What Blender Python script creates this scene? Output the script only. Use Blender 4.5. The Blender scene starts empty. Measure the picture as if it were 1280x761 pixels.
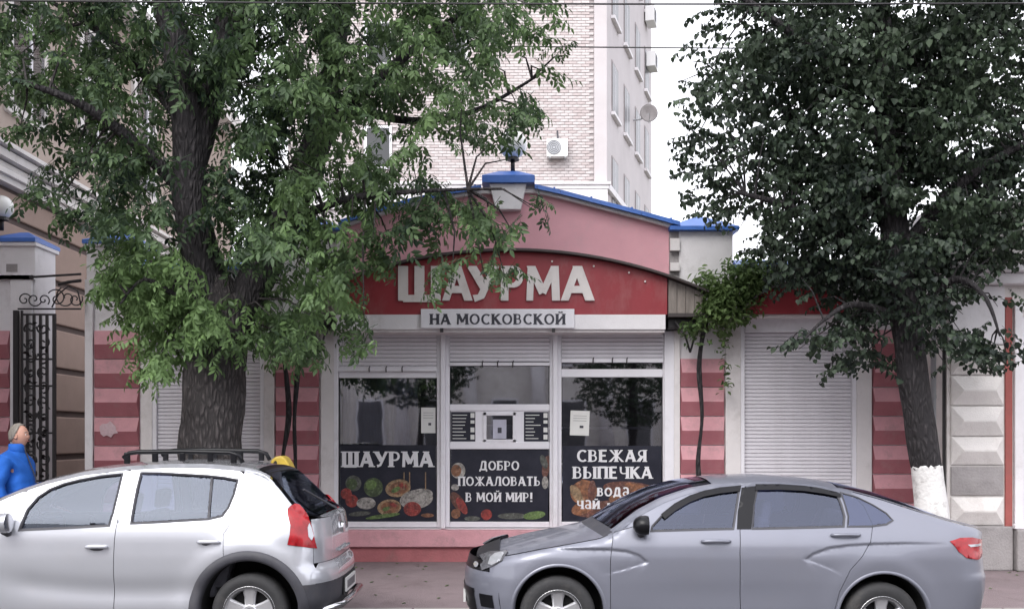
import bpy, bmesh, math, random
import numpy as np
from mathutils import Vector, Matrix, noise
from mathutils.geometry import delaunay_2d_cdt

R = math.radians
SC = bpy.context.scene
COL = SC.collection
random.seed(7)

# ------------------------------------------------------------------ camera
F = 1300.0            # focal length in photograph pixels (1280 wide)
CX, CY, CAMZ = 640.0, 545.0, 1.8
cam_d = bpy.data.cameras.new('camera')
cam = bpy.data.objects.new('camera', cam_d)
COL.objects.link(cam)
cam.location = (0, 0, CAMZ)
cam.rotation_euler = (R(90), 0, 0)
cam_d.sensor_width = 36
cam_d.lens = 36 * F / 1280
cam_d.shift_y = (CY - 380.5) / 1280
cam_d.clip_end = 2000
SC.camera = cam

# ------------------------------------------------------------------ world, sun, exposure
wd = bpy.data.worlds.new('World')
SC.world = wd
wd.use_nodes = True
nt = wd.node_tree
bg = nt.nodes['Background']
sky = nt.nodes.new('ShaderNodeTexSky')
sky.sky_type = 'NISHITA'
sky.sun_disc = False
sky.sun_elevation = R(44)
sky.sun_rotation = R(205)
sky.air_density = 1.0
sky.dust_density = 3.0
sky.ozone_density = 1.0
hs = nt.nodes.new('ShaderNodeHueSaturation')
hs.inputs['Saturation'].default_value = 0.22
mixw = nt.nodes.new('ShaderNodeMix')
mixw.data_type = 'RGBA'
mixw.inputs['Factor'].default_value = 0.62
nt.links.new(sky.outputs[0], hs.inputs['Color'])
nt.links.new(hs.outputs[0], mixw.inputs[6])
mixw.inputs[7].default_value = (9.6, 9.6, 10.3, 1)      # even cloud cover
nt.links.new(mixw.outputs[2], bg.inputs[0])
bg.inputs[1].default_value = 0.12
sun_d = bpy.data.lights.new('sun', 'SUN')
sun_d.energy = 0.9
sun_d.angle = R(35)
sun_d.color = (1, 0.97, 0.93)
sun = bpy.data.objects.new('sun', sun_d)
COL.objects.link(sun)
sun.rotation_euler = (R(46), 0, R(-25))
SC.view_settings.view_transform = 'Standard'
SC.view_settings.look = 'None'
SC.view_settings.exposure = 1.2
SC.view_settings.gamma = 1

# ------------------------------------------------------------------ helpers
def P(px, py, D):
    return Vector(((px - CX) * D / F, D, CAMZ - (py - CY) * D / F))
def PX(px, D): return (px - CX) * D / F
def PZ(py, D): return CAMZ - (py - CY) * D / F

def nmat(name, col, rough=0.7, var=0.12, vscale=3.0, bump=0.0, bscale=40.0, metal=0.0, col2=None,
         spec=0.5, coat=0.0, stretch=(1, 1, 1), dirt=None, dirt_amt=0.5, dirt_scale=1.2, emis=None):
    m = bpy.data.materials.new(name)
    m.use_nodes = True
    n = m.node_tree.nodes; l = m.node_tree.links
    b = n['Principled BSDF']
    b.inputs['Roughness'].default_value = rough
    b.inputs['Metallic'].default_value = metal
    b.inputs['Specular IOR Level'].default_value = spec
    b.inputs['Coat Weight'].default_value = coat
    tc = n.new('ShaderNodeTexCoord')
    mp = n.new('ShaderNodeMapping'); mp.inputs['Scale'].default_value = stretch
    l.new(tc.outputs['Object'], mp.inputs['Vector'])
    nz = n.new('ShaderNodeTexNoise'); nz.inputs['Scale'].default_value = vscale
    nz.inputs['Detail'].default_value = 6; nz.inputs['Roughness'].default_value = 0.65
    l.new(mp.outputs[0], nz.inputs['Vector'])
    mr = n.new('ShaderNodeMapRange')
    mr.inputs['From Min'].default_value = 0.3; mr.inputs['From Max'].default_value = 0.7
    l.new(nz.outputs['Fac'], mr.inputs['Value'])
    mx = n.new('ShaderNodeMix'); mx.data_type = 'RGBA'
    l.new(mr.outputs[0], mx.inputs['Factor'])
    c = list(col)
    c2 = list(col2) if col2 else [v * (1 + var) for v in c]
    c1 = c if col2 else [v * (1 - var) for v in c]
    mx.inputs[6].default_value = (*c1, 1); mx.inputs[7].default_value = (*c2, 1)
    out = mx.outputs[2]
    if dirt:
        nz2 = n.new('ShaderNodeTexNoise'); nz2.inputs['Scale'].default_value = dirt_scale
        nz2.inputs['Detail'].default_value = 9; nz2.inputs['Roughness'].default_value = 0.75
        l.new(mp.outputs[0], nz2.inputs['Vector'])
        cr = n.new('ShaderNodeMapRange')
        cr.inputs['From Min'].default_value = 0.52; cr.inputs['From Max'].default_value = 0.68
        cr.inputs['To Max'].default_value = dirt_amt
        l.new(nz2.outputs['Fac'], cr.inputs['Value'])
        m2 = n.new('ShaderNodeMix'); m2.data_type = 'RGBA'
        l.new(cr.outputs[0], m2.inputs['Factor'])
        l.new(out, m2.inputs[6]); m2.inputs[7].default_value = (*dirt, 1)
        out = m2.outputs[2]
    l.new(out, b.inputs['Base Color'])
    if bump:
        nb = n.new('ShaderNodeTexNoise'); nb.inputs['Scale'].default_value = bscale
        nb.inputs['Detail'].default_value = 5
        l.new(mp.outputs[0], nb.inputs['Vector'])
        bp = n.new('ShaderNodeBump'); bp.inputs['Strength'].default_value = bump
        bp.inputs['Distance'].default_value = 0.02
        l.new(nb.outputs['Fac'], bp.inputs['Height'])
        l.new(bp.outputs[0], b.inputs['Normal'])
    return m

def glass_mat(name, tint, ior=1.9, gloss=(1, 1, 1), rough=0.02, wav=.05):
    m = bpy.data.materials.new(name); m.use_nodes = True
    n = m.node_tree.nodes; l = m.node_tree.links
    n.remove(n['Principled BSDF'])
    t = n.new('ShaderNodeBsdfTransparent'); t.inputs[0].default_value = (*tint, 1)
    g = n.new('ShaderNodeBsdfGlossy'); g.inputs[0].default_value = (*gloss, 1); g.inputs['Roughness'].default_value = rough
    nz = n.new('ShaderNodeTexNoise'); nz.inputs['Scale'].default_value = 1.3
    tc = n.new('ShaderNodeTexCoord'); l.new(tc.outputs['Object'], nz.inputs['Vector'])
    bp = n.new('ShaderNodeBump'); bp.inputs['Strength'].default_value = wav; bp.inputs['Distance'].default_value = 0.03
    l.new(nz.outputs['Fac'], bp.inputs['Height']); l.new(bp.outputs[0], g.inputs['Normal'])
    f = n.new('ShaderNodeFresnel'); f.inputs[0].default_value = ior
    x = n.new('ShaderNodeMixShader')
    l.new(f.outputs[0], x.inputs[0]); l.new(t.outputs[0], x.inputs[1]); l.new(g.outputs[0], x.inputs[2])
    l.new(x.outputs[0], n['Material Output'].inputs[0])
    return m

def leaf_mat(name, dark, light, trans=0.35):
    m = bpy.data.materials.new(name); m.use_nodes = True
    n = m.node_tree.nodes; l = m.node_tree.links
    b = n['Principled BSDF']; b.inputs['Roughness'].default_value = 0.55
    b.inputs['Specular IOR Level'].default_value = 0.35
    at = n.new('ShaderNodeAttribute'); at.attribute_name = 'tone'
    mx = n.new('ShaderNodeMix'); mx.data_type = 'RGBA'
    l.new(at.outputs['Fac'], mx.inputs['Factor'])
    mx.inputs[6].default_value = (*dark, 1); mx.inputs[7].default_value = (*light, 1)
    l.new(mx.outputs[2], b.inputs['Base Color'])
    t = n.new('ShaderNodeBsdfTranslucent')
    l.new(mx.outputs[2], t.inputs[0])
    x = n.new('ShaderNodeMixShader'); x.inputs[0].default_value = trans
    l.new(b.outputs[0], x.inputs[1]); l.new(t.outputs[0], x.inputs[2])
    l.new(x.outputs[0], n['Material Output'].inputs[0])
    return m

class MB:
    def __init__(s): s.v = []; s.f = []; s.m = []
    def add(s, vs, fs, mi=0):
        b = len(s.v); s.v += [tuple(v) for v in vs]
        for f in fs: s.f.append(tuple(i + b for i in f)); s.m.append(mi)
        return s
    def box(s, x0, x1, y0, y1, z0, z1, mi=0):
        vs = [(x, y, z) for z in (z0, z1) for y in (y0, y1) for x in (x0, x1)]
        return s.add(vs, [(0, 2, 3, 1), (4, 5, 7, 6), (0, 1, 5, 4), (2, 6, 7, 3), (0, 4, 6, 2), (1, 3, 7, 5)], mi)
    def prism(s, poly, y0, y1, mi=0):        # poly in (x,z), CCW seen from -Y
        n = len(poly)
        vs = [(x, y0, z) for x, z in poly] + [(x, y1, z) for x, z in poly]
        fs = [tuple(range(n)), tuple(range(2 * n - 1, n - 1, -1))]
        fs += [(i, i + n, (i + 1) % n + n, (i + 1) % n) for i in range(n)]
        return s.add(vs, fs, mi)
    def tube(s, pts, rs, n=8, mi=0, cap=True):
        pts = [Vector(p) for p in pts]
        if not hasattr(rs, '__len__'): rs = [rs] * len(pts)
        b = len(s.v); prev = None
        for i, p in enumerate(pts):
            t = (pts[min(i + 1, len(pts) - 1)] - pts[max(i - 1, 0)])
            if t.length < 1e-9: t = Vector((0, 0, 1))
            t.normalize()
            if prev is None:
                a = Vector((0, 0, 1)) if abs(t.z) < .9 else Vector((1, 0, 0))
                u = t.cross(a).normalized()
            else:
                u = (prev - t * prev.dot(t)).normalized()
            prev = u; w = t.cross(u)
            for k in range(n):
                a = 2 * math.pi * k / n
                s.v.append(tuple(p + (u * math.cos(a) + w * math.sin(a)) * rs[i]))
        for i in range(len(pts) - 1):
            for k in range(n):
                k2 = (k + 1) % n
                s.f.append((b + i * n + k, b + i * n + k2, b + (i + 1) * n + k2, b + (i + 1) * n + k)); s.m.append(mi)
        if cap:
            s.f.append(tuple(b + k for k in range(n))[::-1]); s.m.append(mi)
            e = b + (len(pts) - 1) * n
            s.f.append(tuple(e + k for k in range(n))); s.m.append(mi)
        return s
    def lathe(s, prof, c=(0, 0, 0), axis='z', n=24, mi=0):
        b = len(s.v); c = Vector(c)
        for r, h in prof:
            for k in range(n):
                a = 2 * math.pi * k / n
                if axis == 'z': q = Vector((r * math.cos(a), r * math.sin(a), h))
                else: q = Vector((r * math.cos(a), h, r * math.sin(a)))
                s.v.append(tuple(c + q))
        for i in range(len(prof) - 1):
            for k in range(n):
                k2 = (k + 1) % n
                f = (b + i * n + k, b + i * n + k2, b + (i + 1) * n + k2, b + (i + 1) * n + k)
                s.f.append(f if axis == 'z' else f[::-1]); s.m.append(mi)
        return s
    def disc(s, cx, cz, y, rx, rz, rot=0, n=20, mi=0):
        vs = []
        for k in range(n):
            a = 2 * math.pi * k / n
            u, w = rx * math.cos(a), rz * math.sin(a)
            vs.append((cx + u * math.cos(rot) - w * math.sin(rot), y, cz + u * math.sin(rot) + w * math.cos(rot)))
        return s.add(vs, [tuple(range(n))], mi)

def obj(name, mb, mats, parent=None, smooth=False, bevel=0, loc=None, auto=None):
    me = bpy.data.meshes.new(name)
    me.from_pydata(mb.v, [], mb.f)
    if not isinstance(mats, (list, tuple)): mats = [mats]
    for m in mats: me.materials.append(m)
    if len(mats) > 1: me.polygons.foreach_set('material_index', mb.m)
    if smooth: me.polygons.foreach_set('use_smooth', [True] * len(me.polygons))
    me.update()
    o = bpy.data.objects.new(name, me)
    COL.objects.link(o)
    if bevel:
        md = o.modifiers.new('bevel', 'BEVEL'); md.width = bevel; md.segments = 2; md.limit_method = 'ANGLE'
    if smooth and auto:
        me.set_sharp_from_angle(angle=R(auto))
    if parent is not None:
        o.parent = parent
        o.matrix_parent_inverse = Matrix.Translation(-Vector(parent.location)) if parent.location.length > 0 and not parent.get('nolocal') else Matrix()
    return o

def thing(name, label, cat, loc=(0, 0, 0), group=None):
    o = bpy.data.objects.new(name, None); COL.objects.link(o)
    o.location = loc; o.empty_display_size = 0.2
    tag(o, label, cat, group)
    return o
def tag(o, label, cat, group=None):
    o['label'] = label; o['category'] = cat
    if group: o['group'] = group
    return o
def struct(name, mb, m, **k):
    o = obj(name, mb, m, **k); o['kind'] = 'structure'; return o

# ------------------------------------------------------------------ materials
M = {}
M['plaster'] = nmat('white_plaster', (0.72, 0.70, 0.72), 0.8, 0.06, 2.5, 0.15, 60, dirt=(0.36, 0.33, 0.32), dirt_amt=0.45)
M['trim'] = nmat('cream_trim', (0.66, 0.63, 0.63), 0.75, 0.06, 3, 0.1, 50, dirt=(0.33, 0.30, 0.28), dirt_amt=0.4, dirt_scale=2)
M['upvc'] = nmat('white_window_plastic', (0.72, 0.71, 0.75), 0.35, 0.03, 3, dirt=(0.42, 0.40, 0.40), dirt_amt=0.4)
M['slat'] = nmat('shutter_slat_paint', (0.67, 0.65, 0.69), 0.45, 0.05, 5, dirt=(0.38, 0.36, 0.36), dirt_amt=0.35)
M['pink'] = nmat('pink_gable_paint', (0.61, 0.32, 0.365), 0.75, 0.06, 2.0, 0.12, 60, dirt=(0.50, 0.33, 0.36), dirt_amt=0.5)
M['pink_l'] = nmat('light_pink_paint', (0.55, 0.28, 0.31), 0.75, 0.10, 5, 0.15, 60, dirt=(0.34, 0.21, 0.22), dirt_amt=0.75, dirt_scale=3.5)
M['pink_d'] = nmat('red_pink_facet', (0.33, 0.115, 0.135), 0.75, 0.10, 5, 0.15, 60, dirt=(0.34, 0.17, 0.18), dirt_amt=0.75, dirt_scale=3.5)
M['plinth'] = nmat('plinth_red_paint', (0.36, 0.12, 0.13), 0.8, 0.15, 4, 0.3, 40, dirt=(0.20, 0.12, 0.11), dirt_amt=0.7, dirt_scale=3)
M['fascia'] = nmat('red_fascia_panel', (0.27, 0.026, 0.036), 0.5, 0.12, 2.5, stretch=(1, 1, .5), dirt=(0.30, 0.10, 0.10), dirt_amt=0.6, dirt_scale=2)
M['letter'] = nmat('sign_letter_white', (0.66, 0.62, 0.60), 0.5, 0.05, 4, dirt=(0.45, 0.38, 0.35), dirt_amt=0.5, dirt_scale=3)
M['ink'] = nmat('dark_blue_grey_ink', (0.035, 0.035, 0.05), 0.5)
M['blue'] = nmat('blue_roof_paint', (0.055, 0.15, 0.48), 0.4, 0.15, 4, dirt=(0.10, 0.20, 0.45), dirt_amt=0.5)
M['iron'] = nmat('black_iron', (0.018, 0.016, 0.018), 0.5, 0.2, 20)
M['asphalt'] = nmat('asphalt', (0.065, 0.06, 0.062), 0.85, 0.15, 1.5, 0.4, 250, dirt=(0.04, 0.04, 0.04), dirt_amt=0.6)
M['pave'] = nmat('pavement_asphalt', (0.205, 0.160, 0.168), 0.85, 0.16, 1.2, 0.6, 90, dirt=(0.13, 0.095, 0.098), dirt_amt=0.8, dirt_scale=.9)
M['kerb'] = nmat('kerb_concrete', (0.35, 0.33, 0.32), 0.85, 0.12, 8, 0.3, 80)
M['soil'] = nmat('ground_soil', (0.10, 0.10, 0.07), 0.9, 0.2, 0.3)
M['brown'] = nmat('brown_stucco', (0.29, 0.21, 0.175), 0.85, 0.08, 2, 0.25, 90, dirt=(0.24, 0.17, 0.15), dirt_amt=0.6)
M['brownred'] = nmat('pale_pink_brown_wall', (0.38, 0.31, 0.27), 0.85, 0.08, 2, 0.25, 90)
M['joint'] = nmat('dark_joint', (0.09, 0.065, 0.06), 0.9)
M['brick'] = nmat('pale_brick', (0.53, 0.485, 0.48), 0.8, 0.14, 8, 0.2, 60)
M['brick2'] = nmat('pale_pink_brick', (0.46, 0.40, 0.395), 0.8, 0.12, 8, 0.2, 60)
M['mortar'] = nmat('tower_mortar', (0.33, 0.295, 0.295), 0.9)
M['towerp'] = nmat('tower_side_render', (0.50, 0.465, 0.475), 0.8, 0.07, 0.8, 0.1, 30, dirt=(.48, .45, .45), dirt_amt=.5)
M['stone'] = nmat('cream_stone', (0.68, 0.65, 0.63), 0.85, 0.08, 4, 0.3, 60, dirt=(0.46, 0.42, 0.40), dirt_amt=0.6, dirt_scale=2.5)
M['stoneg'] = nmat('grey_stone_plinth', (0.30, 0.28, 0.28), 0.9, 0.12, 4, 0.5, 40, dirt=(0.18, 0.17, 0.17), dirt_amt=0.6, dirt_scale=2.5)
M['redstrip'] = nmat('red_strip_paint', (0.33, 0.09, 0.08), 0.8, 0.12, 6, dirt=(0.2, 0.1, 0.09), dirt_amt=0.6)
M['glass'] = glass_mat('shop_glass', (0.62, 0.64, 0.72), 2.5)
M['glassd'] = glass_mat('dark_window_glass', (0.25, 0.28, 0.32), 1.7)
M['cglass'] = glass_mat('car_glass', (0.38, 0.41, 0.54), 1.52, (0.74, 0.82, 1.0), wav=.015)
M['cglass2'] = glass_mat('saloon_glass', (0.50, 0.53, 0.68), 2.05, (0.72, 0.78, 1.0), wav=.015)
M['tpane'] = nmat('tower_window_pane', (0.09, 0.09, 0.10), 0.35, 0.3, 2)
M['lamp_dark'] = nmat('headlamp_housing', (0.10, 0.10, 0.11), 0.15, 0.5, 18, coat=1.0)
M['dark'] = nmat('dark_interior', (0.03, 0.03, 0.035), 0.9)
M['curtain'] = nmat('grey_curtain', (0.42, 0.42, 0.50), 0.9, 0.12, 6)
M['paper'] = nmat('paper_notice', (0.62, 0.62, 0.60), 0.7, 0.04, 6)
M['poster'] = nmat('dark_poster_film', (0.008, 0.009, 0.018), 0.5, 0.35, 5, col2=(0.020, 0.021, 0.034), spec=0.3)
M['pw'] = nmat('poster_white', (0.66, 0.66, 0.68), 0.5, 0.03)
M['metal'] = nmat('galvanised_pipe', (0.36, 0.37, 0.39), 0.45, 0.12, 4, metal=0.5, dirt=(0.2, 0.19, 0.18), dirt_amt=0.6)
M['oldsheet'] = nmat('weathered_canopy_sheet', (0.24, 0.21, 0.19), 0.8, 0.25, 5, 0.2, 30, stretch=(3, 1, 0.5), dirt=(0.10, 0.09, 0.08), dirt_amt=0.7)
M['canopy'] = nmat('dark_canopy_metal', (0.05, 0.04, 0.04), 0.6, 0.2, 8)
M['white'] = nmat('white_enamel', (0.75, 0.75, 0.75), 0.4, 0.03)
M['ltglass'] = nmat('opal_globe', (0.78, 0.78, 0.76), 0.25, 0.03, 3, dirt=(0.55, 0.53, 0.48), dirt_amt=0.3)
M['yellow'] = nmat('yellow_enamel', (0.62, 0.44, 0.06), 0.45, 0.1, 12, dirt=(0.4, 0.28, 0.08), dirt_amt=0.5, dirt_scale=8)
M['rubber'] = nmat('tyre_rubber', (0.028, 0.028, 0.03), 0.75, 0.2, 12, 0.1, 60, dirt=(0.06, 0.055, 0.05), dirt_amt=0.5, dirt_scale=6)
M['alloy'] = nmat('alloy_rim', (0.62, 0.62, 0.64), 0.35, 0.04, 6, metal=0.75)
M['blackpl'] = nmat('black_plastic', (0.045, 0.045, 0.055), 0.6, 0.12, 10, 0.05, 200, dirt=(0.08, 0.075, 0.075), dirt_amt=0.4, dirt_scale=4)
M['gloss_black'] = nmat('gloss_black', (0.008, 0.008, 0.010), 0.30, 0.1, spec=0.25)
M['chrome'] = nmat('chrome', (0.7, 0.7, 0.72), 0.15, 0.02, metal=1.0)
M['redlens'] = nmat('red_lens', (0.30, 0.005, 0.010), 0.18, 0.35, 14, coat=0.3)
M['clearlens'] = nmat('clear_lens', (0.42, 0.43, 0.46), 0.10, 0.1, 20, metal=0.3, coat=1.0)
M['paint_w'] = nmat('silver_white_paint', (0.48, 0.49, 0.53), 0.26, 0.015, 2, metal=0.45, coat=1.0, dirt=(0.50, 0.49, 0.50), dirt_amt=0.25, dirt_scale=1.5)
M['paint_s'] = nmat('grey_blue_paint', (0.195, 0.202, 0.245), 0.40, 0.02, 2, metal=0.35, coat=0.55, dirt=(0.20, 0.20, 0.23), dirt_amt=0.3, dirt_scale=1.5)
M['under'] = nmat('underbody_black', (0.012, 0.012, 0.013), 0.9)
M['seat'] = nmat('seat_fabric', (0.16, 0.16, 0.19), 0.9, 0.1, 20)
M['plate'] = nmat('number_plate', (0.62, 0.62, 0.62), 0.4, 0.02)
M['bark'] = None
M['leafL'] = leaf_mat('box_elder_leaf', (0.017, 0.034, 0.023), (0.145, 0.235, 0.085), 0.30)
M['leafR'] = leaf_mat('linden_leaf', (0.010, 0.018, 0.014), (0.075, 0.110, 0.062), 0.22)
M['leafV'] = leaf_mat('vine_leaf', (0.04, 0.08, 0.03), (0.165, 0.245, 0.085), 0.33)
M['skin'] = nmat('skin', (0.50, 0.27, 0.20), 0.55, 0.08, 12)
M['hair'] = nmat('grey_blond_hair', (0.22, 0.20, 0.175), 0.7, 0.3, 30, 0.4, 80, stretch=(1, 1, .3))
M['jacket'] = nmat('bright_blue_fleece', (0.008, 0.105, 0.46), 0.8, 0.15, 6, 0.3, 25)
M['trouser'] = nmat('dark_trousers', (0.03, 0.03, 0.04), 0.85, 0.15, 8)

def bark_mat(name, c1, c2, white=None):
    m = bpy.data.materials.new(name); m.use_nodes = True
    n = m.node_tree.nodes; l = m.node_tree.links; b = n['Principled BSDF']
    b.inputs['Roughness'].default_value = 0.9
    tc = n.new('ShaderNodeTexCoord'); mp = n.new('ShaderNodeMapping'); mp.inputs['Scale'].default_value = (24, 24, 6.5)
    l.new(tc.outputs['Object'], mp.inputs[0])
    vo = n.new('ShaderNodeTexVoronoi'); vo.feature = 'DISTANCE_TO_EDGE'; vo.inputs['Scale'].default_value = 1.6
    nz = n.new('ShaderNodeTexNoise'); nz.inputs['Scale'].default_value = 0.9; nz.inputs['Detail'].default_value = 8
    l.new(mp.outputs[0], nz.inputs['Vector'])
    ad = n.new('ShaderNodeMix'); ad.data_type = 'RGBA'; ad.inputs['Factor'].default_value = 0.42
    l.new(mp.outputs[0], ad.inputs[6]); l.new(nz.outputs['Color'], ad.inputs[7])
    l.new(ad.outputs[2], vo.inputs['Vector'])
    mr = n.new('ShaderNodeMapRange'); mr.inputs['From Max'].default_value = 0.45; mr.interpolation_type = 'SMOOTHSTEP'
    l.new(vo.outputs['Distance'], mr.inputs['Value'])
    mx = n.new('ShaderNodeMix'); mx.data_type = 'RGBA'
    l.new(mr.outputs[0], mx.inputs['Factor'])
    mx.inputs[6].default_value = (*c1, 1); mx.inputs[7].default_value = (*c2, 1)
    m3 = n.new('ShaderNodeMix'); m3.data_type = 'RGBA'; m3.blend_type = 'MULTIPLY'; m3.inputs['Factor'].default_value = 0.6
    l.new(mx.outputs[2], m3.inputs[6]); l.new(nz.outputs['Fac'], m3.inputs[7])
    l.new(m3.outputs[2], b.inputs['Base Color'])
    bp = n.new('ShaderNodeBump'); bp.inputs['Strength'].default_value = 0.9; bp.inputs['Distance'].default_value = 0.03
    l.new(mr.outputs[0], bp.inputs['Height']); l.new(bp.outputs[0], b.inputs['Normal'])
    return m
M['bark'] = bark_mat('furrowed_bark', (0.035, 0.030, 0.031), (0.125, 0.108, 0.108))
M['barkd'] = bark_mat('dark_bark', (0.022, 0.019, 0.022), (0.068, 0.060, 0.064))
M['lime'] = nmat('whitewash', (0.68, 0.67, 0.66), 0.9, 0.06, 6, 0.5, 30, dirt=(0.22, 0.2, 0.19), dirt_amt=0.7, dirt_scale=6)

# ------------------------------------------------------------------ stroke alphabet (print and sign letters)
def arc(cx, cy, rx, ry, a0, a1, n=14):
    return [(cx + rx * math.cos(R(a0 + (a1 - a0) * i / n)), cy + ry * math.sin(R(a0 + (a1 - a0) * i / n))) for i in range(n + 1)]
T, H = 'T', 'H'        # thick, thin strokes
G = {
 'Ш': (1.0, [(T, [(.1, 0), (.1, 1)]), (T, [(.5, 0), (.5, 1)]), (T, [(.9, 0), (.9, 1)]), (H, [(.1, .06), (.9, .06)])]),
 'А': (.84, [(H, [(.08, 0), (.42, 1)]), (T, [(.76, 0), (.42, 1)]), (H, [(.18, .32), (.66, .32)])]),
 'У': (.80, [(T, [(.08, 1), (.42, .40)]), (H, [(.74, 1), (.34, .12), (.14, .06)])]),
 'Р': (.70, [(T, [(.12, 0), (.12, 1)]), (H, [(.12, .94), (.36, .94)] + arc(.36, .69, .24, .25, 90, -90) + [(.12, .44)])]),
 'М': (1.0, [(H, [(.1, 0), (.14, 1)]), (T, [(.14, 1), (.5, .22)]), (H, [(.5, .22), (.86, 1)]), (T, [(.86, 1), (.9, 0)])]),
 'Н': (.80, [(T, [(.12, 0), (.12, 1)]), (T, [(.68, 0), (.68, 1)]), (H, [(.12, .5), (.68, .5)])]),
 'О': (.90, [(T, arc(.45, .5, .35, .44, 0, 360, 28))]),
 'С': (.80, [(T, arc(.46, .5, .36, .44, 48, 312, 22))]),
 'К': (.78, [(T, [(.12, 0), (.12, 1)]), (H, [(.14, .48), (.66, 1)]), (T, [(.28, .6), (.70, 0)])]),
 'В': (.72, [(T, [(.12, 0), (.12, 1)]), (H, [(.12, .94), (.36, .94)] + arc(.36, .74, .18, .20, 90, -90) + [(.12, .54)]),
             (H, [(.3, .53)] + arc(.38, .30, .22, .235, 90, -90) + [(.12, .06)])]),
 'Й': (.82, [(T, [(.12, 0), (.12, 1)]), (T, [(.70, 0), (.70, 1)]), (H, [(.12, .12), (.70, .88)]), (H, arc(.41, 1.22, .14, .10, 180, 360, 8))]),
 'И': (.82, [(T, [(.12, 0), (.12, 1)]), (T, [(.70, 0), (.70, 1)]), (H, [(.12, .12), (.70, .88)])]),
 'Д': (.92, [(H, [(.18, .08), (.34, .95)]), (H, [(.30, .95), (.74, .95)]), (T, [(.70, .95), (.70, .08)]), (H, [(.06, .08), (.86, .08)]), (H, [(.08, .08), (.08, -.14)]), (H, [(.84, .08), (.84, -.14)])]),
 'Б': (.72, [(T, [(.12, 0), (.12, 1)]), (H, [(.12, .94), (.62, .94)]), (H, [(.12, .56), (.36, .56)] + arc(.36, .31, .24, .25, 90, -90) + [(.12, .06)])]),
 'П': (.80, [(T, [(.12, 0), (.12, 1)]), (T, [(.68, 0), (.68, 1)]), (H, [(.12, .94), (.68, .94)])]),
 'Ж': (1.15, [(T, [(.57, 0), (.57, 1)]), (H, [(.12, 1), (.5, .5), (.06, 0)]), (H, [(1.02, 1), (.64, .5), (1.09, 0)])]),
 'Л': (.82, [(H, [(.06, .04), (.20, .12), (.34, .95)]), (H, [(.30, .94), (.74, .94)]), (T, [(.70, 0), (.70, .95)])]),
 'Т': (.80, [(T, [(.40, 0), (.40, 1)]), (H, [(.06, .94), (.74, .94)])]),
 'Ь': (.70, [(T, [(.12, 0), (.12, 1)]), (H, [(.12, .54), (.34, .54)] + arc(.34, .30, .24, .24, 90, -90) + [(.12, .06)])]),
 'Ы': (1.02, [(T, [(.12, 0), (.12, 1)]), (H, [(.12, .54), (.34, .54)] + arc(.34, .30, .22, .24, 90, -90) + [(.12, .06)]), (T, [(.90, 0), (.90, 1)])]),
 'Е': (.68, [(T, [(.12, 0), (.12, 1)]), (H, [(.12, .94), (.60, .94)]), (H, [(.12, .52), (.52, .52)]), (H, [(.12, .06), (.62, .06)])]),
 'Я': (.74, [(T, [(.62, 0), (.62, 1)]), (H, [(.62, .94), (.38, .94)] + arc(.38, .70, .24, .24, 90, 270) + [(.62, .46)]), (T, [(.42, .46), (.08, 0)])]),
 'Ч': (.76, [(T, [(.66, 0), (.66, 1)]), (H, [(.12, 1), (.12, .62)] + arc(.34, .62, .22, .20, 180, 270, 8) + [(.66, .44)])]),
 '!': (.36, [(T, [(.18, .30), (.18, 1)]), (T, [(.18, 0), (.18, .14)])]),
 'Ф': (1.0, [(T, [(.5, -.1), (.5, 1.1)]), (H, arc(.5, .5, .40, .32, 0, 360, 24))]),
 'а': (.62, [(T, [(.50, 0), (.50, .50)] + arc(.30, .50, .20, .16, 0, 150, 8)), (H, arc(.30, .19, .20, .15, 0, 360, 14))]),
 'е': (.66, [(H, [(.10, .36), (.56, .36)] + arc(.33, .33, .24, .30, 5, 315, 18))]),
 '•': (.50, [(T, [(.25, .26), (.25, .46)])]),
}
SMALL = {'в': 'В', 'о': 'О', 'д': 'Д', 'ч': 'Ч', 'й': 'Й', 'к': 'К', 'ф': 'Ф'}
def glyph(ch):
    if ch in SMALL:
        w, st = G[SMALL[ch]]
        return w * .74, [(k, [(x * .74, y * .66) for x, y in p]) for k, p in st]
    return G[ch]
def text_w(txt, sp=.12):
    return sum((.45 if c == ' ' else glyph(c)[0] + sp) for c in txt) - sp
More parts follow.
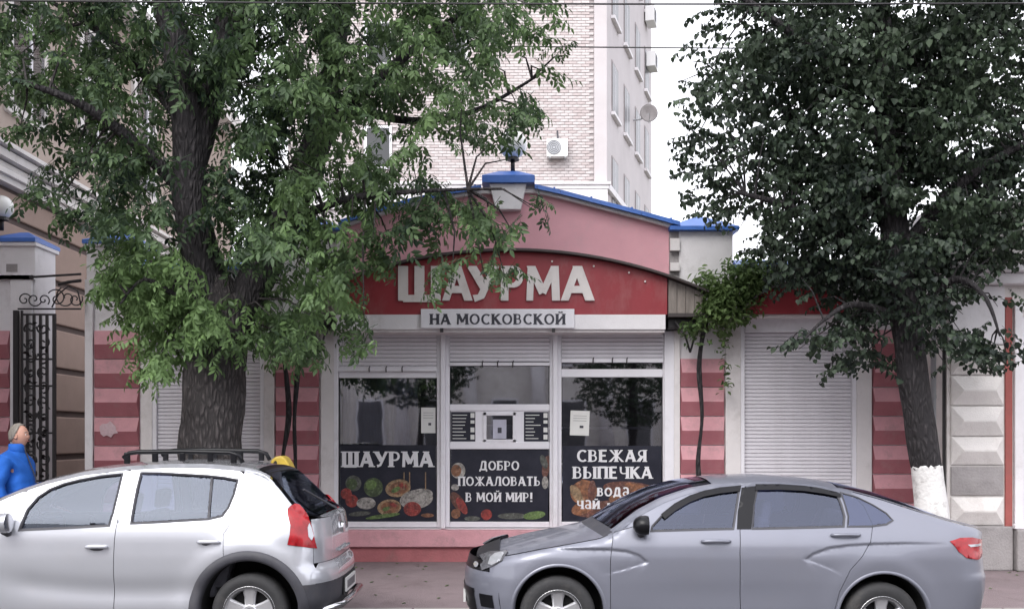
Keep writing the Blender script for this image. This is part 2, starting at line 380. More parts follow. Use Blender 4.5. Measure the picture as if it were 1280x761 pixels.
def letter_mb(ch, x, z, h, y, depth, tw=.2, hw=.12, serif=True, xs=1.0, mi=0, mb=None, flare=.25):
    """one letter as raised strokes; each stroke sits a fraction of a millimetre above the one before it"""
    mb = mb or MB()
    w, st = glyph(ch)
    k = 0
    for kind, pts in st:
        wd = (tw if kind == T else hw) * (1 if ch not in SMALL and ch not in 'ае' else .85)
        pts = [(p[0], p[1]) for p in pts]
        n = len(pts); L = []; Rr = []
        closed = n > 8 and abs(pts[0][0] - pts[-1][0]) < 1e-6 and abs(pts[0][1] - pts[-1][1]) < 1e-6
        for i in range(n):
            a = pts[i - 1] if i > 0 else (pts[-2] if closed else pts[i]); b = pts[i + 1] if i < n - 1 else (pts[1] if closed else pts[i])
            dx, dy = b[0] - a[0], b[1] - a[1]; d = math.hypot(dx, dy) or 1
            nx, ny = -dy / d, dx / d
            ww = wd / 2
            if n > 8: ww *= (.62 + .38 * abs(nx))       # round strokes thin at top and bottom
            if serif and not closed and i in (0, n - 1): ww *= 1 + flare
            L.append((pts[i][0] + nx * ww, pts[i][1] + ny * ww)); Rr.append((pts[i][0] - nx * ww, pts[i][1] - ny * ww))
        if not closed:
            for i, j in ((0, 1), (n - 1, n - 2)):
                pz, qz = pts[i][1], pts[j][1]
                if (abs(pz) < .01 or abs(pz - 1) < .01) and abs(pz - qz) > .05:      # cut slanting stroke ends level
                    dx, dz = pts[i][0] - pts[j][0], pz - qz
                    for A in (L, Rr):
                        t = (pz - A[i][1]) / dz; A[i] = (A[i][0] + dx * t, pz)
        yy = y - depth - k * .0004
        k += 1
        pv = [(x + a * h * xs, z + b * h) for a, b in L] + [(x + a * h * xs, z + b * h) for a, b in Rr]
        vs = [(a, yy, b) for a, b in pv] + [(a, y, b) for a, b in pv]
        m2 = 2 * n
        fs = []
        for i in range(n - 1):
            fs.append((i, n + i, n + i + 1, i + 1))
            fs.append((i, i + 1, m2 + i + 1, m2 + i)); fs.append((n + i + 1, n + i, m2 + n + i, m2 + n + i + 1))
        if not closed:
            fs.append((0, m2, m2 + n, n)); fs.append((n - 1, 2 * n - 1, m2 + 2 * n - 1, m2 + n - 1))
        mb.add(vs, fs, mi)
        if serif and kind == T and len(pts) == 2 and ch not in '!•':
            for px_, pz_ in pts:
                if pz_ < .02 or pz_ > .98:
                    sw = wd * .95; sg = 1 if pz_ < .5 else -1
                    x0, x1 = x + (px_ - sw) * h * xs, x + (px_ + sw) * h * xs
                    z0, z1 = sorted((z + pz_ * h, z + (pz_ + sg * .07) * h))
                    mb.box(x0, x1, y - depth - .0016, y, z0, z1, mi)
    return w, mb
def text_mb(txt, cx, z, h, y, depth=.002, width=None, sp=.12, mb=None, **k):
    mb = mb or MB()
    W = text_w(txt, sp) * h
    xs = (width / W) if width else 1.0
    x = cx - W * xs / 2
    for c in txt:
        if c == ' ': x += .45 * h * xs; continue
        w, _ = letter_mb(c, x, z, h, y, depth, xs=xs, mb=mb, **k)
        x += (w + sp) * h * xs
    return mb
# ------------------------------------------------------------------ the setting: ground, road, pavement
g = MB(); g.box(-400, 400, -400, 900, -1.2, -.32); struct('ground', g, M['soil'])
def road_z(x):
    if x < .38: return 0.022
    return max(-.09, 0.022 - .0187 * (x - .38))
xs_ = [-60, -20, -6, .38] + [.38 + i * .8 for i in range(1, 9)] + [20, 60]
rd = MB()
vs = [(x, y, road_z(x)) for x in xs_ for y in (-6.0, 10.417)]
rd.add(vs, [(2 * i, 2 * i + 2, 2 * i + 3, 2 * i + 1) for i in range(len(xs_) - 1)])
vs = [(x, y, -.3) for x in xs_ for y in (-6.0, 10.417)]
rd.add(vs, [(2 * i, 2 * i + 1, 2 * i + 3, 2 * i + 2) for i in range(len(xs_) - 1)])
struct('road', rd, M['asphalt'])
pv = MB()
prof_ = [(10.60, -.25), (10.60, .05), (11.2, .085), (12.5, .15), (24, .15), (24, -.25)]
pv.add([(x, y, z) for x in (-60, 60) for y, z in prof_], [(i, i + 6, (i + 1) % 6 + 6, (i + 1) % 6)[::-1] for i in range(6)] + [tuple(range(6))[::-1], tuple(range(6, 12))])
pav = struct('pavement', pv, M['pave'])
pv = MB(); pv.box(-60, 60, -16, -6.25, -.25, .15)
struct('far_pavement', pv, M['pave'])
kl = MB(); kl.box(0, .985, 10.42, 10.597, -.25, .055)
first = None
for i in range(20):
    if first is None:
        first = obj('kerb_stone', kl, M['kerb'], pav, bevel=.012); o = first
    else:
        o = first.copy(); COL.objects.link(o)
    o.location = (-10 + i, 0, 0)

# ------------------------------------------------------------------ shop pavilion
FY = 13.8
shop = thing('shop_pavilion', 'pink and white single-storey shop pavilion with blue roof coping and a wide curved gable', 'shop', (0, 16.5, 0.15))
def fx(px, D=FY): return PX(px, D)
def fz(py, D=FY): return PZ(py, D)
BASE = 0.15
def rectbox(name, px0, px1, py0, py1, y0, y1, m, parent=shop, D=FY, bevel=0, **k):
    mb = MB(); mb.box(fx(px0, D), fx(px1, D), y0, y1, fz(py1, D), fz(py0, D))
    return obj(name, mb, m, parent, bevel=bevel, **k)
def rbase(name, px0, px1, py0, y0, y1, m, parent=shop, D=FY, bevel=0):
    mb = MB(); mb.box(fx(px0, D), fx(px1, D), y0, y1, BASE, fz(py0, D))
    return obj(name, mb, m, parent, bevel=bevel)
def body_wall(xa, xb, ytop, openings, name='wall'):
    """front wall with real openings: a row of solid boxes round them"""
    mb = MB(); z1 = fz(ytop)
    cur = fx(xa)
    for (oa, ob, ot, obm) in sorted(openings):
        a, b = fx(oa), fx(ob)
        mb.box(cur, a, FY, FY + .3, BASE, z1)
        mb.box(a, b, FY, FY + .3, fz(ot), z1)
        if obm < 690: mb.box(a, b, FY, FY + .3, BASE, fz(obm))
        cur = b
    mb.box(cur, fx(xb), FY, FY + .3, BASE, z1)
    return obj(name, mb, M['plaster'], shop)
body_wall(175, 1147, 393, [(182, 340, 396, 700), (418, 842, 396, 660), (916, 1088, 396, 700)])
# side and back walls, flat roof behind the parapet
rb = MB(); rb.box(fx(176), fx(176) + .3, FY + .3, 19.3, BASE, fz(400)); obj('side_wall', rb, M['plaster'], shop)
rb = MB(); rb.box(fx(1146) - .3, fx(1146), FY + .3, 19.3, BASE, fz(400)); obj('side_wall', rb, M['plaster'], shop)
rb = MB(); rb.box(fx(176), fx(1146), 19.3, 19.6, BASE, fz(400)); obj('back_wall', rb, M['plaster'], shop)
rb = MB(); rb.box(fx(176) - .05, fx(1146) + .05, FY + .31, 19.7, fz(400) + .003, fz(388)); obj('roof', rb, M['metal'], shop)
rb = MB(); rb.box(fx(176), fx(1146), FY + .35, 19.3, BASE, BASE + .03); obj('floor', rb, M['dark'], shop)
rb = MB(); rb.box(fx(345), fx(905), FY + 2.2, FY + 2.3, BASE + .03, fz(401)); obj('inner_wall', rb, M['dark'], shop)

# gable: pink wall with curved shoulders
ridge = [(425, 279), (470, 264), (520, 250), (570, 240), (602, 235), (668, 234), (700, 241), (750, 254), (800, 267), (848, 280)]
poly = [(fx(428), fz(393)), (fx(836), fz(393)), (fx(836), fz(281))] + [(fx(a), fz(b + 4)) for a, b in ridge[::-1] if 430 < a < 835] + [(fx(428), fz(281))]
mb = MB(); mb.prism(poly, FY - .02, FY + .28); obj('gable_wall', mb, M['pink'], shop)
mb = MB()
for (a, b) in zip(ridge[:-1], ridge[1:]):
    mb.add([(fx(a[0]), FY - .10, fz(a[1] + 5)), (fx(b[0]), FY - .10, fz(b[1] + 5)), (fx(b[0]), FY - .10, fz(b[1] + 9)), (fx(a[0]), FY - .10, fz(a[1] + 9)),
            (fx(a[0]), FY - .021, fz(a[1] + 5)), (fx(b[0]), FY - .021, fz(b[1] + 5)), (fx(b[0]), FY - .021, fz(b[1] + 9)), (fx(a[0]), FY - .021, fz(a[1] + 9))],
           [(0, 3, 2, 1), (4, 5, 6, 7), (0, 1, 5, 4), (3, 7, 6, 2)])
obj('gable_moulding', mb, M['trim'], shop)
# blue sheet coping in joined lengths with standing seams
for i, (a, b) in enumerate(zip(ridge[:-1], ridge[1:])):
    if a[0] == 602: continue
    A, B = Vector((fx(a[0]), 0, fz(a[1] + 5))), Vector((fx(b[0]) - .004, 0, fz(b[1] + 5)))
    t = .055
    mb = MB(); v = []
    for y in (FY - .17, FY + .36):
        for p in (A, B, B + Vector((0, 0, t)), A + Vector((0, 0, t))): v.append((p.x, y, p.z + (.06 if y > FY else 0)))
    mb.add(v, [(0, 1, 2, 3), (7, 6, 5, 4), (0, 4, 5, 1), (3, 2, 6, 7), (0, 3, 7, 4), (1, 5, 6, 2)])
    c = obj('coping', mb, M['blue'], shop)
    s_ = MB()
    n_ = max(1, int((B.x - A.x) / .3))
    for k in range(1, n_ + 1):
        q = A.lerp(B, k / (n_ + .3))
        s_.add([(q.x - .012, FY - .176, q.z - .004), (q.x + .012, FY - .176, q.z - .004), (q.x + .012, FY - .176, q.z + t + .015), (q.x - .012, FY - .176, q.z + t + .015),
                (q.x - .012, FY + .3, q.z + .05), (q.x + .012, FY + .3, q.z + .05), (q.x + .012, FY + .3, q.z + t + .07), (q.x - .012, FY + .3, q.z + t + .07)],
               [(0, 1, 2, 3), (3, 2, 6, 7), (1, 5, 6, 2), (4, 0, 3, 7)])
    obj('seam', s_, M['blue'], c)
# keystone with its blue cap
mb = MB(); mb.prism([(fx(620), fz(265)), (fx(651), fz(265)), (fx(658), fz(233)), (fx(612), fz(233))], FY - .16, FY + .02)
obj('keystone', mb, M['plaster'], shop, bevel=.008)
kc = MB(); kc.box(fx(603), fx(668), FY - .22, FY + .36, fz(233) + .002, fz(224))
kc.add([(fx(603), FY - .22, fz(224)), (fx(668), FY - .22, fz(224)), (fx(668), FY + .36, fz(224)), (fx(603), FY + .36, fz(224)),
        (fx(624), FY + .04, fz(213)), (fx(648), FY + .04, fz(213))], [(0, 1, 5, 4), (1, 2, 5), (2, 3, 4, 5), (3, 0, 4)])
obj('keystone_cap', kc, M['blue'], shop)

# ---- inner pillars with hipped blue caps, wing parapets
def hip_cap(px0, px1, pe, pa, yc, parent, hd=.36):
    x0, x1 = fx(px0), fx(px1); ze, za = fz(pe), fz(pa); hy = hd
    mb = MB(); mb.box(x0, x1, yc - hy, yc + hy, ze, ze + .05)
    xm = (x0 + x1) / 2
    mb.add([(x0, yc - hy, ze + .05), (x1, yc - hy, ze + .05), (x1, yc + hy, ze + .05), (x0, yc + hy, ze + .05), (xm - .06, yc, za), (xm + .06, yc, za)],
           [(0, 1, 5, 4), (1, 2, 5), (2, 3, 4, 5), (3, 0, 4)])
    return obj('cap', mb, M['blue'], parent)
for (a, b) in ((848, 915), (355, 422)):
    ie = a if a > 640 else a
    mb = MB(); mb.box(fx(a), fx(b), FY - .06, FY + .45, fz(400), fz(290))
    obj('pier', mb, M['plaster'], shop, bevel=.01)
    hip_cap(a - 13, b + 6, 290, 267, FY + .2, shop)
    e0, e1 = (836, 848) if a > 640 else (422, 434)
    for k, (p0, p1) in enumerate(((300, 315), (330, 340))):
        mb = MB(); mb.box(fx(e0) + .002, fx(e1) - .002, FY - .12, FY + .2, fz(p1), fz(p0)); obj('dentil', mb, M['trim'], shop)
    mb = MB(); mb.box(fx(e0) + .002, fx(e1) - .002, FY - .045, FY + .2, fz(392), fz(290)); obj('dentil_backing', mb, M['stoneg'], shop)
for (a, b) in ((178, 352), (918, 1100)):
    rectbox('parapet', a, b, 337, 393, FY + .03, FY + .25, M['plaster'])
    mb = MB(); mb.box(fx(a), fx(b), FY - .10, FY + .33, fz(337), fz(332))
    mb.add([(fx(a), FY - .10, fz(332)), (fx(b), FY - .10, fz(332)), (fx(b), FY + .12, fz(323)), (fx(a), FY + .12, fz(323)), (fx(a), FY + .33, fz(332)), (fx(b), FY + .33, fz(332))],
           [(0, 1, 2, 3), (3, 2, 5, 4), (0, 3, 4), (1, 5, 2)])
    obj('parapet_coping', mb, M['blue'], shop)

# ---- rustication blocks (faceted, lower facets and ends in a redder, darker pink)
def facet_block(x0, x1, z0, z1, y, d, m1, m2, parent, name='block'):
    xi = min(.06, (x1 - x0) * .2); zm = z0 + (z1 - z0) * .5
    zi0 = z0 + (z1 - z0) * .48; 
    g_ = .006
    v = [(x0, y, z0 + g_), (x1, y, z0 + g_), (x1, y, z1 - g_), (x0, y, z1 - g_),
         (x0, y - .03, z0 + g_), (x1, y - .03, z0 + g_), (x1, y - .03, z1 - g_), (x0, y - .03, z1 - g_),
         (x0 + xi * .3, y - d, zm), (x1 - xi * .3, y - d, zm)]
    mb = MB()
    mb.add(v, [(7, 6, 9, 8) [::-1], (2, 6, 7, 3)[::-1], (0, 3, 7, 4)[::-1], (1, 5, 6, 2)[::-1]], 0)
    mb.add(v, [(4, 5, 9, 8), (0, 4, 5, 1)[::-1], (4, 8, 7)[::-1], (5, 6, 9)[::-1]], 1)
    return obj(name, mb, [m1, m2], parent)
def pilaster(px0, px1, top, bot, parent, pitch=36):
    py = top
    while py < bot - 2:
        b = min(py + pitch, bot)
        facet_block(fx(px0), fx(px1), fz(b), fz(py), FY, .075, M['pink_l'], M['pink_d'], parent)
        py += pitch
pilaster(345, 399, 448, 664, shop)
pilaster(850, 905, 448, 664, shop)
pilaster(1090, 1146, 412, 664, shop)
for a, b in ((343, 401), (848, 907), (1088, 1147)):
    rbase('pilaster_base', a, b, 664, FY - .13, FY + .001, M['plinth'], bevel=.012)

# ---- shop front
sf_y = FY + .06
plin = MB()
plin.box(fx(402), fx(847), FY - .11, FY - .002, BASE, fz(682)); obj('plinth', plin, M['plinth'], shop)
mb = MB(); mb.box(fx(401), fx(849), FY - .17, FY - .001, fz(682) + .002, fz(661)); obj('plinth_ledge', mb, M['pink_l'], shop, bevel=.012)
for a, b in ((402, 418), (842, 849)):
    rectbox('jamb', a, b, 414, 661, FY - .05, FY - .002, M['trim'])
frame = thing('x', 'x', 'x'); bpy.data.objects.remove(frame)
def fbox(mb, a, b, t, bo, y0, y1): mb.box(fx(a), fx(b), y0, y1, fz(bo), fz(t))
def bay(a, b, name, rails, panes, shut_bot, hooks, ins):
    """a, b: clear opening; rails: horizontal members; panes: glazed rectangles; shutter slats down to shut_bot"""
    fr = MB()
    t, bo = rails[-1]; fbox(fr, a - .9, b + .9, t, bo, sf_y - .035, sf_y + .035)
    f = obj(name, fr, M['upvc'], shop, bevel=.006)
    for (t, bo) in rails[:-1]:
        fr = MB(); fbox(fr, a - .9, b + .9, t, bo, sf_y - .035, sf_y + .035); obj('rail', fr, M['upvc'], f, bevel=.006)
    st = MB(); fbox(st, a - 6, a - 1, 417, 659, sf_y - .045, sf_y + .045); obj('stile', st, M['upvc'], f, bevel=.006)
    st = MB(); fbox(st, b + 1, b + 6, 417, 659, sf_y - .045, sf_y + .045); obj('stile', st, M['upvc'], f, bevel=.006)
    for (x0, x1, t, bo) in panes:
        p = MB(); fbox(p, x0, x1, t, bo, sf_y - .004, sf_y + .004); obj('pane', p, M['glass'], f)
    # roller shutter, its slats one by one
    sh = MB(); fbox(sh, a - 1, b + 1, shut_bot - 4, shut_bot, sf_y - .085, sf_y - .05)
    s = obj('roller_shutter', sh, M['upvc'], shop, bevel=.004)
    py = 417
    proto = None
    while py < shut_bot - 5:
        if proto is None:
            q = MB(); w0, w1 = fx(a - 1), fx(b + 1); h = 4.6 / 94.2
            q.add([(w0, sf_y - .052, 0), (w1, sf_y - .052, 0), (w1, sf_y - .062, h * .25), (w0, sf_y - .062, h * .25),
                   (w1, sf_y - .062, h * .8), (w0, sf_y - .062, h * .8), (w1, sf_y - .05, h), (w0, sf_y - .05, h)],
                  [(0, 1, 2, 3), (3, 2, 4, 5), (5, 4, 6, 7)])
            proto = obj('slat', q, M['slat'], s); o = proto
        else:
            o = proto.copy(); COL.objects.link(o)
        o.location.z = fz(py + 4.8); py += 5
    for hx in hooks:
        k = MB(); k.tube([(fx(hx), sf_y - .09, fz(shut_bot + 1)), (fx(hx), sf_y - .11, fz(shut_bot - 4)), (fx(hx) + .01, sf_y - .10, fz(shut_bot - 6))], .008, 6)
        obj('lock_hook', k, M['iron'], s)
    return f
bay(424, 545, 'window_frame', [(463, 472), (652, 659)], [(424, 545, 472, 652)], 464, (462, 483, 503), 1)
b2 = bay(563, 686, 'window_frame', [(505, 513), (552, 561), (652, 659)], [(563, 686, 457, 505), (608, 641, 519, 549), (563, 686, 561, 652)], 457, (603, 622, 641), 1)
bay(703, 828, 'window_frame', [(461, 471), (652, 659)], [(703, 828, 471, 652), (703, 828, 450, 461)], 453, (741, 765, 783), 1)
mb = MB()
for (a, b, t, bo) in ((563, 608, 513, 552), (641, 686, 513, 552), (608, 641, 513, 519), (608, 641, 549, 552)): fbox(mb, a, b, t, bo, sf_y - .02, sf_y + .02)
obj('panel', mb, M['upvc'], b2)
mb = MB()
for (a, b, t, bo) in ((604, 608, 515, 552), (641, 645, 515, 552), (604, 645, 515, 519), (604, 645, 549, 552)): fbox(mb, a, b, t, bo, sf_y - .04, sf_y - .0205)
obj('serving_hatch', mb, M['upvc'], b2, bevel=.004)
for a, b in ((551, 557), (691, 697)):
    rectbox('mullion', a, b, 414, 660, sf_y - .10, sf_y + .05, M['upvc'], bevel=.008)
for a, b in ((418, 423), (830, 842)):
    rectbox('guide_rail', a, b, 414, 660, sf_y - .10, sf_y + .05, M['upvc'], bevel=.006)
# interior: curtain, shelf, ceiling
cu = MB(); n = 90
for i in range(n):
    x = fx(424) + (fx(520) - fx(424)) * i / (n - 1)
    yy = FY + .32 + .035 * math.sin(i * .9) + .02 * math.sin(i * .37)
    cu.v += [(x, yy, BASE + .05), (x, yy, fz(455))]
    if i: k = 2 * i; cu.f.append((k - 2, k, k + 1, k - 1)); cu.m.append(0)
obj('curtain', cu, M['curtain'], shop, smooth=True)
mb = MB(); mb.box(fx(600), fx(650), FY + .5, FY + .8, fz(600), fz(530)); obj('counter_machine', mb, M['metal'], shop, bevel=.02)
mb = MB(); mb.box(fx(560), fx(832), FY + 1.6, FY + 1.63, fz(585), fz(582)); mb.box(fx(560), fx(832), FY + 1.6, FY + 2, fz(535), fz(532)); obj('shelf', mb, M['trim'], shop)

# ---- side shutters (doors of the wings)
def big_shutter(a, b, box, top, bot=697):
    for (p, q) in ((a - 5, a), (b, b + 5)):
        rectbox('shutter_guide', p, q, 396, bot, FY - .05, FY + .06, M['upvc'], bevel=.006)
    s = rectbox('shutter_box', a, b, box, top, FY - .07, FY + .08, M['upvc'], bevel=.01)
    proto = None; py = top; h = 4.45 / 94.2; w0, w1 = fx(a) + .002, fx(b) - .002
    while py < bot:
        if proto is None:
            q = MB()
            q.add([(w0, FY + .012, 0), (w1, FY + .012, 0), (w1, FY - .002, h * .22), (w0, FY - .002, h * .22),
                   (w1, FY - .002, h * .82), (w0, FY - .002, h * .82), (w1, FY + .014, h), (w0, FY + .014, h)],
                  [(0, 1, 2, 3), (3, 2, 4, 5), (5, 4, 6, 7)])
            proto = obj('slat', q, M['slat'], s); o = proto
        else: o = proto.copy(); COL.objects.link(o)
        o.location.z = fz(py + 4.6); py += 4.7
    mb = MB(); mb.box(w0, w1, FY + .03, FY + .05, BASE, fz(top)); obj('shutter_backing', mb, M['metal'], s)
big_shutter(197, 326, 396, 416)
big_shutter(930, 1064, 396, 416)
for a, b in ((178, 192), (331, 344), (906, 925), (1069, 1088)):
    rectbox('door_jamb', a, b, 396, 697, FY - .06, FY - .001, M['trim'], bevel=.008)

# ---- arched canopy with fascia
CYF = 13.40
def arch_z(px, c, half, peak, end):      # circular arch in pixel space at the canopy front
    d = px - c; h = end - peak
    Rr = (half * half + h * h) / (2 * h)
    return peak + Rr - math.sqrt(max(0, Rr * Rr - d * d))
def canopy(c, half, peak, end, fas, yf, redspan, seg=40):
    pts = [(c - half + 2 * half * i / seg) for i in range(seg + 1)]
    top = [(PX(p, yf), PZ(arch_z(p, c, half, peak, end), yf)) for p in pts]
    mb = MB()
    for i in range(seg + 1):
        x, z = top[i]
        mb.v += [(x, yf - .12, z - .03), (x, yf - .12, z), (x, FY - .03, z + .02), (x, FY - .03, z - .012)]
        if i:
            k = 4 * i
            for a in range(4):
                mb.f.append((k - 4 + a, k + a, k + (a + 1) % 4, k - 4 + (a + 1) % 4)[::-1]); mb.m.append(0)
    mb.f.append((0, 1, 2, 3)); mb.m.append(0); mb.f.append((4 * seg + 3, 4 * seg + 2, 4 * seg + 1, 4 * seg)); mb.m.append(0)
    cn = obj('canopy', mb, M['canopy'], shop)
    return cn, top
cmain, ctop = canopy(638, 246, 312, 364, 393, CYF, None)
def fascia_poly(a, b, c, half, peak, end, bot, yf, off=3.2, n=40):
    top = []
    for i in range(n + 1):
        p = a + (b - a) * i / n
        top.append((PX(p, yf), PZ(arch_z(p, c, half, peak, end) + off, yf)))
    return [(PX(a, yf), PZ(bot, yf)), (PX(b, yf), PZ(bot, yf))] + top[::-1]
fs = thing('fascia_sign', 'wide arched red sign reading ШАУРМА in big white letters above the shop windows', 'sign', (0, CYF, PZ(393, CYF)))
mb = MB(); mb.prism(fascia_poly(434, 834, 638, 246, 312, 364, 393, CYF), CYF, CYF + .05); obj('sign_panel', mb, M['fascia'], fs)
# panel joints and rivets are real strips
for px in (534, 634, 734):
    pass
lh = 43.0 / 97.0; ly = PZ(376, CYF)
LX = {'Ш': (499, 550), 'А': (554, 589), 'У': (586, 622), 'Р': (626, 654), 'М': (658, 699), 'а2': (702, 741)}
for key, ch in (('Ш', 'Ш'), ('А', 'А'), ('У', 'У'), ('Р', 'Р'), ('М', 'М'), ('а2', 'А')):
    a, b = LX[key]; w = glyph(ch)[0]; wid = PX(b, CYF) - PX(a, CYF)
    _, lm = letter_mb(ch, PX(a, CYF), ly, lh, CYF - .003, .035, tw=.24, hw=.205, serif=False, xs=wid / (w * lh))
    obj('letter', lm, M['letter'], fs)
mb = MB()
for px, py in ((742, 333), (786, 341), (690, 327), (560, 331), (520, 338), (806, 352)):
    mb.lathe([(0, -.03), (.012, -.03), (.012, 0)], (PX(px, CYF), CYF, PZ(py, CYF)), 'y', 8)
obj('fixing_bolts', mb, M['letter'], fs)
# weathered side panels at both ends of the arch, beam and brackets
for (a, b) in ((836, 880), (394, 432)):
    k = thing('x', 'x', 'x'); bpy.data.objects.remove(k)
    nseg = 4
    for i in range(nseg):
        p0 = a + (b - a) * i / nseg; p1 = a + (b - a) * (i + 1) / nseg - .6
        mb = MB(); mb.prism(fascia_poly(p0, p1, 638, 246, 312, 364, 391, CYF, 3.5, 3), CYF + .03 + .008 * (i % 2), CYF + .055 + .008 * (i % 2))
        obj('canopy_board', mb, M['oldsheet'], shop)
mb = MB(); mb.box(PX(419, CYF), PX(832, CYF), CYF - .01, CYF + .16, PZ(412, CYF), PZ(393, CYF) - .002); obj('lintel', mb, M['plaster'], shop, bevel=.008)
mb = MB(); mb.box(PX(420, CYF), PX(831, CYF), CYF + .02, FY - .004, PZ(415, CYF), PZ(412, CYF) - .002); obj('canopy_soffit', mb, M['trim'], shop)
for (a, b) in ((835, 884), (372, 417)):
    mb = MB(); mb.box(PX(a, CYF), PX(b, CYF), CYF - .02, FY - .004, PZ(396, CYF), PZ(391.5, CYF)); obj('canopy_beam', mb, M['canopy'], shop)
    xm = PX((a + b) / 2 + 4, CYF)
    mb = MB(); mb.box(PX(a + 2, CYF), PX(b - 2, CYF), CYF + .12, FY - .01, PZ(409, CYF), PZ(396, CYF) - .002); obj('bracket', mb, M['iron'], shop, bevel=.01)
    for dx in (-1, 1):
        t = MB(); t.tube([(xm, CYF + .05, PZ(440, CYF)), (xm + dx * .06, CYF + .05, PZ(420, CYF)), (xm + dx * .20, CYF + .05, PZ(400, CYF))], .014, 6)
        obj('bracket_strut', t, M['iron'], shop, smooth=True)
# small canopies over the wing shutters with their own red fascias
for (c, lo, hi) in ((262, 190, 334), (999, 927, 1071)):
    canopy(c, 74, 352, 388, 393, CYF, None, 24)
    mb = MB(); mb.prism(fascia_poly(c - 66, c + 66, c, 74, 352, 388, 392, CYF, 3.2, 24), CYF + .02, CYF + .06); obj('wing_fascia', mb, M['fascia'], shop)
    mb = MB(); mb.box(PX(c - 72, CYF), PX(c + 72, CYF), CYF + .07, FY - .004, PZ(395, CYF), PZ(392, CYF) - .002); obj('wing_soffit', mb, M['trim'], shop)

# name board
nb = thing('name_board', 'white name board reading НА МОСКОВСКОЙ in dark letters under the red arch', 'sign', (0, CYF - .06, PZ(410, CYF)))
mb = MB(); ny = CYF - .055; mb.box(PX(526, ny), PX(718, ny), ny, CYF - .012, PZ(410, ny), PZ(386, ny)); obj('board', mb, M['upvc'], nb, bevel=.004)
mb = text_mb('НА МОСКОВСКОЙ', PX(622, ny), PZ(405.5, ny), 13.2 / 97, ny - .001, .004, width=PX(706, ny) - PX(537, ny), tw=.19, hw=.13, flare=.3)
obj('lettering', mb, M['ink'], nb)
for px in (552, 692):
    mb = MB(); mb.box(PX(px - 2, ny), PX(px + 2, ny), ny + .004, CYF - .012, PZ(415, ny), PZ(410, ny) - .001); obj('bracket', mb, M['iron'], nb)

# ---- posters and notices on the glass
py_ = sf_y - .006
def poster(name, label, a, b, t, bo, builder):
    r = thing(name, label, 'poster', (fx((a + b) / 2), py_, fz(bo)), 'printed posters on the shop windows')
    mb = MB(); mb.box(fx(a), fx(b), py_ - .002, py_, fz(bo), fz(t)); obj('film', mb, M['poster'], r)
    builder(r); return r
C_ = {}
def pc(k, c): 
    if k not in C_: C_[k] = nmat('print_' + k, [v * .75 for v in c], 0.5, 0.3, 22, col2=[v * .10 + .008 for v in c], dirt=[min(1, v * .9 + .12) for v in c], dirt_amt=.6, dirt_scale=25)
    return C_[k]
cols = [pc('tomato', (.42, .05, .04)), pc('avocado', (.09, .14, .05)), pc('garlic', (.55, .52, .48)), pc('flatbread', (.50, .33, .18)),
        pc('filling', (.36, .15, .07)), pc('lettuce', (.18, .30, .08)), pc('glow', (.12, .07, .06)), pc('croissant', (.40, .16, .07)), pc('crust', (.20, .07, .045)), pc('grey_green', (.13, .14, .12))]
def dsc(mb, k, px, py, rx, ry, rot, mi):
    mb.disc(fx(px), fz(py), py_ - .0025 - .0003 * k, rx / 94.2, ry / 94.2, R(rot), 22, mi)
def p1(r):
    mb = MB(); L = [(441, 604, 10, 10, 0, 9), (439, 605, 7, 7, 0, 1), (466, 609, 12, 12, 0, 1), (463, 606, 7, 6, 20, 5),
        (432, 617, 7, 7, 0, 0), (439, 626, 8, 8, 0, 0), (457, 629, 12, 7.5, 0, 2), (458, 627, 9, 5, 10, 2),
        (497, 610, 16, 11, 10, 3), (498, 610, 12.5, 8, 10, 4), (494, 612, 6, 3, 30, 5), (503, 607, 5, 3, -20, 0),
        (520, 624, 21, 12, 8, 2), (523, 620, 18, 9, 12, 2), (486, 634, 15, 10, 6, 3), (487, 634, 12, 7.5, 6, 4), (482, 636, 5, 2.5, 20, 5), (491, 631, 5, 2.5, -20, 0),
        (515, 636, 11, 9, 0, 0), (512, 633, 5, 4, 20, 0), (449, 642, 14, 3, 5, 9), (478, 645, 22, 2.5, 8, 5), (534, 644, 8, 2.5, 0, 4)]
    for k, (a, b, c, d, e, f) in enumerate(L): mb = MB(); dsc(mb, k, a, b, c, d, e, 0); obj('printed_food', mb, cols[f], r)
    mb = MB()
    for x in (504, 511, 531): mb.box(fx(x), fx(x + 1.2), py_ - .012, py_ - .0021, fz(612), fz(590))
    obj('printed_bottles', mb, cols[3], r)
    obj('lettering', text_mb('ШАУРМА', fx(484), fz(583.5), 19.5 / 94.2, py_ - .0125, .002, width=fx(541) - fx(428), tw=.22, hw=.15), M['pw'], r)
poster('window_poster', 'dark poster reading ШАУРМА over printed wraps and vegetables on the left window', 424.5, 544.5, 556, 651.5, p1)
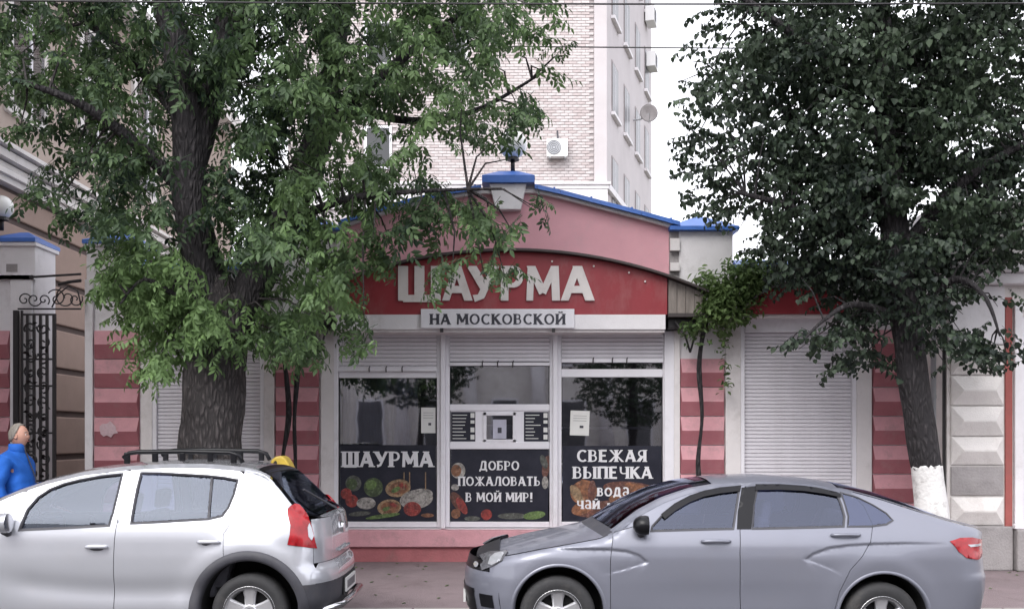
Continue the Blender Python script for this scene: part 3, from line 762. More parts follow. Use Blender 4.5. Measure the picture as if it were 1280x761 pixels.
def p2(r):
    mb = MB(); L = [(565, 588, 9, 10, 0, 2), (565, 588, 6.5, 7.5, 0, 4), (566, 609, 5, 4, 0, 2), (572, 627, 7, 14, 35, 8), (577, 632, 5, 12, 30, 0), (569, 642, 6, 6, 0, 4),
        (608, 643, 7, 6.5, 0, 0), (608, 646, 5, 4, 10, 0), (683, 583, 5, 14, -10, 8), (684, 603, 4, 8, 0, 2), (680, 577, 4, 9, 20, 9), (640, 645, 18, 4, 0, 9), (668, 644, 14, 5, 8, 5), (590, 648, 10, 3, 0, 9)]
    for k, (a, b, c, d, e, f) in enumerate(L):
        a = min(max(a, 563.5 + c), 685.5 - c) if e == 0 else a
        mb = MB(); dsc(mb, k, a, b, c, d, e, 0); obj('printed_food', mb, cols[f], r)
    obj('lettering', text_mb('ДОБРО', fx(624), fz(587.5), 11.5 / 94.2, py_ - .0085, .002, width=fx(649) - fx(599), tw=.2, hw=.13), M['pw'], r)
    obj('lettering', text_mb('ПОЖАЛОВАТЬ', fx(624), fz(607), 11.5 / 94.2, py_ - .0085, .002, width=fx(676) - fx(573), tw=.2, hw=.13), M['pw'], r)
    obj('lettering', text_mb('В МОЙ МИР!', fx(624), fz(627), 11.5 / 94.2, py_ - .0085, .002, width=fx(666) - fx(582), tw=.2, hw=.13), M['pw'], r)
poster('window_poster', 'dark poster reading ДОБРО ПОЖАЛОВАТЬ В МОЙ МИР! below the serving hatch', 563.5, 685.5, 561.5, 651.5, p2)
def p3(r):
    mb = MB(); L = [(790, 612, 36, 10, -6, 8), (765, 636, 50, 11, 4, 8), (730, 615, 17, 15, 20, 7), (722, 618, 6, 14, 35, 3), (732, 613, 6, 15, 15, 7), (740, 614, 5, 14, -5, 8), (728, 635, 14, 8, 20, 7), (790, 635, 20, 8, 0, 7), (800, 612, 20, 6, -20, 7), (775, 622, 14, 6, 10, 4)]
    for k, (a, b, c, d, e, f) in enumerate(L): mb = MB(); dsc(mb, k, a, b, c, d, e, 0); obj('printed_food', mb, cols[f], r)
    obj('lettering', text_mb('СВЕЖАЯ', fx(765), fz(577), 15 / 94.2, py_ - .0065, .002, width=fx(808) - fx(721), tw=.2, hw=.13), M['pw'], r)
    obj('lettering', text_mb('ВЫПЕЧКА', fx(766), fz(598), 15 / 94.2, py_ - .0065, .002, width=fx(816) - fx(717), tw=.2, hw=.13), M['pw'], r)
    obj('lettering', text_mb('вода', fx(767), fz(620), 16 / 94.2, py_ - .0065, .002, width=fx(787) - fx(747), tw=.2, hw=.15), M['pw'], r)
    obj('lettering', text_mb('чай • кофе', fx(768), fz(636), 16 / 94.2, py_ - .0065, .002, width=fx(815) - fx(722), tw=.2, hw=.15), M['pw'], r)
poster('window_poster', 'dark poster reading СВЕЖАЯ ВЫПЕЧКА over printed croissants on the right window', 703.5, 827.5, 557, 651.5, p3)
def menu(a, b, label):
    r = thing('menu_card', label, 'menu', (fx(a), sf_y - .025, fz(551)), 'menu cards beside the hatch')
    y = sf_y - .022
    mb = MB(); mb.box(fx(a), fx(b), y - .003, y, fz(551.5), fz(514.5)); obj('card', mb, M['poster'], r)
    mb = MB(); rr = random.Random(a)
    for k in range(8):
        z = 518 + k * 4.2
        mb.box(fx(a + 2), fx(a + 12 + rr.random() * 9), y - .0045, y - .0031, fz(z + 1.0), fz(z))
    for z0, z1 in ((516, 522), (525, 529), (534, 540), (543, 549)): mb.box(fx(b - 6), fx(b - 1), y - .0045, y - .0031, fz(z1), fz(z0))
    obj('printed_lines', mb, M['paper'], r)
menu(563.5, 594, 'dark menu card with white lines left of the serving hatch')
menu(655, 685.5, 'dark menu card with white lines right of the serving hatch')
def note(a, b, t, bo, label, rot):
    mb = MB(); w = fx(b) - fx(a); h = fz(t) - fz(bo)
    mb.box(-w / 2, w / 2, -.002, 0, -h / 2, h / 2)
    r = thing('paper_notice', label, 'notice', (fx((a + b) / 2), py_, fz((t + bo) / 2)), 'paper notices taped inside the windows')
    r['nolocal'] = 1; r.rotation_euler[1] = R(rot)
    obj('sheet', mb, M['paper'], r)
    k = MB()
    for i in range(3): k.box(-w * .35, w * .35, -.0032, -.0021, h * (.30 - i * .10) - .004, h * (.30 - i * .10))
    k.box(0, w * .2, -.0032, -.0021, -h * .2, -h * .1)
    obj('printed_lines', k, M['ink'], r)
note(526, 544, 509, 541, 'white paper notice at the right edge of the left window', 0)
note(713, 737, 513, 544, 'white paper notice in the dark right window above the croissant poster', 2)
# sign on the serving hatch pane
mb = MB(); y = sf_y - .006
mb.box(fx(616), fx(633), y - .002, y, fz(548), fz(524))
r = thing('hatch_notice', 'grey printed sheet in the serving hatch pane', 'notice', (fx(624), y, fz(548)))
obj('sheet', mb, M['curtain'], r)
mb = MB(); mb.box(fx(622), fx(627), y - .0035, y - .0021, fz(541), fz(534)); obj('printed_mark', mb, M['ink'], r)

# ------------------------------------------------------------------ gate pillars
def gate_pillar(px0, px1, label, strip, rust, eave, apex, D=FY, det=False):
    t = thing('gate_pillar', label, 'pillar', (fx((px0 + px1) / 2), FY, BASE), 'pillars with blue caps')
    mb = MB(); mb.box(fx(px0), fx(px1), FY + .0, FY + .62, BASE, fz(eave)); obj('shaft', mb, M['plaster'], t, bevel=.01)
    hip_cap(px0 - 3, px1 + 3, eave, apex, FY + .31, t, .38)
    a, b = strip
    mb = MB(); mb.box(fx(a), fx(b), FY - .06, FY - .001, BASE, fz(350)); obj('corner_strip', mb, M['plaster'], t, bevel=.008)
    a, b = rust
    py = 413
    while py < 660:
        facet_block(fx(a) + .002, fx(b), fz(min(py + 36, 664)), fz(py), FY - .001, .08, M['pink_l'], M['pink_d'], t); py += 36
    mb = MB(); mb.box(fx(px0) - .02, fx(px1) + .02, FY - .12, FY - .002, BASE, fz(664)); obj('base', mb, M['plinth'], t, bevel=.01)
    mb = MB(); mb.box(fx(px0) - .03, fx(px1) + .03, FY - .05, FY + .67, fz(308), fz(eave) - .001); obj('capital', mb, M['plaster'], t, bevel=.008)
    if det:
        mb = MB(); mb.box(fx(8), fx(22), FY - .006, FY - .001, fz(340), fz(330)); obj('vent', mb, M['stoneg'], t)
        mb = MB(); mb.box(fx(px0) - .02, fx(px1) + .01, FY - .08, FY - .062, fz(350), fz(345)); mb.box(fx(px0) - .02, fx(px1) + .01, FY - .08, FY - .001, fz(350), fz(345)); obj('band', mb, M['plaster'], t)
    return t
gate_pillar(-10, 44, 'white gate pillar with blue cap at the left edge, left of the iron gate', (15, 42), (-8, 14), 303, 285, det=True)
gp = gate_pillar(108, 176, 'pink banded pillar with blue cap between the iron gate and the left shutter', (108, 118), (119, 175), 305, 286)
mb = MB(); rr = random.Random(3)
pts = [(fx(139) + (.075 + .07 * rr.random()) * math.cos(a * .45), fz(537) + (.07 + .06 * rr.random()) * math.sin(a * .45)) for a in range(14)]
mb.add([(x, FY - .083, z) for x, z in pts] + [(fx(139), FY - .09, fz(537))], [(i, (i + 1) % 14, 14) for i in range(14)])
obj('plaster_patch', mb, nmat('faded_patch', (.56, .42, .45), .8, .1, 30, dirt=(.5, .28, .32), dirt_amt=.9, dirt_scale=18), gp)

# ------------------------------------------------------------------ wrought iron gate
gt = thing('iron_gate', 'tall black wrought iron gate leaf with leaf scrolls between the two left pillars', 'gate', (fx(52), FY, BASE))
gy = FY - .17
def bar(a, b, t, bo, r=.013, name='bar', sq=True):
    mb = MB(); mb.box(min(fx(a), fx(b)) - r, max(fx(a), fx(b)) + r, gy - r, gy + r, fz(bo), fz(t)); return obj(name, mb, M['iron'], gt)
bar(28, 28, 390, 640, .03, 'gate_post'); bar(35, 35, 390, 640, .014)
for a in (42, 50, 58, 66): bar(a, a, 396, 690, .016)
bar(75, 75, 394, 690, .02)
for z in (395, 450, 483, 541, 600, 688):
    mb = MB(); mb.box(fx(36), fx(75), gy - .013, gy + .013, fz(z) - .012, fz(z) + .012); obj('rail', mb, M['iron'], gt)
rr = random.Random(5)
def spiral(cx, cz, r0, turns, dirn, y, start=0, rad=.008):
    pts = []
    for i in range(26):
        t = i / 25; a = start + dirn * t * turns * 2 * math.pi; r = r0 * (1 - .85 * t)
        pts.append((cx + r * math.cos(a), y, cz + r * math.sin(a)))
    mb = MB(); mb.tube(pts, rad, 5); return mb
for i, z in enumerate(range(412, 680, 18)):
    for j, a in enumerate((46, 62)):
        s_ = 1 if (i + j) % 2 else -1
        mb = spiral(fx(a), fz(z), .085, 1.1, s_, gy - .015, rr.random() * 6, .013)
        for q in range(2):      # iron leaves
            lx, lz, an = fx(a) + rr.uniform(-.06, .06), fz(z) + rr.uniform(-.07, .07), rr.uniform(0, 6)
            ca, sa = math.cos(an), math.sin(an)
            mb.add([(lx, gy - .03, lz), (lx + .03 * ca - .02 * sa, gy - .04, lz + .03 * sa + .02 * ca), (lx + .075 * ca, gy - .03, lz + .075 * sa), (lx + .03 * ca + .02 * sa, gy - .045, lz + .03 * sa - .02 * ca)], [(0, 1, 2, 3), (3, 2, 1, 0)])
        obj('scroll', mb, M['iron'], gt, smooth=True)
# overthrow above the gate
ot = thing('gate_overthrow', 'curling black ironwork arch spanning above the gate between the pillars', 'ironwork', (fx(76), FY, fz(390)))
mb = MB(); mb.tube([(fx(30), gy, fz(388)), (fx(108), gy, fz(388))], .012, 6); obj('lower_bar', mb, M['iron'], ot)
mb = MB(); mb.tube([(fx(44), gy, fz(349)), (fx(108), gy, fz(345))], .016, 6); obj('upper_bar', mb, M['iron'], ot)
mb = MB(); mb.tube([(fx(80), gy, fz(358)), (fx(92), gy, fz(355)), (fx(108), gy, fz(353))], .022, 6); obj('upper_bar', mb, M['iron'], ot)
for cx, r, d in ((38, .09, 1), (50, .10, -1), (62, .08, 1), (78, .13, -1), (90, .15, 1), (101, .10, -1)):
    obj('scroll', spiral(fx(cx), fz(380) + r * .4, r, 1.2, d, gy, cx, .009), M['iron'], ot, smooth=True)
mb = MB(); mb.tube([(fx(72), gy, fz(386)), (fx(80), gy, fz(370)), (fx(92), gy, fz(360)), (fx(104), gy, fz(366)), (fx(108), gy, fz(384))], .010, 6); obj('arch_bar', mb, M['iron'], ot, smooth=True)

# ------------------------------------------------------------------ brown rusticated building at the left
bb = thing('stucco_building', 'tall brown stucco building with deep horizontal joints receding behind the gate', 'building', (-9.5, 18, 0.15))
WX = -7.02
mb = MB(); mb.box(-14, WX - .05, 8.5, 26, BASE, 9.2); obj('core_wall', mb, M['joint'], bb)
z = BASE; i = 0
while z < 5.2:
    h = .64; mb = MB(); zt = min(z + h, 5.24)
    mb.box(WX - .06, WX, 8.45, 26.02, z + .03, zt - .03); obj('stone_course', mb, M['brown'], bb, bevel=.02); z += h + .03; i += 1
for (z0, z1, pr) in ((5.27, 5.36, .10), (5.36, 5.44, .16), (5.46, 5.53, .12), (5.55, 5.66, .22), (5.68, 5.74, .3)):
    mb = MB(); mb.box(WX - .05, WX + pr, 8.4, 26.05, z0 + .002, z1 - .002); obj('cornice_moulding', mb, M['stone'], bb)
mb = MB(); mb.box(WX - .05, WX - .005, 8.45, 26.02, 5.76, 9.2); obj('upper_wall', mb, M['brownred'], bb)
for y in (10.2, 12.6, 15.0, 17.4, 19.8, 22.2):
    w = MB(); w.box(WX - .03, WX + .06, y - .62, y + .62, 6.3, 8.6); f = obj('window_surround', w, M['stone'], bb, bevel=.01)
    w = MB(); w.box(WX + .062, WX + .072, y - .46, y + .46, 6.45, 8.45); obj('pane', w, M['glassd'], f)
    w = MB(); w.box(WX + .061, WX + .0615, y - .46, y + .46, 6.45, 8.45); obj('room', w, M['dark'], f)
    w = MB(); w.box(WX + .073, WX + .10, y - .03, y + .03, 6.45, 8.45); w.box(WX + .0731, WX + .098, y - .46, y + .46, 7.6, 7.66); obj('frame', w, M['upvc'], f)
mb = MB(); mb.box(-14.2, WX + .4, 8.3, 26.3, 9.2, 9.5); obj('eaves', mb, M['stone'], bb)

# ------------------------------------------------------------------ cream building at the right edge
RY = 12.85
cb = thing('cream_building', 'cream building with faceted stone blocks and a red edge strip at the right', 'building', (8, 15, 0.15))
def rx(px): return PX(px, RY)
def rz(py): return PZ(py, RY)
mb = MB(); mb.box(rx(1184), rx(1266), RY, RY + .5, BASE, rz(250)); mb.box(rx(1266), 12.5, RY, RY + .5, rz(395), rz(250)); mb.box(rx(1266), 12.5, RY, RY + .5, BASE, rz(657))
mb.box(rx(1266) + 1.35, 12.5, RY, RY + .5, rz(656.8), rz(395.2))
mb.box(rx(1184), 12.5, RY + .5, 22, BASE, rz(250))
obj('wall', mb, M['stone'], cb)
for k, (t, b) in enumerate(((432, 468), (470, 506), (508, 544), (546, 580), (583, 618), (621, 655))):
    x0, x1, z0, z1 = rx(1188), rx(1253), rz(b), rz(t)
    d = .075 if k != 4 else .02
    v = [(x0, RY - .002, z0), (x1, RY - .002, z0), (x1, RY - .002, z1), (x0, RY - .002, z1),
         (x0, RY - .03, z0), (x1, RY - .03, z0), (x1, RY - .03, z1), (x0, RY - .03, z1),
         (x0 + .12, RY - .03 - d, (z0 + z1) / 2 - .01), (x1 - .12, RY - .03 - d, (z0 + z1) / 2 - .01), (x1 - .12, RY - .03 - d, (z0 + z1) / 2 + .01), (x0 + .12, RY - .03 - d, (z0 + z1) / 2 + .01)]
    mb = MB(); mb.add(v, [(4, 5, 9, 8), (7, 11, 10, 6), (4, 8, 11, 7), (5, 6, 10, 9), (8, 9, 10, 11), (0, 1, 5, 4), (3, 7, 6, 2), (0, 4, 7, 3), (1, 2, 6, 5)])
    o = obj('block', mb, M['stone'] if k != 4 else M['stoneg'], cb)
    if k == 4: o['label'] = 'worn flat block with broken plaster'
mb = MB(); mb.box(rx(1186), rx(1262), RY - .10, RY - .001, BASE, rz(657)); obj('plinth', mb, M['stoneg'], cb, bevel=.02)
mb = MB(); mb.box(rx(1264), rx(1400), RY - .16, RY - .001, BASE, rz(660)); obj('plinth', mb, M['stoneg'], cb, bevel=.02)
mb = MB(); mb.box(rx(1255.5), rx(1264), RY - .03, RY - .001, rz(657), rz(372)); obj('red_strip', mb, M['redstrip'], cb)
mb = MB(); mb.box(rx(1186), rx(1254), RY - .04, RY - .001, rz(430), rz(358)); obj('capital', mb, M['plaster'], cb)
mb = MB(); mb.box(rx(1184) - .06, 12.5, RY - .16, RY - .0005, rz(357), rz(343)); obj('cornice', mb, M['plaster'], cb, bevel=.02)
mb = MB(); mb.box(rx(1184) - .12, 12.5, RY - .24, RY - .0004, rz(342.8), rz(334)); obj('cornice', mb, M['plaster'], cb, bevel=.02)
wf = MB(); wf.box(rx(1266), rx(1276), RY - .06, RY + .1, rz(657), rz(388)); wf.box(rx(1266), rx(1266) + 1.35, RY - .06, RY + .1, rz(388), rz(378)); wf.box(rx(1266) + 1.25, rx(1266) + 1.35, RY - .06, RY + .1, rz(657), rz(388.2))
f = obj('window', wf, M['plaster'], cb, bevel=.008)
for zz in (432, 477, 522, 567, 612, 652):
    m_ = MB(); m_.box(rx(1276) + .001, rx(1266) + 1.249, RY + .04, RY + .08, rz(zz + 1.5), rz(zz - 1.5)); obj('glazing_bar', m_, M['upvc'], f)
m_ = MB(); m_.box(rx(1276) + .001, rx(1276) + .06, RY + .035, RY + .085, rz(657), rz(388.5)); m_.box(rx(1276) + .5, rx(1276) + .56, RY + .035, RY + .085, rz(657), rz(388.5)); obj('glazing_frame', m_, M['upvc'], f)
m_ = MB(); m_.box(rx(1276), rx(1266) + 1.249, RY + .055, RY + .062, rz(656.9), rz(388.6)); obj('pane', m_, M['glassd'], f)
m_ = MB(); m_.box(rx(1276), rx(1266) + 1.249, RY + .3, RY + .31, rz(656.9), rz(388.6)); obj('room', m_, M['dark'], f)
m_ = MB(); m_.box(rx(1262) , rx(1266) + 1.4, RY - .14, RY - .061, rz(660) + .002, rz(654)); obj('sill', m_, M['plaster'], f, bevel=.01)
# downpipe in the corner
dp = thing('downpipe', 'grey metal downpipe in the corner behind the whitewashed tree', 'pipe', (5.42, 13.3, .2))
dx = PX(1171, 13.25)
mb = MB(); mb.tube([(dx, 13.25, z_) for z_ in (.2, 1.2, 2.4, 3.6, 4.4)], .075, 16); obj('pipe', mb, M['metal'], dp, smooth=True)
for z_ in (1.0, 2.3, 3.5):
    mb = MB(); mb.lathe([(.076, -.02), (.085, -.02), (.085, .02), (.076, .02)], (dx, 13.25, z_), 'z', 16); obj('collar', mb, M['metal'], dp)
dk = MB(); dk.tube([(PX(1183, 12.9) - .03, 12.90, z_) for z_ in (.3, 4.5)], .02, 6)
tag(obj('dark_gap_strip', dk, M['iron']), 'thin black strip for the dark gap at the corner of the cream building', 'dark gap')  # black tube drawn for the shade in the dark corner gap

# ------------------------------------------------------------------ pale brick tower behind
TD = 31.0
tw = thing('apartment_tower', 'tall pale brick apartment block rising behind the pink gable', 'building', (0, 35, 0))
tx0, tx1 = PX(360, TD), PX(757, TD)
dirx, diry = 360 / math.hypot(360, F), F / math.hypot(360, F)
ztop = 22.0; zb = PZ(232, TD)
mb = MB()
A = Vector((tx0, TD, 0)); B = Vector((tx1, TD, 0)); C = Vector((tx1 + dirx * 9.9, TD + diry * 9.9, 0)); Dd = Vector((tx0 + dirx * 9.9, TD + diry * 9.9, 0))
q = [A, B, C, Dd]
mb.add([(p.x, p.y, 0) for p in q] + [(p.x, p.y, ztop) for p in q], [(0, 1, 5, 4), (1, 2, 6, 5), (2, 3, 7, 6), (3, 0, 4, 7), (4, 5, 6, 7)])
obj('core_wall', mb, [M['towerp']], tw)
# front skin of mortar with every brick standing proud
mm = MB(); mm.box(tx0, tx1, TD - .02, TD - .001, zb, ztop); obj('mortar_bed', mm, M['mortar'], tw)
bh, bl = .086, .25; gp_ = .012
zc_ = zb; courses = []
while zc_ < 16.0: courses.append(zc_); zc_ += bh
bricks = []
for ci, z0 in enumerate(courses):
    x = tx1 - .35 - (bl / 2 if ci % 2 else 0)
    while x > tx0 + .3:
        bricks.append((x - bl, z0)); x -= bl
def proud(bx, bz): 
    return .012 + .012 * random.random()
# window niche in the front wall: leave bricks out
nx0, nx1, nz0, nz1 = PX(455, TD), PX(490, TD), PZ(212, TD), PZ(158, TD)
bricks = [b for b in bricks if not (b[0] + bl > nx0 and b[0] < nx1 and b[1] + bh > nz0 and b[1] < nz1)]
near = sorted(bricks, key=lambda b: abs(b[0] - PX(715, TD)) + abs(b[1] - PZ(175, TD)) * 1.2)
bm1 = MB(); bm1.box(0, bl - gp_, TD - .045, TD - .021, 0, bh - gp_ - .004)
pro = []
for mt in ('brick', 'brick2'):
    q_ = MB(); q_.v = list(bm1.v); q_.f = list(bm1.f); q_.m = list(bm1.m)
    pro.append(q_)
firsts = [None, None]
for i, (x, z) in enumerate(near[:300]):
    k = 1 if random.random() < .3 else 0
    if firsts[k] is None:
        o = obj('brick', pro[k], M[('brick', 'brick2')[k]], tw); firsts[k] = o
        mpi = o.matrix_parent_inverse.copy()
    else: o = firsts[k].copy(); COL.objects.link(o)
    o.location = (x, random.uniform(-.006, .006), z)
rest = MB()
for (x, z) in near[300:]:
    if z > 15: continue
    d = random.uniform(-.006, .006)
    rest.box(x, x + bl - gp_, TD - .045 + d, TD - .021, z, z + bh - gp_ - .004, 1 if random.random() < .3 else 0)
o = obj('brickwork', rest, [M['brick'], M['brick2']], tw); o['kind'] = 'stuff'
mm = MB(); mm.box(tx1 - .345, tx1 + .03, TD - .07, TD - .021, zb, ztop); obj('corner_strip', mm, M['towerp'], tw)
for (t, b, pr) in ((229, 232, .14), (232, 237, .08), (237, 262, .05)):
    mm = MB()
    mm.box(tx0, tx1 + pr, TD - pr - .05, TD - .0005, PZ(b, TD) + .002, PZ(t, TD))
    obj('base_moulding', mm, M['plaster'], tw)
def on_side(t): return Vector((tx1 + dirx * t, TD + diry * t, 0))
nrm = Vector((diry, -dirx, 0))
for (t, b) in ((229, 237),):
    a_, b_ = on_side(-.05), on_side(9.95); mm = MB()
    z0, z1 = PZ(b, TD), PZ(t, TD)
    v = [a_, b_, b_ + nrm * .12, a_ + nrm * .12]
    mm.add([(p.x, p.y, z0) for p in v] + [(p.x, p.y, z1) for p in v], [(3, 2, 6, 7), (0, 3, 7, 4), (4, 7, 6, 5), (0, 1, 2, 3), (1, 5, 6, 2)])
    obj('side_moulding', mm, M['plaster'], tw)
def side_box(name, t0, t1, z0, z1, d0, d1, m, parent):
    mm = MB(); v = [on_side(t0) + nrm * d0, on_side(t1) + nrm * d0, on_side(t1) + nrm * d1, on_side(t0) + nrm * d1]
    mm.add([(p.x, p.y, z0) for p in v] + [(p.x, p.y, z1) for p in v], [(3, 2, 6, 7), (0, 3, 7, 4), (4, 7, 6, 5), (0, 1, 2, 3), (1, 5, 6, 2), (0, 4, 5, 1)])
    return obj(name, mm, m, parent)
for fl in range(-1, 5):
    for t in (1.0, 3.3, 5.7, 8.0):
        zt = 10.42 + (fl - 0) * 2.95
        if fl == -1 and t == 1.0: zt = zt
        w = side_box('window', t, t + 1.15, zt - 1.6, zt, .005, .02, M['mortar'], tw)
        side_box('pane', t + .06, t + 1.09, zt - 1.54, zt - .06, .022, .03, M['tpane'], w)
        side_box('sill', t - .08, t + 1.23, zt - 1.72, zt - 1.62, .004, .12, M['plaster'], w)
        side_box('frame', t + .54, t + .58, zt - 1.54, zt - .06, .031, .036, M['upvc'], w)
# front windows: one slot visible through the left tree
for (a, b, t, bo) in ((455, 490, 158, 212), (455, 490, 28, 82), (560, 585, 28, 82)):
    mm = MB(); mm.box(PX(a, TD), PX(b, TD), TD - .075, TD - .03, PZ(bo, TD), PZ(t, TD)); w = obj('window', mm, M['upvc'], tw)
    mm = MB(); mm.box(PX(a + 4, TD), PX(b - 3, TD), TD - .085, TD - .077, PZ(bo - 3, TD), PZ(t + 3, TD)); obj('pane', mm, M['glassd'], w)
    mm = MB(); mm.box(PX(a + 4, TD), PX(b - 3, TD), TD - .0765, TD - .076, PZ(bo - 3, TD), PZ(t + 3, TD)); obj('room', mm, M['dark'], w)
# air conditioners and dish
def ac_unit(name, label, px0, px1, py0, py1, y):
    r = thing(name, label, 'air conditioner', (PX((px0 + px1) / 2, y), y, PZ(py1, y)), 'air conditioners on the tower')
    mb = MB(); mb.box(PX(px0, y), PX(px1, y), y - .32, y - .05, PZ(py1, y), PZ(py0, y)); obj('casing', mb, M['white'], r, bevel=.015)
    cx, cz = PX(px0 + (px1 - px0) * .34, y), PZ((py0 + py1) / 2, y); rad = (PZ(py0, y) - PZ(py1, y)) * .40
    mb = MB(); mb.lathe([(0, -.012), (rad, -.012), (rad, 0)], (cx, y - .32, cz), 'y', 24); g_ = obj('fan_grille', mb, M['metal'], r)
    mb = MB()
    for k in range(1, 5): mb.lathe([(rad * k / 4.3, -.022), (rad * k / 4.3 + .012, -.022), (rad * k / 4.3 + .012, -.013)], (cx, y - .32, cz), 'y', 20)
    obj('grille_ring', mb, M['blackpl'], g_)
    for px in (px0 + 3, px1 - 4):
        mb = MB(); mb.box(PX(px, y), PX(px + 1.5, y), y - .35, y - .02, PZ(py1, y) - .05, PZ(py1, y) - .004); obj('bracket', mb, M['metal'], r)
    mb = MB(); mb.tube([(PX(px0 + 14, y), y - .2, PZ(py0, y)), (PX(px0 + 13.5, y), y - .1, PZ(py0 - 12, y))], .03, 6); obj('pipe', mb, M['blackpl'], r)
ac_unit('air_conditioner', 'white air conditioner unit low on the tower front above the pink gable', 683, 709, 177, 199, TD - .05)
def side_ac(t, z, label):
    p = on_side(t) + nrm * .02
    r = thing('air_conditioner', label, 'air conditioner', (p.x, p.y, z), 'air conditioners on the tower')
    side_box('casing', t, t + .8, z, z + .55, .05, .38, M['white'], r)
    side_box('fan_grille', t + .1, t + .55, z + .06, z + .49, .382, .39, M['blackpl'], r)
side_ac(8.2, PZ(72, 38), 'air conditioner high on the tower side wall beside the far windows')
side_ac(7.9, PZ(18, 38), 'air conditioner at the top of the tower side wall')
sd = thing('satellite_dish', 'round grey satellite dish on the side wall of the brick tower', 'dish', tuple(on_side(5.3) + Vector((0, 0, PZ(150, 36)))))
c = on_side(5.3) + nrm * .55 + Vector((0, 0, PZ(142, 36)))
mb = MB(); prof = [(0, .10)] + [(0.30 * k / 6, .10 - .10 * (k / 6) ** 2) for k in range(1, 7)] + [(.31, -.012), (0.25, .03), (0, .085)]
mb.lathe(prof, tuple(c), 'y', 24); obj('dish', mb, M['stoneg'], sd, smooth=True)
mb = MB(); mb.tube([tuple(c + Vector((0, .1, 0))), tuple(c - nrm * .3 + Vector((0, 0, -.2))), tuple(c - nrm * .54 + Vector((0, 0, -.2)))], .03, 6); mb.tube([tuple(c + Vector((0, 0, -.35))), tuple(c + Vector((0, -.3, -.1)))], .012, 5)
obj('arm', mb, M['metal'], sd)

# ------------------------------------------------------------------ globe lamps, cables
def globe(px, py, r, base_py, label, y=FY + .15):
    t = thing('globe_lamp', label, 'lamp', (PX(px, y), y, PZ(base_py, y)), 'round globe lamps on the roofline')
    c = (PX(px, y), y, PZ(py, y))
    prof = [(r * math.sin(math.pi * k / 14) + 1e-4, -r * math.cos(math.pi * k / 14)) for k in range(15)]
    mb = MB(); mb.lathe(prof, c, 'z', 24); obj('globe', mb, M['ltglass'], t, smooth=True)
    mb = MB(); mb.tube([(c[0], y, PZ(base_py, y)), (c[0], y, c[2] - r + .01)], .03, 10); obj('stem', mb, M['iron'], t, smooth=True)
    mb = MB(); mb.lathe([(.0, -.03), (.09, -.03), (.07, .03), (.05, .05)], (c[0], y, c[2] - r + .01), 'z', 16); obj('collar', mb, M['iron'], t)
globe(641, 181, .19, 215, 'round white globe lamp on the peak of the pink gable')
globe(2, 259, .155, 288, 'round white globe lamp on the gate pillar at the left edge')
def cable(p0, p1, sag, r, label):
    pts = []
    for i in range(41):
        t = i / 40; p = Vector(p0).lerp(Vector(p1), t); p.z -= sag * 4 * t * (1 - t); pts.append(p)
    mb = MB(); mb.tube(pts, r, 6); tag(obj('overhead_cable', mb, M['iron'], smooth=True), label, 'cable', 'overhead cables')
cable((-22, 22, PZ(55, 22) + .5), (34, 22, PZ(55, 22) + .3), .5, .014, 'thin overhead cable crossing in front of the brick tower')
cable((-20, 9.4, PZ(2, 9.4) + .35), (22, 9.4, PZ(2, 9.4) + .3), .35, .008, 'thin overhead cable along the top edge in front of the right tree')

# ------------------------------------------------------------------ across the street, seen only in the glass and paint
ob = thing('colonnade_building', 'long pale building with columns across the street, seen reflected in the shop windows', 'building', (0, -20, .15))
mb = MB(); mb.box(-26, 26, -24, -17, BASE, 8.5); obj('wall', mb, M['stone'], ob)
mb = MB(); mb.box(-26.5, 26.5, -24.5, -16.2, 8.5, 9.2); obj('roof', mb, M['stoneg'], ob)
for i in range(18):
    x = -25 + i * 2.9
    mb = MB(); mb.tube([(x, -16.6, BASE), (x, -16.6, 8.3)], .28, 12); obj('column', mb, M['plaster'], ob, smooth=True)
    mb = MB(); mb.box(x + .9, x + 2.1, -16.99, -16.9, 1.2, 3.4); w = obj('window', mb, M['upvc'], ob)
    mb = MB(); mb.box(x + 1, x + 2.0, -16.89, -16.88, 1.3, 3.3); obj('pane', mb, M['tpane'], w)
    mb = MB(); mb.box(x + .9, x + 2.1, -16.99, -16.9, 4.9, 7.4); w = obj('window', mb, M['upvc'], ob)
    mb = MB(); mb.box(x + 1, x + 2.0, -16.89, -16.88, 5.0, 7.3); obj('pane', mb, M['tpane'], w)

# ------------------------------------------------------------------ yellow hood behind the silver car
yh = thing('yellow_call_box', 'small rounded yellow hood with a dark opening, behind the roof of the silver car', 'call box', (PX(352, 11.6), 11.6, .15))
yc = 11.6; sx = PX(353, yc); zt = PZ(569, yc)
mb = MB(); prof = [(-.115, -.30), (-.115, -.10), (-.10, -.05), (-.06, -.012), (0, 0), (.05, -.02), (.09, -.08), (.13, -.17), (.155, -.30)]
mb.prism([(sx + a, zt + b) for a, b in prof][::-1], yc - .12, yc + .14); obj('hood', mb, M['yellow'], yh, bevel=.02)
mb = MB(); mb.disc(sx - .055, zt - .10, yc - .1215, .022, .045, R(-12)); obj('opening', mb, M['iron'], yh)
mb = MB(); mb.tube([(sx, yc, .15), (sx, yc, zt - .3)], .04, 12); obj('post', mb, M['yellow'], yh, smooth=True)
mb = MB(); mb.lathe([(0, 0.03), (.13, .03), (.13, 0)], (sx, yc, .15), 'z', 16); obj('foot', mb, M['iron'], yh)
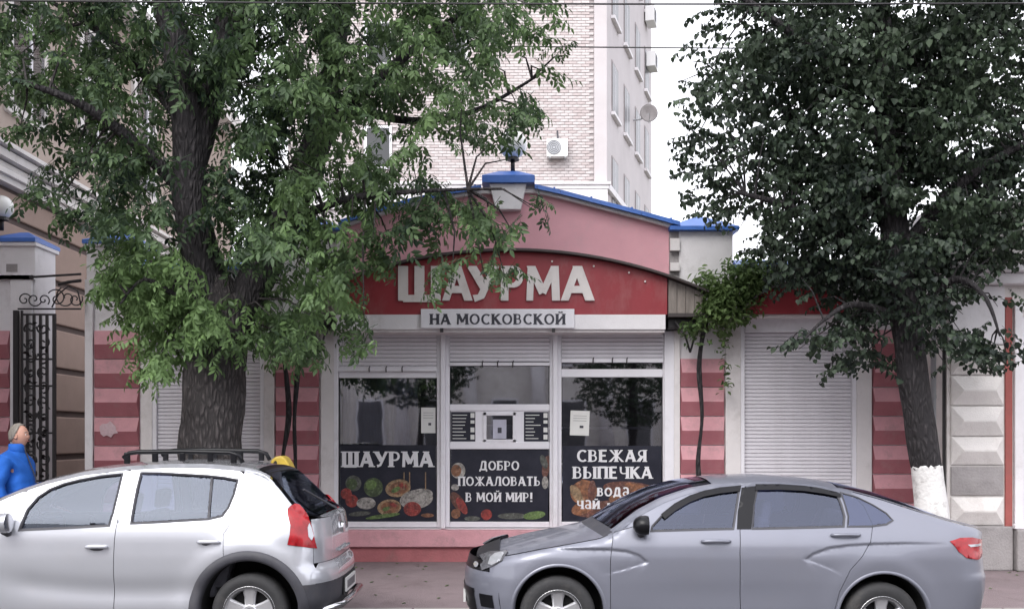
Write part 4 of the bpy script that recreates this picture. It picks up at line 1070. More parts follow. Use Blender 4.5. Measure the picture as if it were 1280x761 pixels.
# ------------------------------------------------------------------ cars
def interp(tab, x):
    if x <= tab[0][0]: return tab[0][1]
    for (a, b), (c, d) in zip(tab[:-1], tab[1:]):
        if x <= c:
            return b + (d - b) * (x - a) / (c - a)
    return tab[-1][1]
def smooth_tab(tab, n=200, w=2):
    x0, x1 = tab[0][0], tab[-1][0]; xs = [x0 + (x1 - x0) * i / n for i in range(n + 1)]; ys = [interp(tab, x) for x in xs]
    for _ in range(w):
        ys = [ys[0]] + [(ys[i - 1] + 2 * ys[i] + ys[i + 1]) / 4 for i in range(1, n)] + [ys[-1]]
    return list(zip(xs, ys))
def pip(p, poly):
    x, y = p; c = False; j = len(poly) - 1
    for i in range(len(poly)):
        xi, yi = poly[i]; xj, yj = poly[j]
        if (yi > y) != (yj > y) and x < (xj - xi) * (y - yi) / (yj - yi) + xi: c = not c
        j = i
    return c

class Car:
    """body surface: near and far side are y = W(x, z); both ends wrap round in plan; top closes it across"""
    def __init__(s, yc, hw, zc, xf, xr, Lf, Lr, nf, nr, crown, bulge, crease=None, fil=.05):
        s.yc, s.hw = yc, smooth_tab(hw, 120, 3); s.zct = smooth_tab(zc, 260, 4); s.xft, s.xrt = xf, xr
        s.Lf, s.Lr, s.nf, s.nr = Lf, Lr, nf, nr; s.crown, s.bulge = crown, bulge; s.crease = crease; s.fil = fil
        s.SX = 1.15                                  # s-length of a full wrap
    def zc(s, x): return interp(s.zct, x)
    def xf(s, z): return interp(s.xft, z)
    def xr(s, z): return interp(s.xrt, z)
    def W(s, x, z):
        w = interp(s.hw, z)
        t = s.zc(x); d = z - (t - s.fil)
        if d > 0:
            d = min(d / s.fil, 1); w -= s.fil * (1 - math.sqrt(max(0, 1 - d * d)))
        if s.crease: w += s.crease(x, z)
        return w
    def toS(s, x, z):
        a = s.xf(z) + s.Lf; b = s.xr(z) - s.Lr
        if x < a:
            d = min(1, (a - x) / s.Lf); return a - math.asin(d ** (s.nf / 2)) / (math.pi / 2) * s.SX
        if x > b:
            d = min(1, (x - b) / s.Lr); return b + math.asin(d ** (s.nr / 2)) / (math.pi / 2) * s.SX
        return x
    def mp(s, q, z, side=-1, off=0.0):
        a = s.xf(z) + s.Lf; b = s.xr(z) - s.Lr
        if q < a:
            ph = min(1, (a - q) / s.SX) * math.pi / 2; x = a - (s.Lf + off) * math.sin(ph) ** (2 / s.nf); k = math.cos(ph) ** (2 / s.nf) if ph < math.pi / 2 - 1e-6 else 0
        elif q > b:
            ph = min(1, (q - b) / s.SX) * math.pi / 2; x = b + (s.Lr + off) * math.sin(ph) ** (2 / s.nr); k = math.cos(ph) ** (2 / s.nr) if ph < math.pi / 2 - 1e-6 else 0
        else: x = q; k = 1
        return (x, s.yc + side * (s.W(x, z) + off) * k, z)
    def inv(s, px, py):
        """photo pixel -> (x, z) on the near side of the body"""
        D = s.yc - .8
        for _ in range(12):
            x, z = PX(px, D), PZ(py, D); q = s.toS(x, z)
            D = .5 * D + .5 * s.mp(q, z)[1]
        return (PX(px, D), PZ(py, D))
    def ring(s, pts, step=.035, closed=True):
        out = []; n = len(pts)
        for i in range(n if closed else n - 1):
            a, b = pts[i], pts[(i + 1) % n]; d = math.hypot(b[0] - a[0], b[1] - a[1]); k = max(1, int(math.ceil(d / step)))
            for j in range(k): out.append((a[0] + (b[0] - a[0]) * j / k, a[1] + (b[1] - a[1]) * j / k))
        return out
    def shrink(s, pts, g):
        out = []; n = len(pts); A = sum(pts[i][0] * pts[(i + 1) % n][1] - pts[(i + 1) % n][0] * pts[i][1] for i in range(n))
        sg = 1 if A > 0 else -1
        for i in range(n):
            p, a, b = pts[i], pts[i - 1], pts[(i + 1) % n]
            e1 = Vector((p[0] - a[0], p[1] - a[1])); e2 = Vector((b[0] - p[0], b[1] - p[1]))
            if e1.length < 1e-9 or e2.length < 1e-9: out.append(p); continue
            e1.normalize(); e2.normalize(); nn = Vector((-(e1.y + e2.y), e1.x + e2.x)); 
            if nn.length < 1e-6: out.append(p); continue
            nn.normalize(); out.append((p[0] + nn.x * g * sg, p[1] + nn.y * g * sg))
        return out
    def panel(s, name, pts, mat, parent, holes=(), off=0.0, gap=.0022, skirt=.02, step=.04, sides=(-1, 1), inS=False, xtra=None):
        """side-view outline (x, z) cut out of the body surface; one object per side"""
        if not inS: pts = [(s.toS(x, z), z) for x, z in s.ring(pts, step)]
        else: pts = s.ring(pts, step)
        if gap: pts = s.shrink(pts, gap)
        hs_ = [[(s.toS(x, z), z) for x, z in s.ring(h, step)] for h in holes]
        vv = []; ee = []
        def addloop(L):
            b = len(vv); vv.extend(Vector(p) for p in L); ee.extend((b + i, b + (i + 1) % len(L)) for i in range(len(L)))
        addloop(pts)
        for h in hs_: addloop(h)
        x0 = min(p[0] for p in pts); x1 = max(p[0] for p in pts); z0 = min(p[1] for p in pts); z1 = max(p[1] for p in pts)
        nx, nz = max(1, int((x1 - x0) / step)), max(1, int((z1 - z0) / (step * .8)))
        allp = list(vv)
        if xtra:
            for p in xtra:
                p = (s.toS(*p), p[1])
                if pip(p, pts) and not any(pip(p, h) for h in hs_) and min((q.x - p[0]) ** 2 + (q.y - p[1]) ** 2 for q in allp) > .006 ** 2: vv.append(Vector(p)); allp.append(Vector(p))
        for i in range(1, nx):
            for j in range(1, nz):
                p = (x0 + (x1 - x0) * (i + .5 * (j % 2)) / nx, z0 + (z1 - z0) * j / nz)
                if not pip(p, pts) or any(pip(p, h) for h in hs_): continue
                if min((q.x - p[0]) ** 2 + (q.y - p[1]) ** 2 for q in allp) < (step * .45) ** 2: continue
                vv.append(Vector(p))
        r = delaunay_2d_cdt(vv, ee, [], 0, 1e-5)
        co, tr = r[0], r[2]
        tris = []
        for t in tr:
            c = ((co[t[0]].x + co[t[1]].x + co[t[2]].x) / 3, (co[t[0]].y + co[t[1]].y + co[t[2]].y) / 3)
            if pip(c, pts) and not any(pip(c, h) for h in hs_):
                a, b, c_ = (co[k] for k in t)
                if (b - a).cross(c_ - a) < 0: t = (t[0], t[2], t[1])
                tris.append(tuple(t))
        ec = {}
        for t in tris:
            for i in range(3):
                e = (t[i], t[(i + 1) % 3]); ec[e] = 1
        bd = [e for e in ec if (e[1], e[0]) not in ec]
        objs = []
        for sd in sides:
            mb = MB(); mb.v = [s.mp(p.x, p.y, sd, off) for p in co]; fs = list(tris)
            if skirt:
                m_ = {}
                for a, b in bd:
                    for k in (a, b):
                        if k not in m_: m_[k] = len(mb.v); mb.v.append(s.mp(co[k].x, co[k].y, sd, off - skirt))
                    # duplicate rim verts keep the skirt from bending the panel's shading
                dup = {}
                for a, b in bd:
                    for k in (a, b):
                        if k not in dup: dup[k] = len(mb.v); mb.v.append(mb.v[k])
                for a, b in bd: fs.append((dup[b], dup[a], m_[a], m_[b]))
            if sd > 0: fs = [f[::-1] for f in fs]
            mb.f = fs; mb.m = [0] * len(fs)
            objs.append(obj(name, mb, mat, parent, smooth=True))
        return objs
    def top(s, name, xa, xb, mat, parent, va=-1, vb=1, off=0.0, nx=26, nv=16, skirt=0, xs=None):
        xs = xs or [xa + (xb - xa) * i / nx for i in range(nx + 1)]
        mb = MB(); n = nv + 1
        for x in xs:
            z = s.zc(x); q = s.toS(x, z); e = s.mp(q, z); Y = s.yc - e[1]
            for j in range(n):
                v = va + (vb - va) * j / nv
                k = 1 - abs(v) ** 2.6
                mb.v.append((x + s.bulge(x) * (1 - v * v), s.yc + v * Y, z + s.crown(x) * k + off))
        for i in range(len(xs) - 1):
            for j in range(nv):
                mb.f.append((i * n + j, (i + 1) * n + j, (i + 1) * n + j + 1, i * n + j + 1)); mb.m.append(0)
        return obj(name, mb, mat, parent, smooth=True)

def make_wheel(car_e, c, r, rim_r, spokes, dark, face, kind='star'):
    """wheel at hub centre c, outer face towards sign `face` along y"""
    w = .205; cx, cy, cz = c
    mb = MB()
    prof = [(rim_r - .012, -.02), (rim_r + .004, -.002), (rim_r + .03, .012 - .022), (r - .045, .012 - .026), (r - .02, -.002), (r - .005, .015), (r, .035), (r, w - .035), (r - .02, w), (rim_r, w)]
    prof = [(a, h * -face) for a, h in prof]
    yo = cy
    def L(p, n=48):
        q = MB(); q.lathe(p, (cx, yo, cz), 'y', n)
        return q
    wheel = L([(rim_r - .01, .03 * -face), (rim_r - .02, .16 * -face), (.06, .16 * -face)])
    wo = obj('wheel', wheel, M['under'], car_e, smooth=True)
    t = obj('tyre', L(prof, 64), M['rubber'], wo, smooth=True, auto=40)
    q = L([(rim_r + .003, -.004 * -face), (rim_r - .006, -.010 * -face), (rim_r - .022, -.004 * -face), (rim_r - .030, .03 * -face), (rim_r - .035, .10 * -face)])
    q.lathe([(.0, .004 * -face), (.055, .004 * -face), (.075, .02 * -face), (.078, .06 * -face)], (cx, yo, cz), 'y', 24)
    n = spokes
    for k in range(n):
        a = 2 * math.pi * k / n + .31
        for (da, wi, wo_) in (((-.10, .026, .026), (.10, .026, .026)) if kind == 'twin' else ((0, .040, .062),)):
            r0, r1 = .05, rim_r - .018
            pts = []
            aa = a + da * .5; ab = a + da * 1.6
            for (rr_, ww, yy) in ((r0, wi, .010), ((r0 + r1) / 2, (wi + wo_) / 2 * .92, .016), (r1, wo_, .0)):
                ang = aa + (ab - aa) * (rr_ - r0) / (r1 - r0)
                dx_, dz_ = math.cos(ang), math.sin(ang); nx_, nz_ = -dz_, dx_
                pts.append([(cx + dx_ * rr_ + nx_ * sg * ww * f_, yo + (yy + dd) * -face, cz + dz_ * rr_ + nz_ * sg * ww * f_) for sg, dd, f_ in ((-1, .014, 1), (-1, 0, .72), (1, 0, .72), (1, .014, 1), (1, .04, 1), (-1, .04, 1))])
            b = len(q.v)
            for P_ in pts: q.v += P_
            for i in range(2):
                for j in range(6):
                    j2 = (j + 1) % 6
                    f = (b + i * 6 + j, b + i * 6 + j2, b + (i + 1) * 6 + j2, b + (i + 1) * 6 + j)
                    q.f.append(f); q.m.append(0)
    rm = obj('rim', q, M['alloy'], wo, smooth=True, auto=35)
    hc = MB(); hc.lathe([(0, -.004 * -face), (.03, -.004 * -face), (.034, .004 * -face)], (cx, yo, cz), 'y', 20); obj('hub_cap', hc, M['blackpl'], wo)
    dk = L([(0.0, .085 * -face), (rim_r - .04, .085 * -face)], 32); obj('brake_drum', dk, M['under'], wo)
    return wo
def circ(cx, cz, r, a0=0, a1=360, n=40):
    return [(cx + r * math.cos(R(a0 + (a1 - a0) * i / n)), cz + r * math.sin(R(a0 + (a1 - a0) * i / n))) for i in range(n + (0 if abs(a1 - a0) >= 360 else 1))]
def cut_arch(poly_bottom_z, cx, cz, r):
    """bottom edge points from left to right going over the wheel arch"""
    a = math.asin(max(-1, min(1, (poly_bottom_z - cz) / r)))
    return [(cx + r * math.cos(math.pi - a - (math.pi - 2 * a) * i / 30), cz + r * math.sin(math.pi - a - (math.pi - 2 * a) * i / 30)) for i in range(31)]
def arch_liner(c, r, y0, y1, parent, z0):
    a = math.asin(max(-1, min(1, (z0 - c[1]) / r)))
    mb = MB(); n = 30
    for i in range(n + 1):
        t = math.pi - a - (math.pi - 2 * a) * i / n
        for y in (y0, y1): mb.v.append((c[0] + r * math.cos(t), y, c[1] + r * math.sin(t)))
        if i: k = 2 * i; mb.f.append((k - 2, k, k + 1, k - 1)); mb.m.append(0)
    pts = [(c[0] + r * math.cos(math.pi - a - (math.pi - 2 * a) * i / n), y1, c[1] + r * math.sin(math.pi - a - (math.pi - 2 * a) * i / n)) for i in range(n + 1)]
    b = len(mb.v); mb.v += pts; mb.f.append(tuple(range(b, b + n + 1))); mb.m.append(0)
    return obj('wheel_arch_liner', mb, M['under'], parent)
def car_seat(x, y, e, w=.24, headz=1.22, fwd=-1):
    mb = MB()
    mb.box(x - .25, x + .22, y - w, y + w, .42, .58)
    bk = [(x + .17, .50), (x + .30, .50), (x + .46, 1.10), (x + .36, 1.12)]
    mb.prism(bk, y - w, y + w)
    o = obj('seat', mb, M['seat'], e, bevel=.04)
    q = MB(); q.prism([(x + .385, headz - .09), (x + .47, headz - .09), (x + .50, headz + .08), (x + .41, headz + .09)], y - .13, y + .13)
    obj('headrest', q, M['seat'], o, bevel=.03)
def mirror(e, car, px, py, w, h, matc, sides=(-1, 1)):
    x, z = car.inv(px, py); y0 = car.mp(x, z)[1]
    for sd in sides:
        yy = car.yc + sd * (car.yc - y0)
        mb = MB(); prof = []
        n = 12
        ring = []
        for (dx, sc) in ((-.085, .35), (-.06, .72), (-.01, .95), (.05, 1.0), (.085, .94)):
            r_ = []
            for k in range(n):
                a = 2 * math.pi * k / n; ca, sa = math.cos(a), math.sin(a)
                r_.append((x + dx * .72, yy + sd * (.10 + ca * w * sc * .9), z + sa * h * sc * .5))
            ring.append(r_)
        for r_ in ring: mb.v += r_
        for i in range(4):
            for k in range(n):
                k2 = (k + 1) % n; mb.f.append((i * n + k, i * n + k2, (i + 1) * n + k2, (i + 1) * n + k)); mb.m.append(0)
        mb.f.append(tuple(range(n))[::-1]); mb.m.append(0)
        m_ = obj('mirror', mb, matc, e, smooth=True)
        g_ = MB(); g_.add([(x + .063, p[1], p[2]) for p in ring[-1]], [tuple(range(n))]); obj('mirror_glass', g_, M['chrome'], m_)
        s_ = MB(); s_.tube([(x + .0, yy + sd * .07, z - h * .42), (x + .03, yy - sd * .02, z - h * .62)], [.028, .035], 8); obj('mirror_foot', s_, M['blackpl'], m_, smooth=True)
def handle(e, car, px0, px1, py, matc, gap_dark=True):
    for sd in (-1, 1):
        a, b = car.inv(px0, py), car.inv(px1, py)
        y = lambda x, z, o: car.yc + sd * (car.W(x, z) + o)
        z = (a[1] + b[1]) / 2
        mb = MB(); pts = []
        for i in range(9):
            t = i / 8; x = a[0] + (b[0] - a[0]) * t
            pts.append((x, y(x, z, .012 + .028 * math.sin(math.pi * t) ** .5), z + .004 * math.sin(math.pi * t)))
        mb.tube(pts, [.010] + [.015] * 7 + [.010], 8)
        h = obj('door_handle', mb, matc, e, smooth=True)
        if gap_dark:
            q = MB(); xm = (a[0] + b[0]) / 2
            vs = [(xm + .06 * math.cos(t * math.pi / 8), y(xm, z, .0035), z - .012 + .022 * math.sin(t * math.pi / 8)) for t in range(16)]
            q.add(vs, [tuple(range(16))]); obj('handle_recess', q, M['blackpl'], h)
def under_shell(car, e, xa, xb, zt, arches):
    """dark inner side panels and floor that close the gaps between the panels"""
    pts = [(xa, .26)]
    for (cx, cz, r) in arches: pts += cut_arch(.26, cx, cz, r + .004)
    pts += [(xb, .26)] + [(xb - (xb - xa) * i / 40, min(zt, car.zc(xb - (xb - xa) * i / 40) - .07)) for i in range(41)]
    car.panel('inner_shell', pts, M['under'], e, off=-.028, gap=0, skirt=0, step=.08)
    mb = MB(); x0 = xa - .05; w = car.hw[0][1] - .05
    mb.box(xa, xb, car.yc - w, car.yc + w, .22, .255); obj('floor_pan', mb, M['under'], e)

# ================================================================== silver white hatchback, left
YW = 9.48
hwW = [(.15, .80), (.28, .845), (.42, .87), (.60, .882), (.80, .885), (.95, .875), (1.05, .855), (1.10, .84), (1.20, .795), (1.35, .715), (1.50, .635), (1.60, .58)]
carW = thing('silver_hatchback', 'silver white hatchback with black roof rails and black wheel arch trim, parked at the left', 'car', (-2.6, YW, .02))
def pw(px, py, D): return (PX(px, D), PZ(py, D))
zcW = [(-6.3, .70), (-6.1, .80), (-5.8, .90), (-5.3, .97), (-4.95, 1.01), (-4.78, 1.05), (-4.45, 1.21), (-4.20, 1.335), (-3.95, 1.425), (-3.65, 1.50), (-3.30, 1.545), (-2.9, 1.565), (-2.55, 1.56), (-2.25, 1.53), (-2.12, 1.495), (-2.05, 1.455), (-1.93, 1.33), (-1.85, 1.24), (-1.78, 1.17), (-1.70, 1.125), (-1.62, 1.105), (-1.5, 1.10)]
xfW = [(.15, -6.12), (.4, -6.22), (.6, -6.24), (.8, -6.20), (.95, -6.05), (1.6, -5.9)]
xrW = [(.15, -1.60), (.30, -1.56), (.42, -1.50), (.62, -1.49), (.68, -1.505), (.72, -1.54), (.95, -1.545), (1.12, -1.575), (1.25, -1.62), (1.6, -1.72)]
def crownW(x):
    return interp([(-6.2, .02), (-5.6, .05), (-4.9, .06), (-4.4, .05), (-3.9, .035), (-2.35, .025), (-2.15, .02), (-2.0, .008), (-1.75, .006), (-1.6, .004), (-1.5, .0)], x)
def bulgeW(x): return interp([(-6.2, 0), (-5.0, -.10), (-4.6, -.10), (-4.0, -.03), (-3.5, 0), (-2.3, 0), (-1.55, .0)], x)
def creaseW(x, z):
    d = 0
    # soft hollow low in the doors, and the swage under the window line
    if -4.4 < x < -1.9:
        k = min(1, (x + 4.4) / .4, (-1.9 - x) / .3)
        zc_ = .66 + .10 * ((x + 3.1) / 1.2) ** 2
        d -= .024 * k * math.exp(-((z - (zc_ - .14)) / .09) ** 2)
        d += .006 * k * math.exp(-((z - .36) / .05) ** 2)
    fl = math.hypot(x + 2.19, z - .36)
    d += .02 * math.exp(-((fl - .50) / .10) ** 2) * (1 if z > .3 else .6)
    return d
cw = Car(YW, hwW, zcW, xfW, xrW, .55, .34, 2.3, 2.9, crownW, bulgeW, creaseW, .055)
iw = cw.inv
wxr, wzr = (311 - 640) / 151.0, PZ(765, 8.62)
wxf = wxr - 2.60
RA = .412
under_shell(cw, carW, -6.0, -1.75, 1.05, [(wxf, wzr + .02, RA), (wxr, wzr + .02, RA)])
zb_ = .30
archR = cut_arch(zb_, wxr, wzr + .02, RA); archF = cut_arch(zb_, wxf, wzr + .02, RA)
def zedge(car, xa, xb, n=24, rev=False, dz=0):
    L = [(xa + (xb - xa) * i / n, car.zc(xa + (xb - xa) * i / n) - dz) for i in range(n + 1)]
    return L[::-1] if rev else L
# windows (pixel outlines)
winF = [iw(a, b) for a, b in ((23, 663), (60, 661), (100, 659), (137, 657), (142, 640), (148, 615), (154, 591), (128, 594), (100, 599), (80, 604), (62, 611), (47, 621), (34, 636))]
winR = [iw(a, b) for a, b in ((163, 654.5), (190, 653), (225, 651), (260, 649), (278, 645), (286, 634), (293, 617), (298, 599), (280, 596), (262, 594), (230, 592), (200, 590.5), (176, 590), (171, 610))]
gapF = iw(142, 690)[0]
bx_ = [iw(142, 757)[0], iw(142, 700)[0], iw(143, 676)[0]]
# front door: body below and frame round the glass
dl = iw(-8, 690)[0]
doorF = [(dl, zb_ + .02), (bx_[0], zb_ + .02), (bx_[1], .78), (bx_[2], .95)] + [iw(149, 640), iw(163, 588)]
tpF = zedge(cw, iw(163, 588)[0], -4.55, 30, dz=.030)
doorF = doorF + tpF[1:] + [(dl, 1.02)]
cw.panel('front_door', doorF, M['paint_w'], carW, holes=[winF], gap=.003)
doorR = [(bx_[0], zb_ + .02)] + [iw(234, 752)][:0] + [(wxr - RA - .06, zb_ + .02), (wxr - RA - .045, .44), (wxr - .33, .66), (wxr - .20, .80), iw(279, 668), iw(292, 648), iw(303, 620), iw(305, 592)]
tpR = zedge(cw, iw(305, 592)[0], iw(163, 588)[0], 26, dz=.030)
doorR = doorR + tpR[1:] + [iw(163, 588)][:0] + [iw(149, 640), (bx_[2], .95), (bx_[1], .78)]
cw.panel('rear_door', doorR, M['paint_w'], carW, holes=[winR], gap=.003)
# window glass, black rubber round it, divider
cw.panel('window', winF, M['cglass'], carW, off=-.012, gap=-.004, skirt=0)
cw.panel('window', winR, M['cglass'], carW, off=-.012, gap=-.004, skirt=0)
def rim_strip(car, name, loop, w, mat, e, off=.003):
    L = car.ring(loop, .03); inner = car.shrink(L, w)
    for sd in (-1, 1):
        mb = MB(); n = len(L)
        a = [car.mp(car.toS(x, z), z, sd, off) for x, z in L]; b = [car.mp(car.toS(x, z), z, sd, off - .002) for x, z in inner]; c = [car.mp(car.toS(x, z), z, sd, off - .016) for x, z in inner]
        mb.v = a + b + c
        for i in range(n):
            j = (i + 1) % n
            mb.f += [(i, j, n + j, n + i), (n + i, n + j, 2 * n + j, 2 * n + i)]; mb.m += [0, 0]
        obj(name, mb, mat, e, smooth=True)
rim_strip(cw, 'window_seal', cw.shrink(winF, -.006), .020, M['blackpl'], carW)
rim_strip(cw, 'window_seal', cw.shrink(winR, -.006), .020, M['blackpl'], carW)
dv = [iw(259, 650), iw(262, 650), iw(266.5, 594), iw(263.5, 594)]
cw.panel('window_divider', dv, M['blackpl'], carW, off=.0, gap=0, skirt=.02)
# roof side rail above the doors (one panel from A pillar to tail), rear quarter, front wing
lampL = [iw(a, b) for a, b in ((359, 680.5), (362, 668), (363, 656), (359.5, 643), (359, 636), (364, 631), (369, 628.5), (374, 629.5), (379, 635), (385, 644), (389, 655), (392, 668), (396, 685), (378, 683))]
quart = [(wxr + .36, zb_ + .30)] 
qa = [p for p in archR if True]
doorEdge = [iw(305, 592), iw(303, 620), iw(292, 648), iw(279, 668), (wxr - .20, .80), (wxr - .33, .66), (wxr - RA - .045, .44)]
tail_x = lambda z: cw.xr(z)
gate_s = lambda z: cw.xr(z) - cw.Lr + cw.SX * .36           # where tailgate begins in wrap coordinates
# quarter outline in wrap coordinates
def S(p): return (cw.toS(p[0], p[1]), p[1])
qtop = zedge(cw, iw(305, 592)[0], -1.92, 20, dz=.012)
qS = [S(p) for p in cut_arch(.36, wxr, wzr + .02, RA)][0:]
quS = [S(p) for p in doorEdge[::-1]]
quS = [(S((wxr - RA - .06, .36)))] + qS[1:] if False else None
outer = [S(p) for p in doorEdge] + [S((wxr - RA - .05, .36))] + [S(p) for p in cut_arch(.36, wxr, wzr + .02, RA)]
zbump = .735
outer += [S((wxr + RA + .12, .36)), S((wxr + RA + .14, .55)), (gate_s(.62) - .12, .62), (gate_s(.69), .69), (gate_s(zbump), zbump)]
outer += [(gate_s(z) - .02 * (z > 1.0), z) for z in (.85, .95, 1.03, 1.08)]
outer += [S((x, z)) for x, z in zedge(cw, -1.80, iw(305, 592)[0], 22, dz=.010)]
cw.panel('rear_quarter', outer, M['paint_w'], carW, holes=[lampL], inS=True, gap=.002)
cw.panel('tail_lamp', lampL, M['redlens'], carW, off=.008, gap=.002, skirt=.03)
cw.panel('reversing_lens', [iw(a, b) for a, b in ((385, 670), (384, 659), (386, 653), (388.5, 658), (391.5, 669), (389, 675))], M['clearlens'], carW, off=.012, gap=0, skirt=.004, step=.02)
# rear bumper: painted upper band and black lower cladding, wrapping right round
def band(name, zlo, zhi, s0, mat, off=0.0):
    for sd in (-1, 1):
        mb = MB(); nz, ns = 8, 40
        for i in range(ns + 1):
            for j in range(nz + 1):
                t = i / ns
                z = zlo(t) + (zhi(t) - zlo(t)) * j / nz
                s_end = cw.xr(z) - cw.Lr + cw.SX
                q = s0(z) + (s_end - s0(z)) * t
                mb.v.append(cw.mp(q, z, sd, off))
        n = nz + 1
        for i in range(ns):
            for j in range(nz):
                f = (i * n + j, (i + 1) * n + j, (i + 1) * n + j + 1, i * n + j + 1)
                mb.f.append(f if sd < 0 else f[::-1]); mb.m.append(0)
        obj(name, mb, mat, carW, smooth=True)
band('rear_bumper', lambda t: .575, lambda t: .655 + .081 * min(1, max(0, t * 6.5)), lambda z: cw.toS(wxr + RA + .10, z), M['paint_w'], .006)
band('bumper_cladding', lambda t: .27, lambda t: .572, lambda z: cw.toS(wxr + RA + .015, z), M['blackpl'], .009)
# tailgate body and glass
for sd in (-1, 1):
    mb = MB(); nz, ns = 16, 24
    for i in range(ns + 1):
        for j in range(nz + 1):
            z = zbump + .004 + (1.098 - zbump) * j / nz
            s0 = gate_s(z) + .006; s1 = cw.xr(z) - cw.Lr + cw.SX
            x, y, zz = cw.mp(s0 + (s1 - s0) * i / ns, z, sd, 0)
            mb.v.append((x, y, zz))
    n = nz + 1
    for i in range(ns):
        for j in range(nz):
            f = (i * n + j, (i + 1) * n + j, (i + 1) * n + j + 1, i * n + j + 1); mb.f.append(f if sd < 0 else f[::-1]); mb.m.append(0)
    obj('tailgate', mb, M['paint_w'], carW, smooth=True)
cw.top('roof', -4.00, -2.17, M['paint_w'], carW, nx=30)
cw.top('windscreen', -4.80, -4.03, M['cglass'], carW, -.93, .93, nx=20)
for a, b in ((-1, -.93), (.93, 1)): cw.top('pillar', -4.80, -4.00, M['paint_w'], carW, a, b, nx=20, nv=3)
cw.top('bonnet', -6.12, -4.84, M['paint_w'], carW, nx=30)
cw.top('scuttle', -4.84, -4.80, M['blackpl'], carW, nx=3, off=-.004)
cw.top('rear_window', -2.11, -1.66, M['cglass'], carW, -.965, .965, off=.012, nx=20)
cw.top('rear_window_band', -2.115, -1.64, M['gloss_black'], carW, -1, -.90, off=.004, nx=20, nv=3)
cw.top('rear_window_band', -2.115, -1.64, M['gloss_black'], carW, .90, 1, off=.004, nx=20, nv=3)
cw.top('spoiler', -2.17, -2.06, M['gloss_black'], carW, off=.012, nx=6)
cw.top('gate_top', -1.66, -1.53, M['paint_w'], carW, nx=8)
# side skin above the door tops
for xa, xb in ((-4.80, -2.06),):
    up = zedge(cw, xa, xb, 60); lo = zedge(cw, xa, xb, 60, dz=.031)
    cw.panel('roof_side', lo + up[::-1], M['paint_w'], carW, gap=0, skirt=0, step=.06)
fw = [(-5.98, .5)] + [(-5.98, .34)] + [(wxf - RA - .05, .34)] + cut_arch(.34, wxf, wzr + .02, RA) + [(wxf + RA + .03, .34), (dl, zb_ + .02), (dl, 1.02)] + zedge(cw, -4.62, -5.9, 26)
cw.panel('front_wing', [(x, z) for x, z in fw], M['paint_w'], carW, gap=.003)
for sd in (-1, 1):
    mb = MB(); nz, ns = 14, 24
    for i in range(ns + 1):
        for j in range(nz + 1):
            z = .26 + (.80 - .26) * j / nz; s1 = cw.xf(z) + cw.Lf - cw.SX; s0 = cw.toS(-5.98, z) - .004
            mb.v.append(cw.mp(s0 + (s1 - s0) * i / ns, z, sd, 0))
    n = nz + 1
    for i in range(ns):
        for j in range(nz):
            f = (i * n + j, i * n + j + 1, (i + 1) * n + j + 1, (i + 1) * n + j); mb.f.append(f if sd < 0 else f[::-1]); mb.m.append(0)
    obj('front_bumper', mb, M['paint_w'], carW, smooth=True)
cw.panel('headlight', [(-5.99, .70), (-5.72, .76), (-5.66, .86), (-5.90, .84)], M['clearlens'], carW, off=.01, gap=0, step=.03)
# black arch flares and sill cladding with its pale strip
def flare(cx, cz, r0, r1, z0, e, car):
    for sd in (-1, 1):
        mb = MB(); n = 40
        a0 = math.asin(max(-1, (z0 - cz) / r1))
        for i in range(n + 1):
            t = math.pi - a0 - (math.pi - 2 * a0) * i / n
            for (r, o) in ((r1, .002), (r1 - .012, .022), (r0 + .02, .028), (r0, .020), (r0 - .003, -.05)):
                x, z = cx + r * math.cos(t), max(z0 - .02, cz + r * math.sin(t))
                mb.v.append(car.mp(car.toS(x, z), z, sd, o))
            if i:
                for k in range(4):
                    b = 5 * i
                    f = (b - 5 + k, b - 5 + k + 1, b + k + 1, b + k); mb.f.append(f[::-1] if sd < 0 else f); mb.m.append(0)
        obj('arch_flare', mb, M['blackpl'], e, smooth=True)
flare(wxr, wzr + .02, RA, .495, .30, carW, cw); flare(wxf, wzr + .02, RA, .495, .30, carW, cw)
cw.panel('sill', [(wxf + .40, .24), (wxr - .42, .24), (wxr - .40, zb_ + .015), (wxf + .40, zb_ + .015)], M['chrome'], carW, off=.006, gap=0, skirt=.03)
for c in (wxf, wxr):
    arch_liner((c, wzr + .02), RA + .002, YW - .84, YW - .45, carW, .26); arch_liner((c, wzr + .02), RA + .002, YW + .84, YW + .45, carW, .26)
    for sd in (-1, 1): make_wheel(carW, (c, YW + sd * .862, wzr), .316, .215, 5, None, sd)
# roof rails
for sd in (-1, 1):
    yy = YW + sd * .50
    rl = MB(); xa, xb = PX(157, YW - .5), PX(299, YW - .5); zr = PZ(565, YW - .5)
    ro = MB(); ro.tube([(xa - .02, yy, zr - .05), (xa + .03, yy, zr - .008), (xa + .10, yy, zr + .002), ((xa + xb) / 2, yy, zr + .006), (xb - .08, yy, zr - .004), (xb, yy, zr - .03), (xb + .03, yy, zr - .09)], .020, 8)
    r_ = obj('roof_rail', ro, M['gloss_black'], carW, smooth=True)
    for px in (159, 194, 228, 263, 292):
        q = MB(); x = PX(px, YW - .5); q.box(x - .025, x + .025, yy - .016, yy + .016, cw.zc(x) + .02, zr); obj('rail_foot', q, M['gloss_black'], r_, bevel=.008)
handle(carW, cw, 107, 135, 683, M['paint_w']); handle(carW, cw, 247, 275, 677, M['paint_w'])
mirror(carW, cw, 9, 652, .10, .17, M['paint_w'])
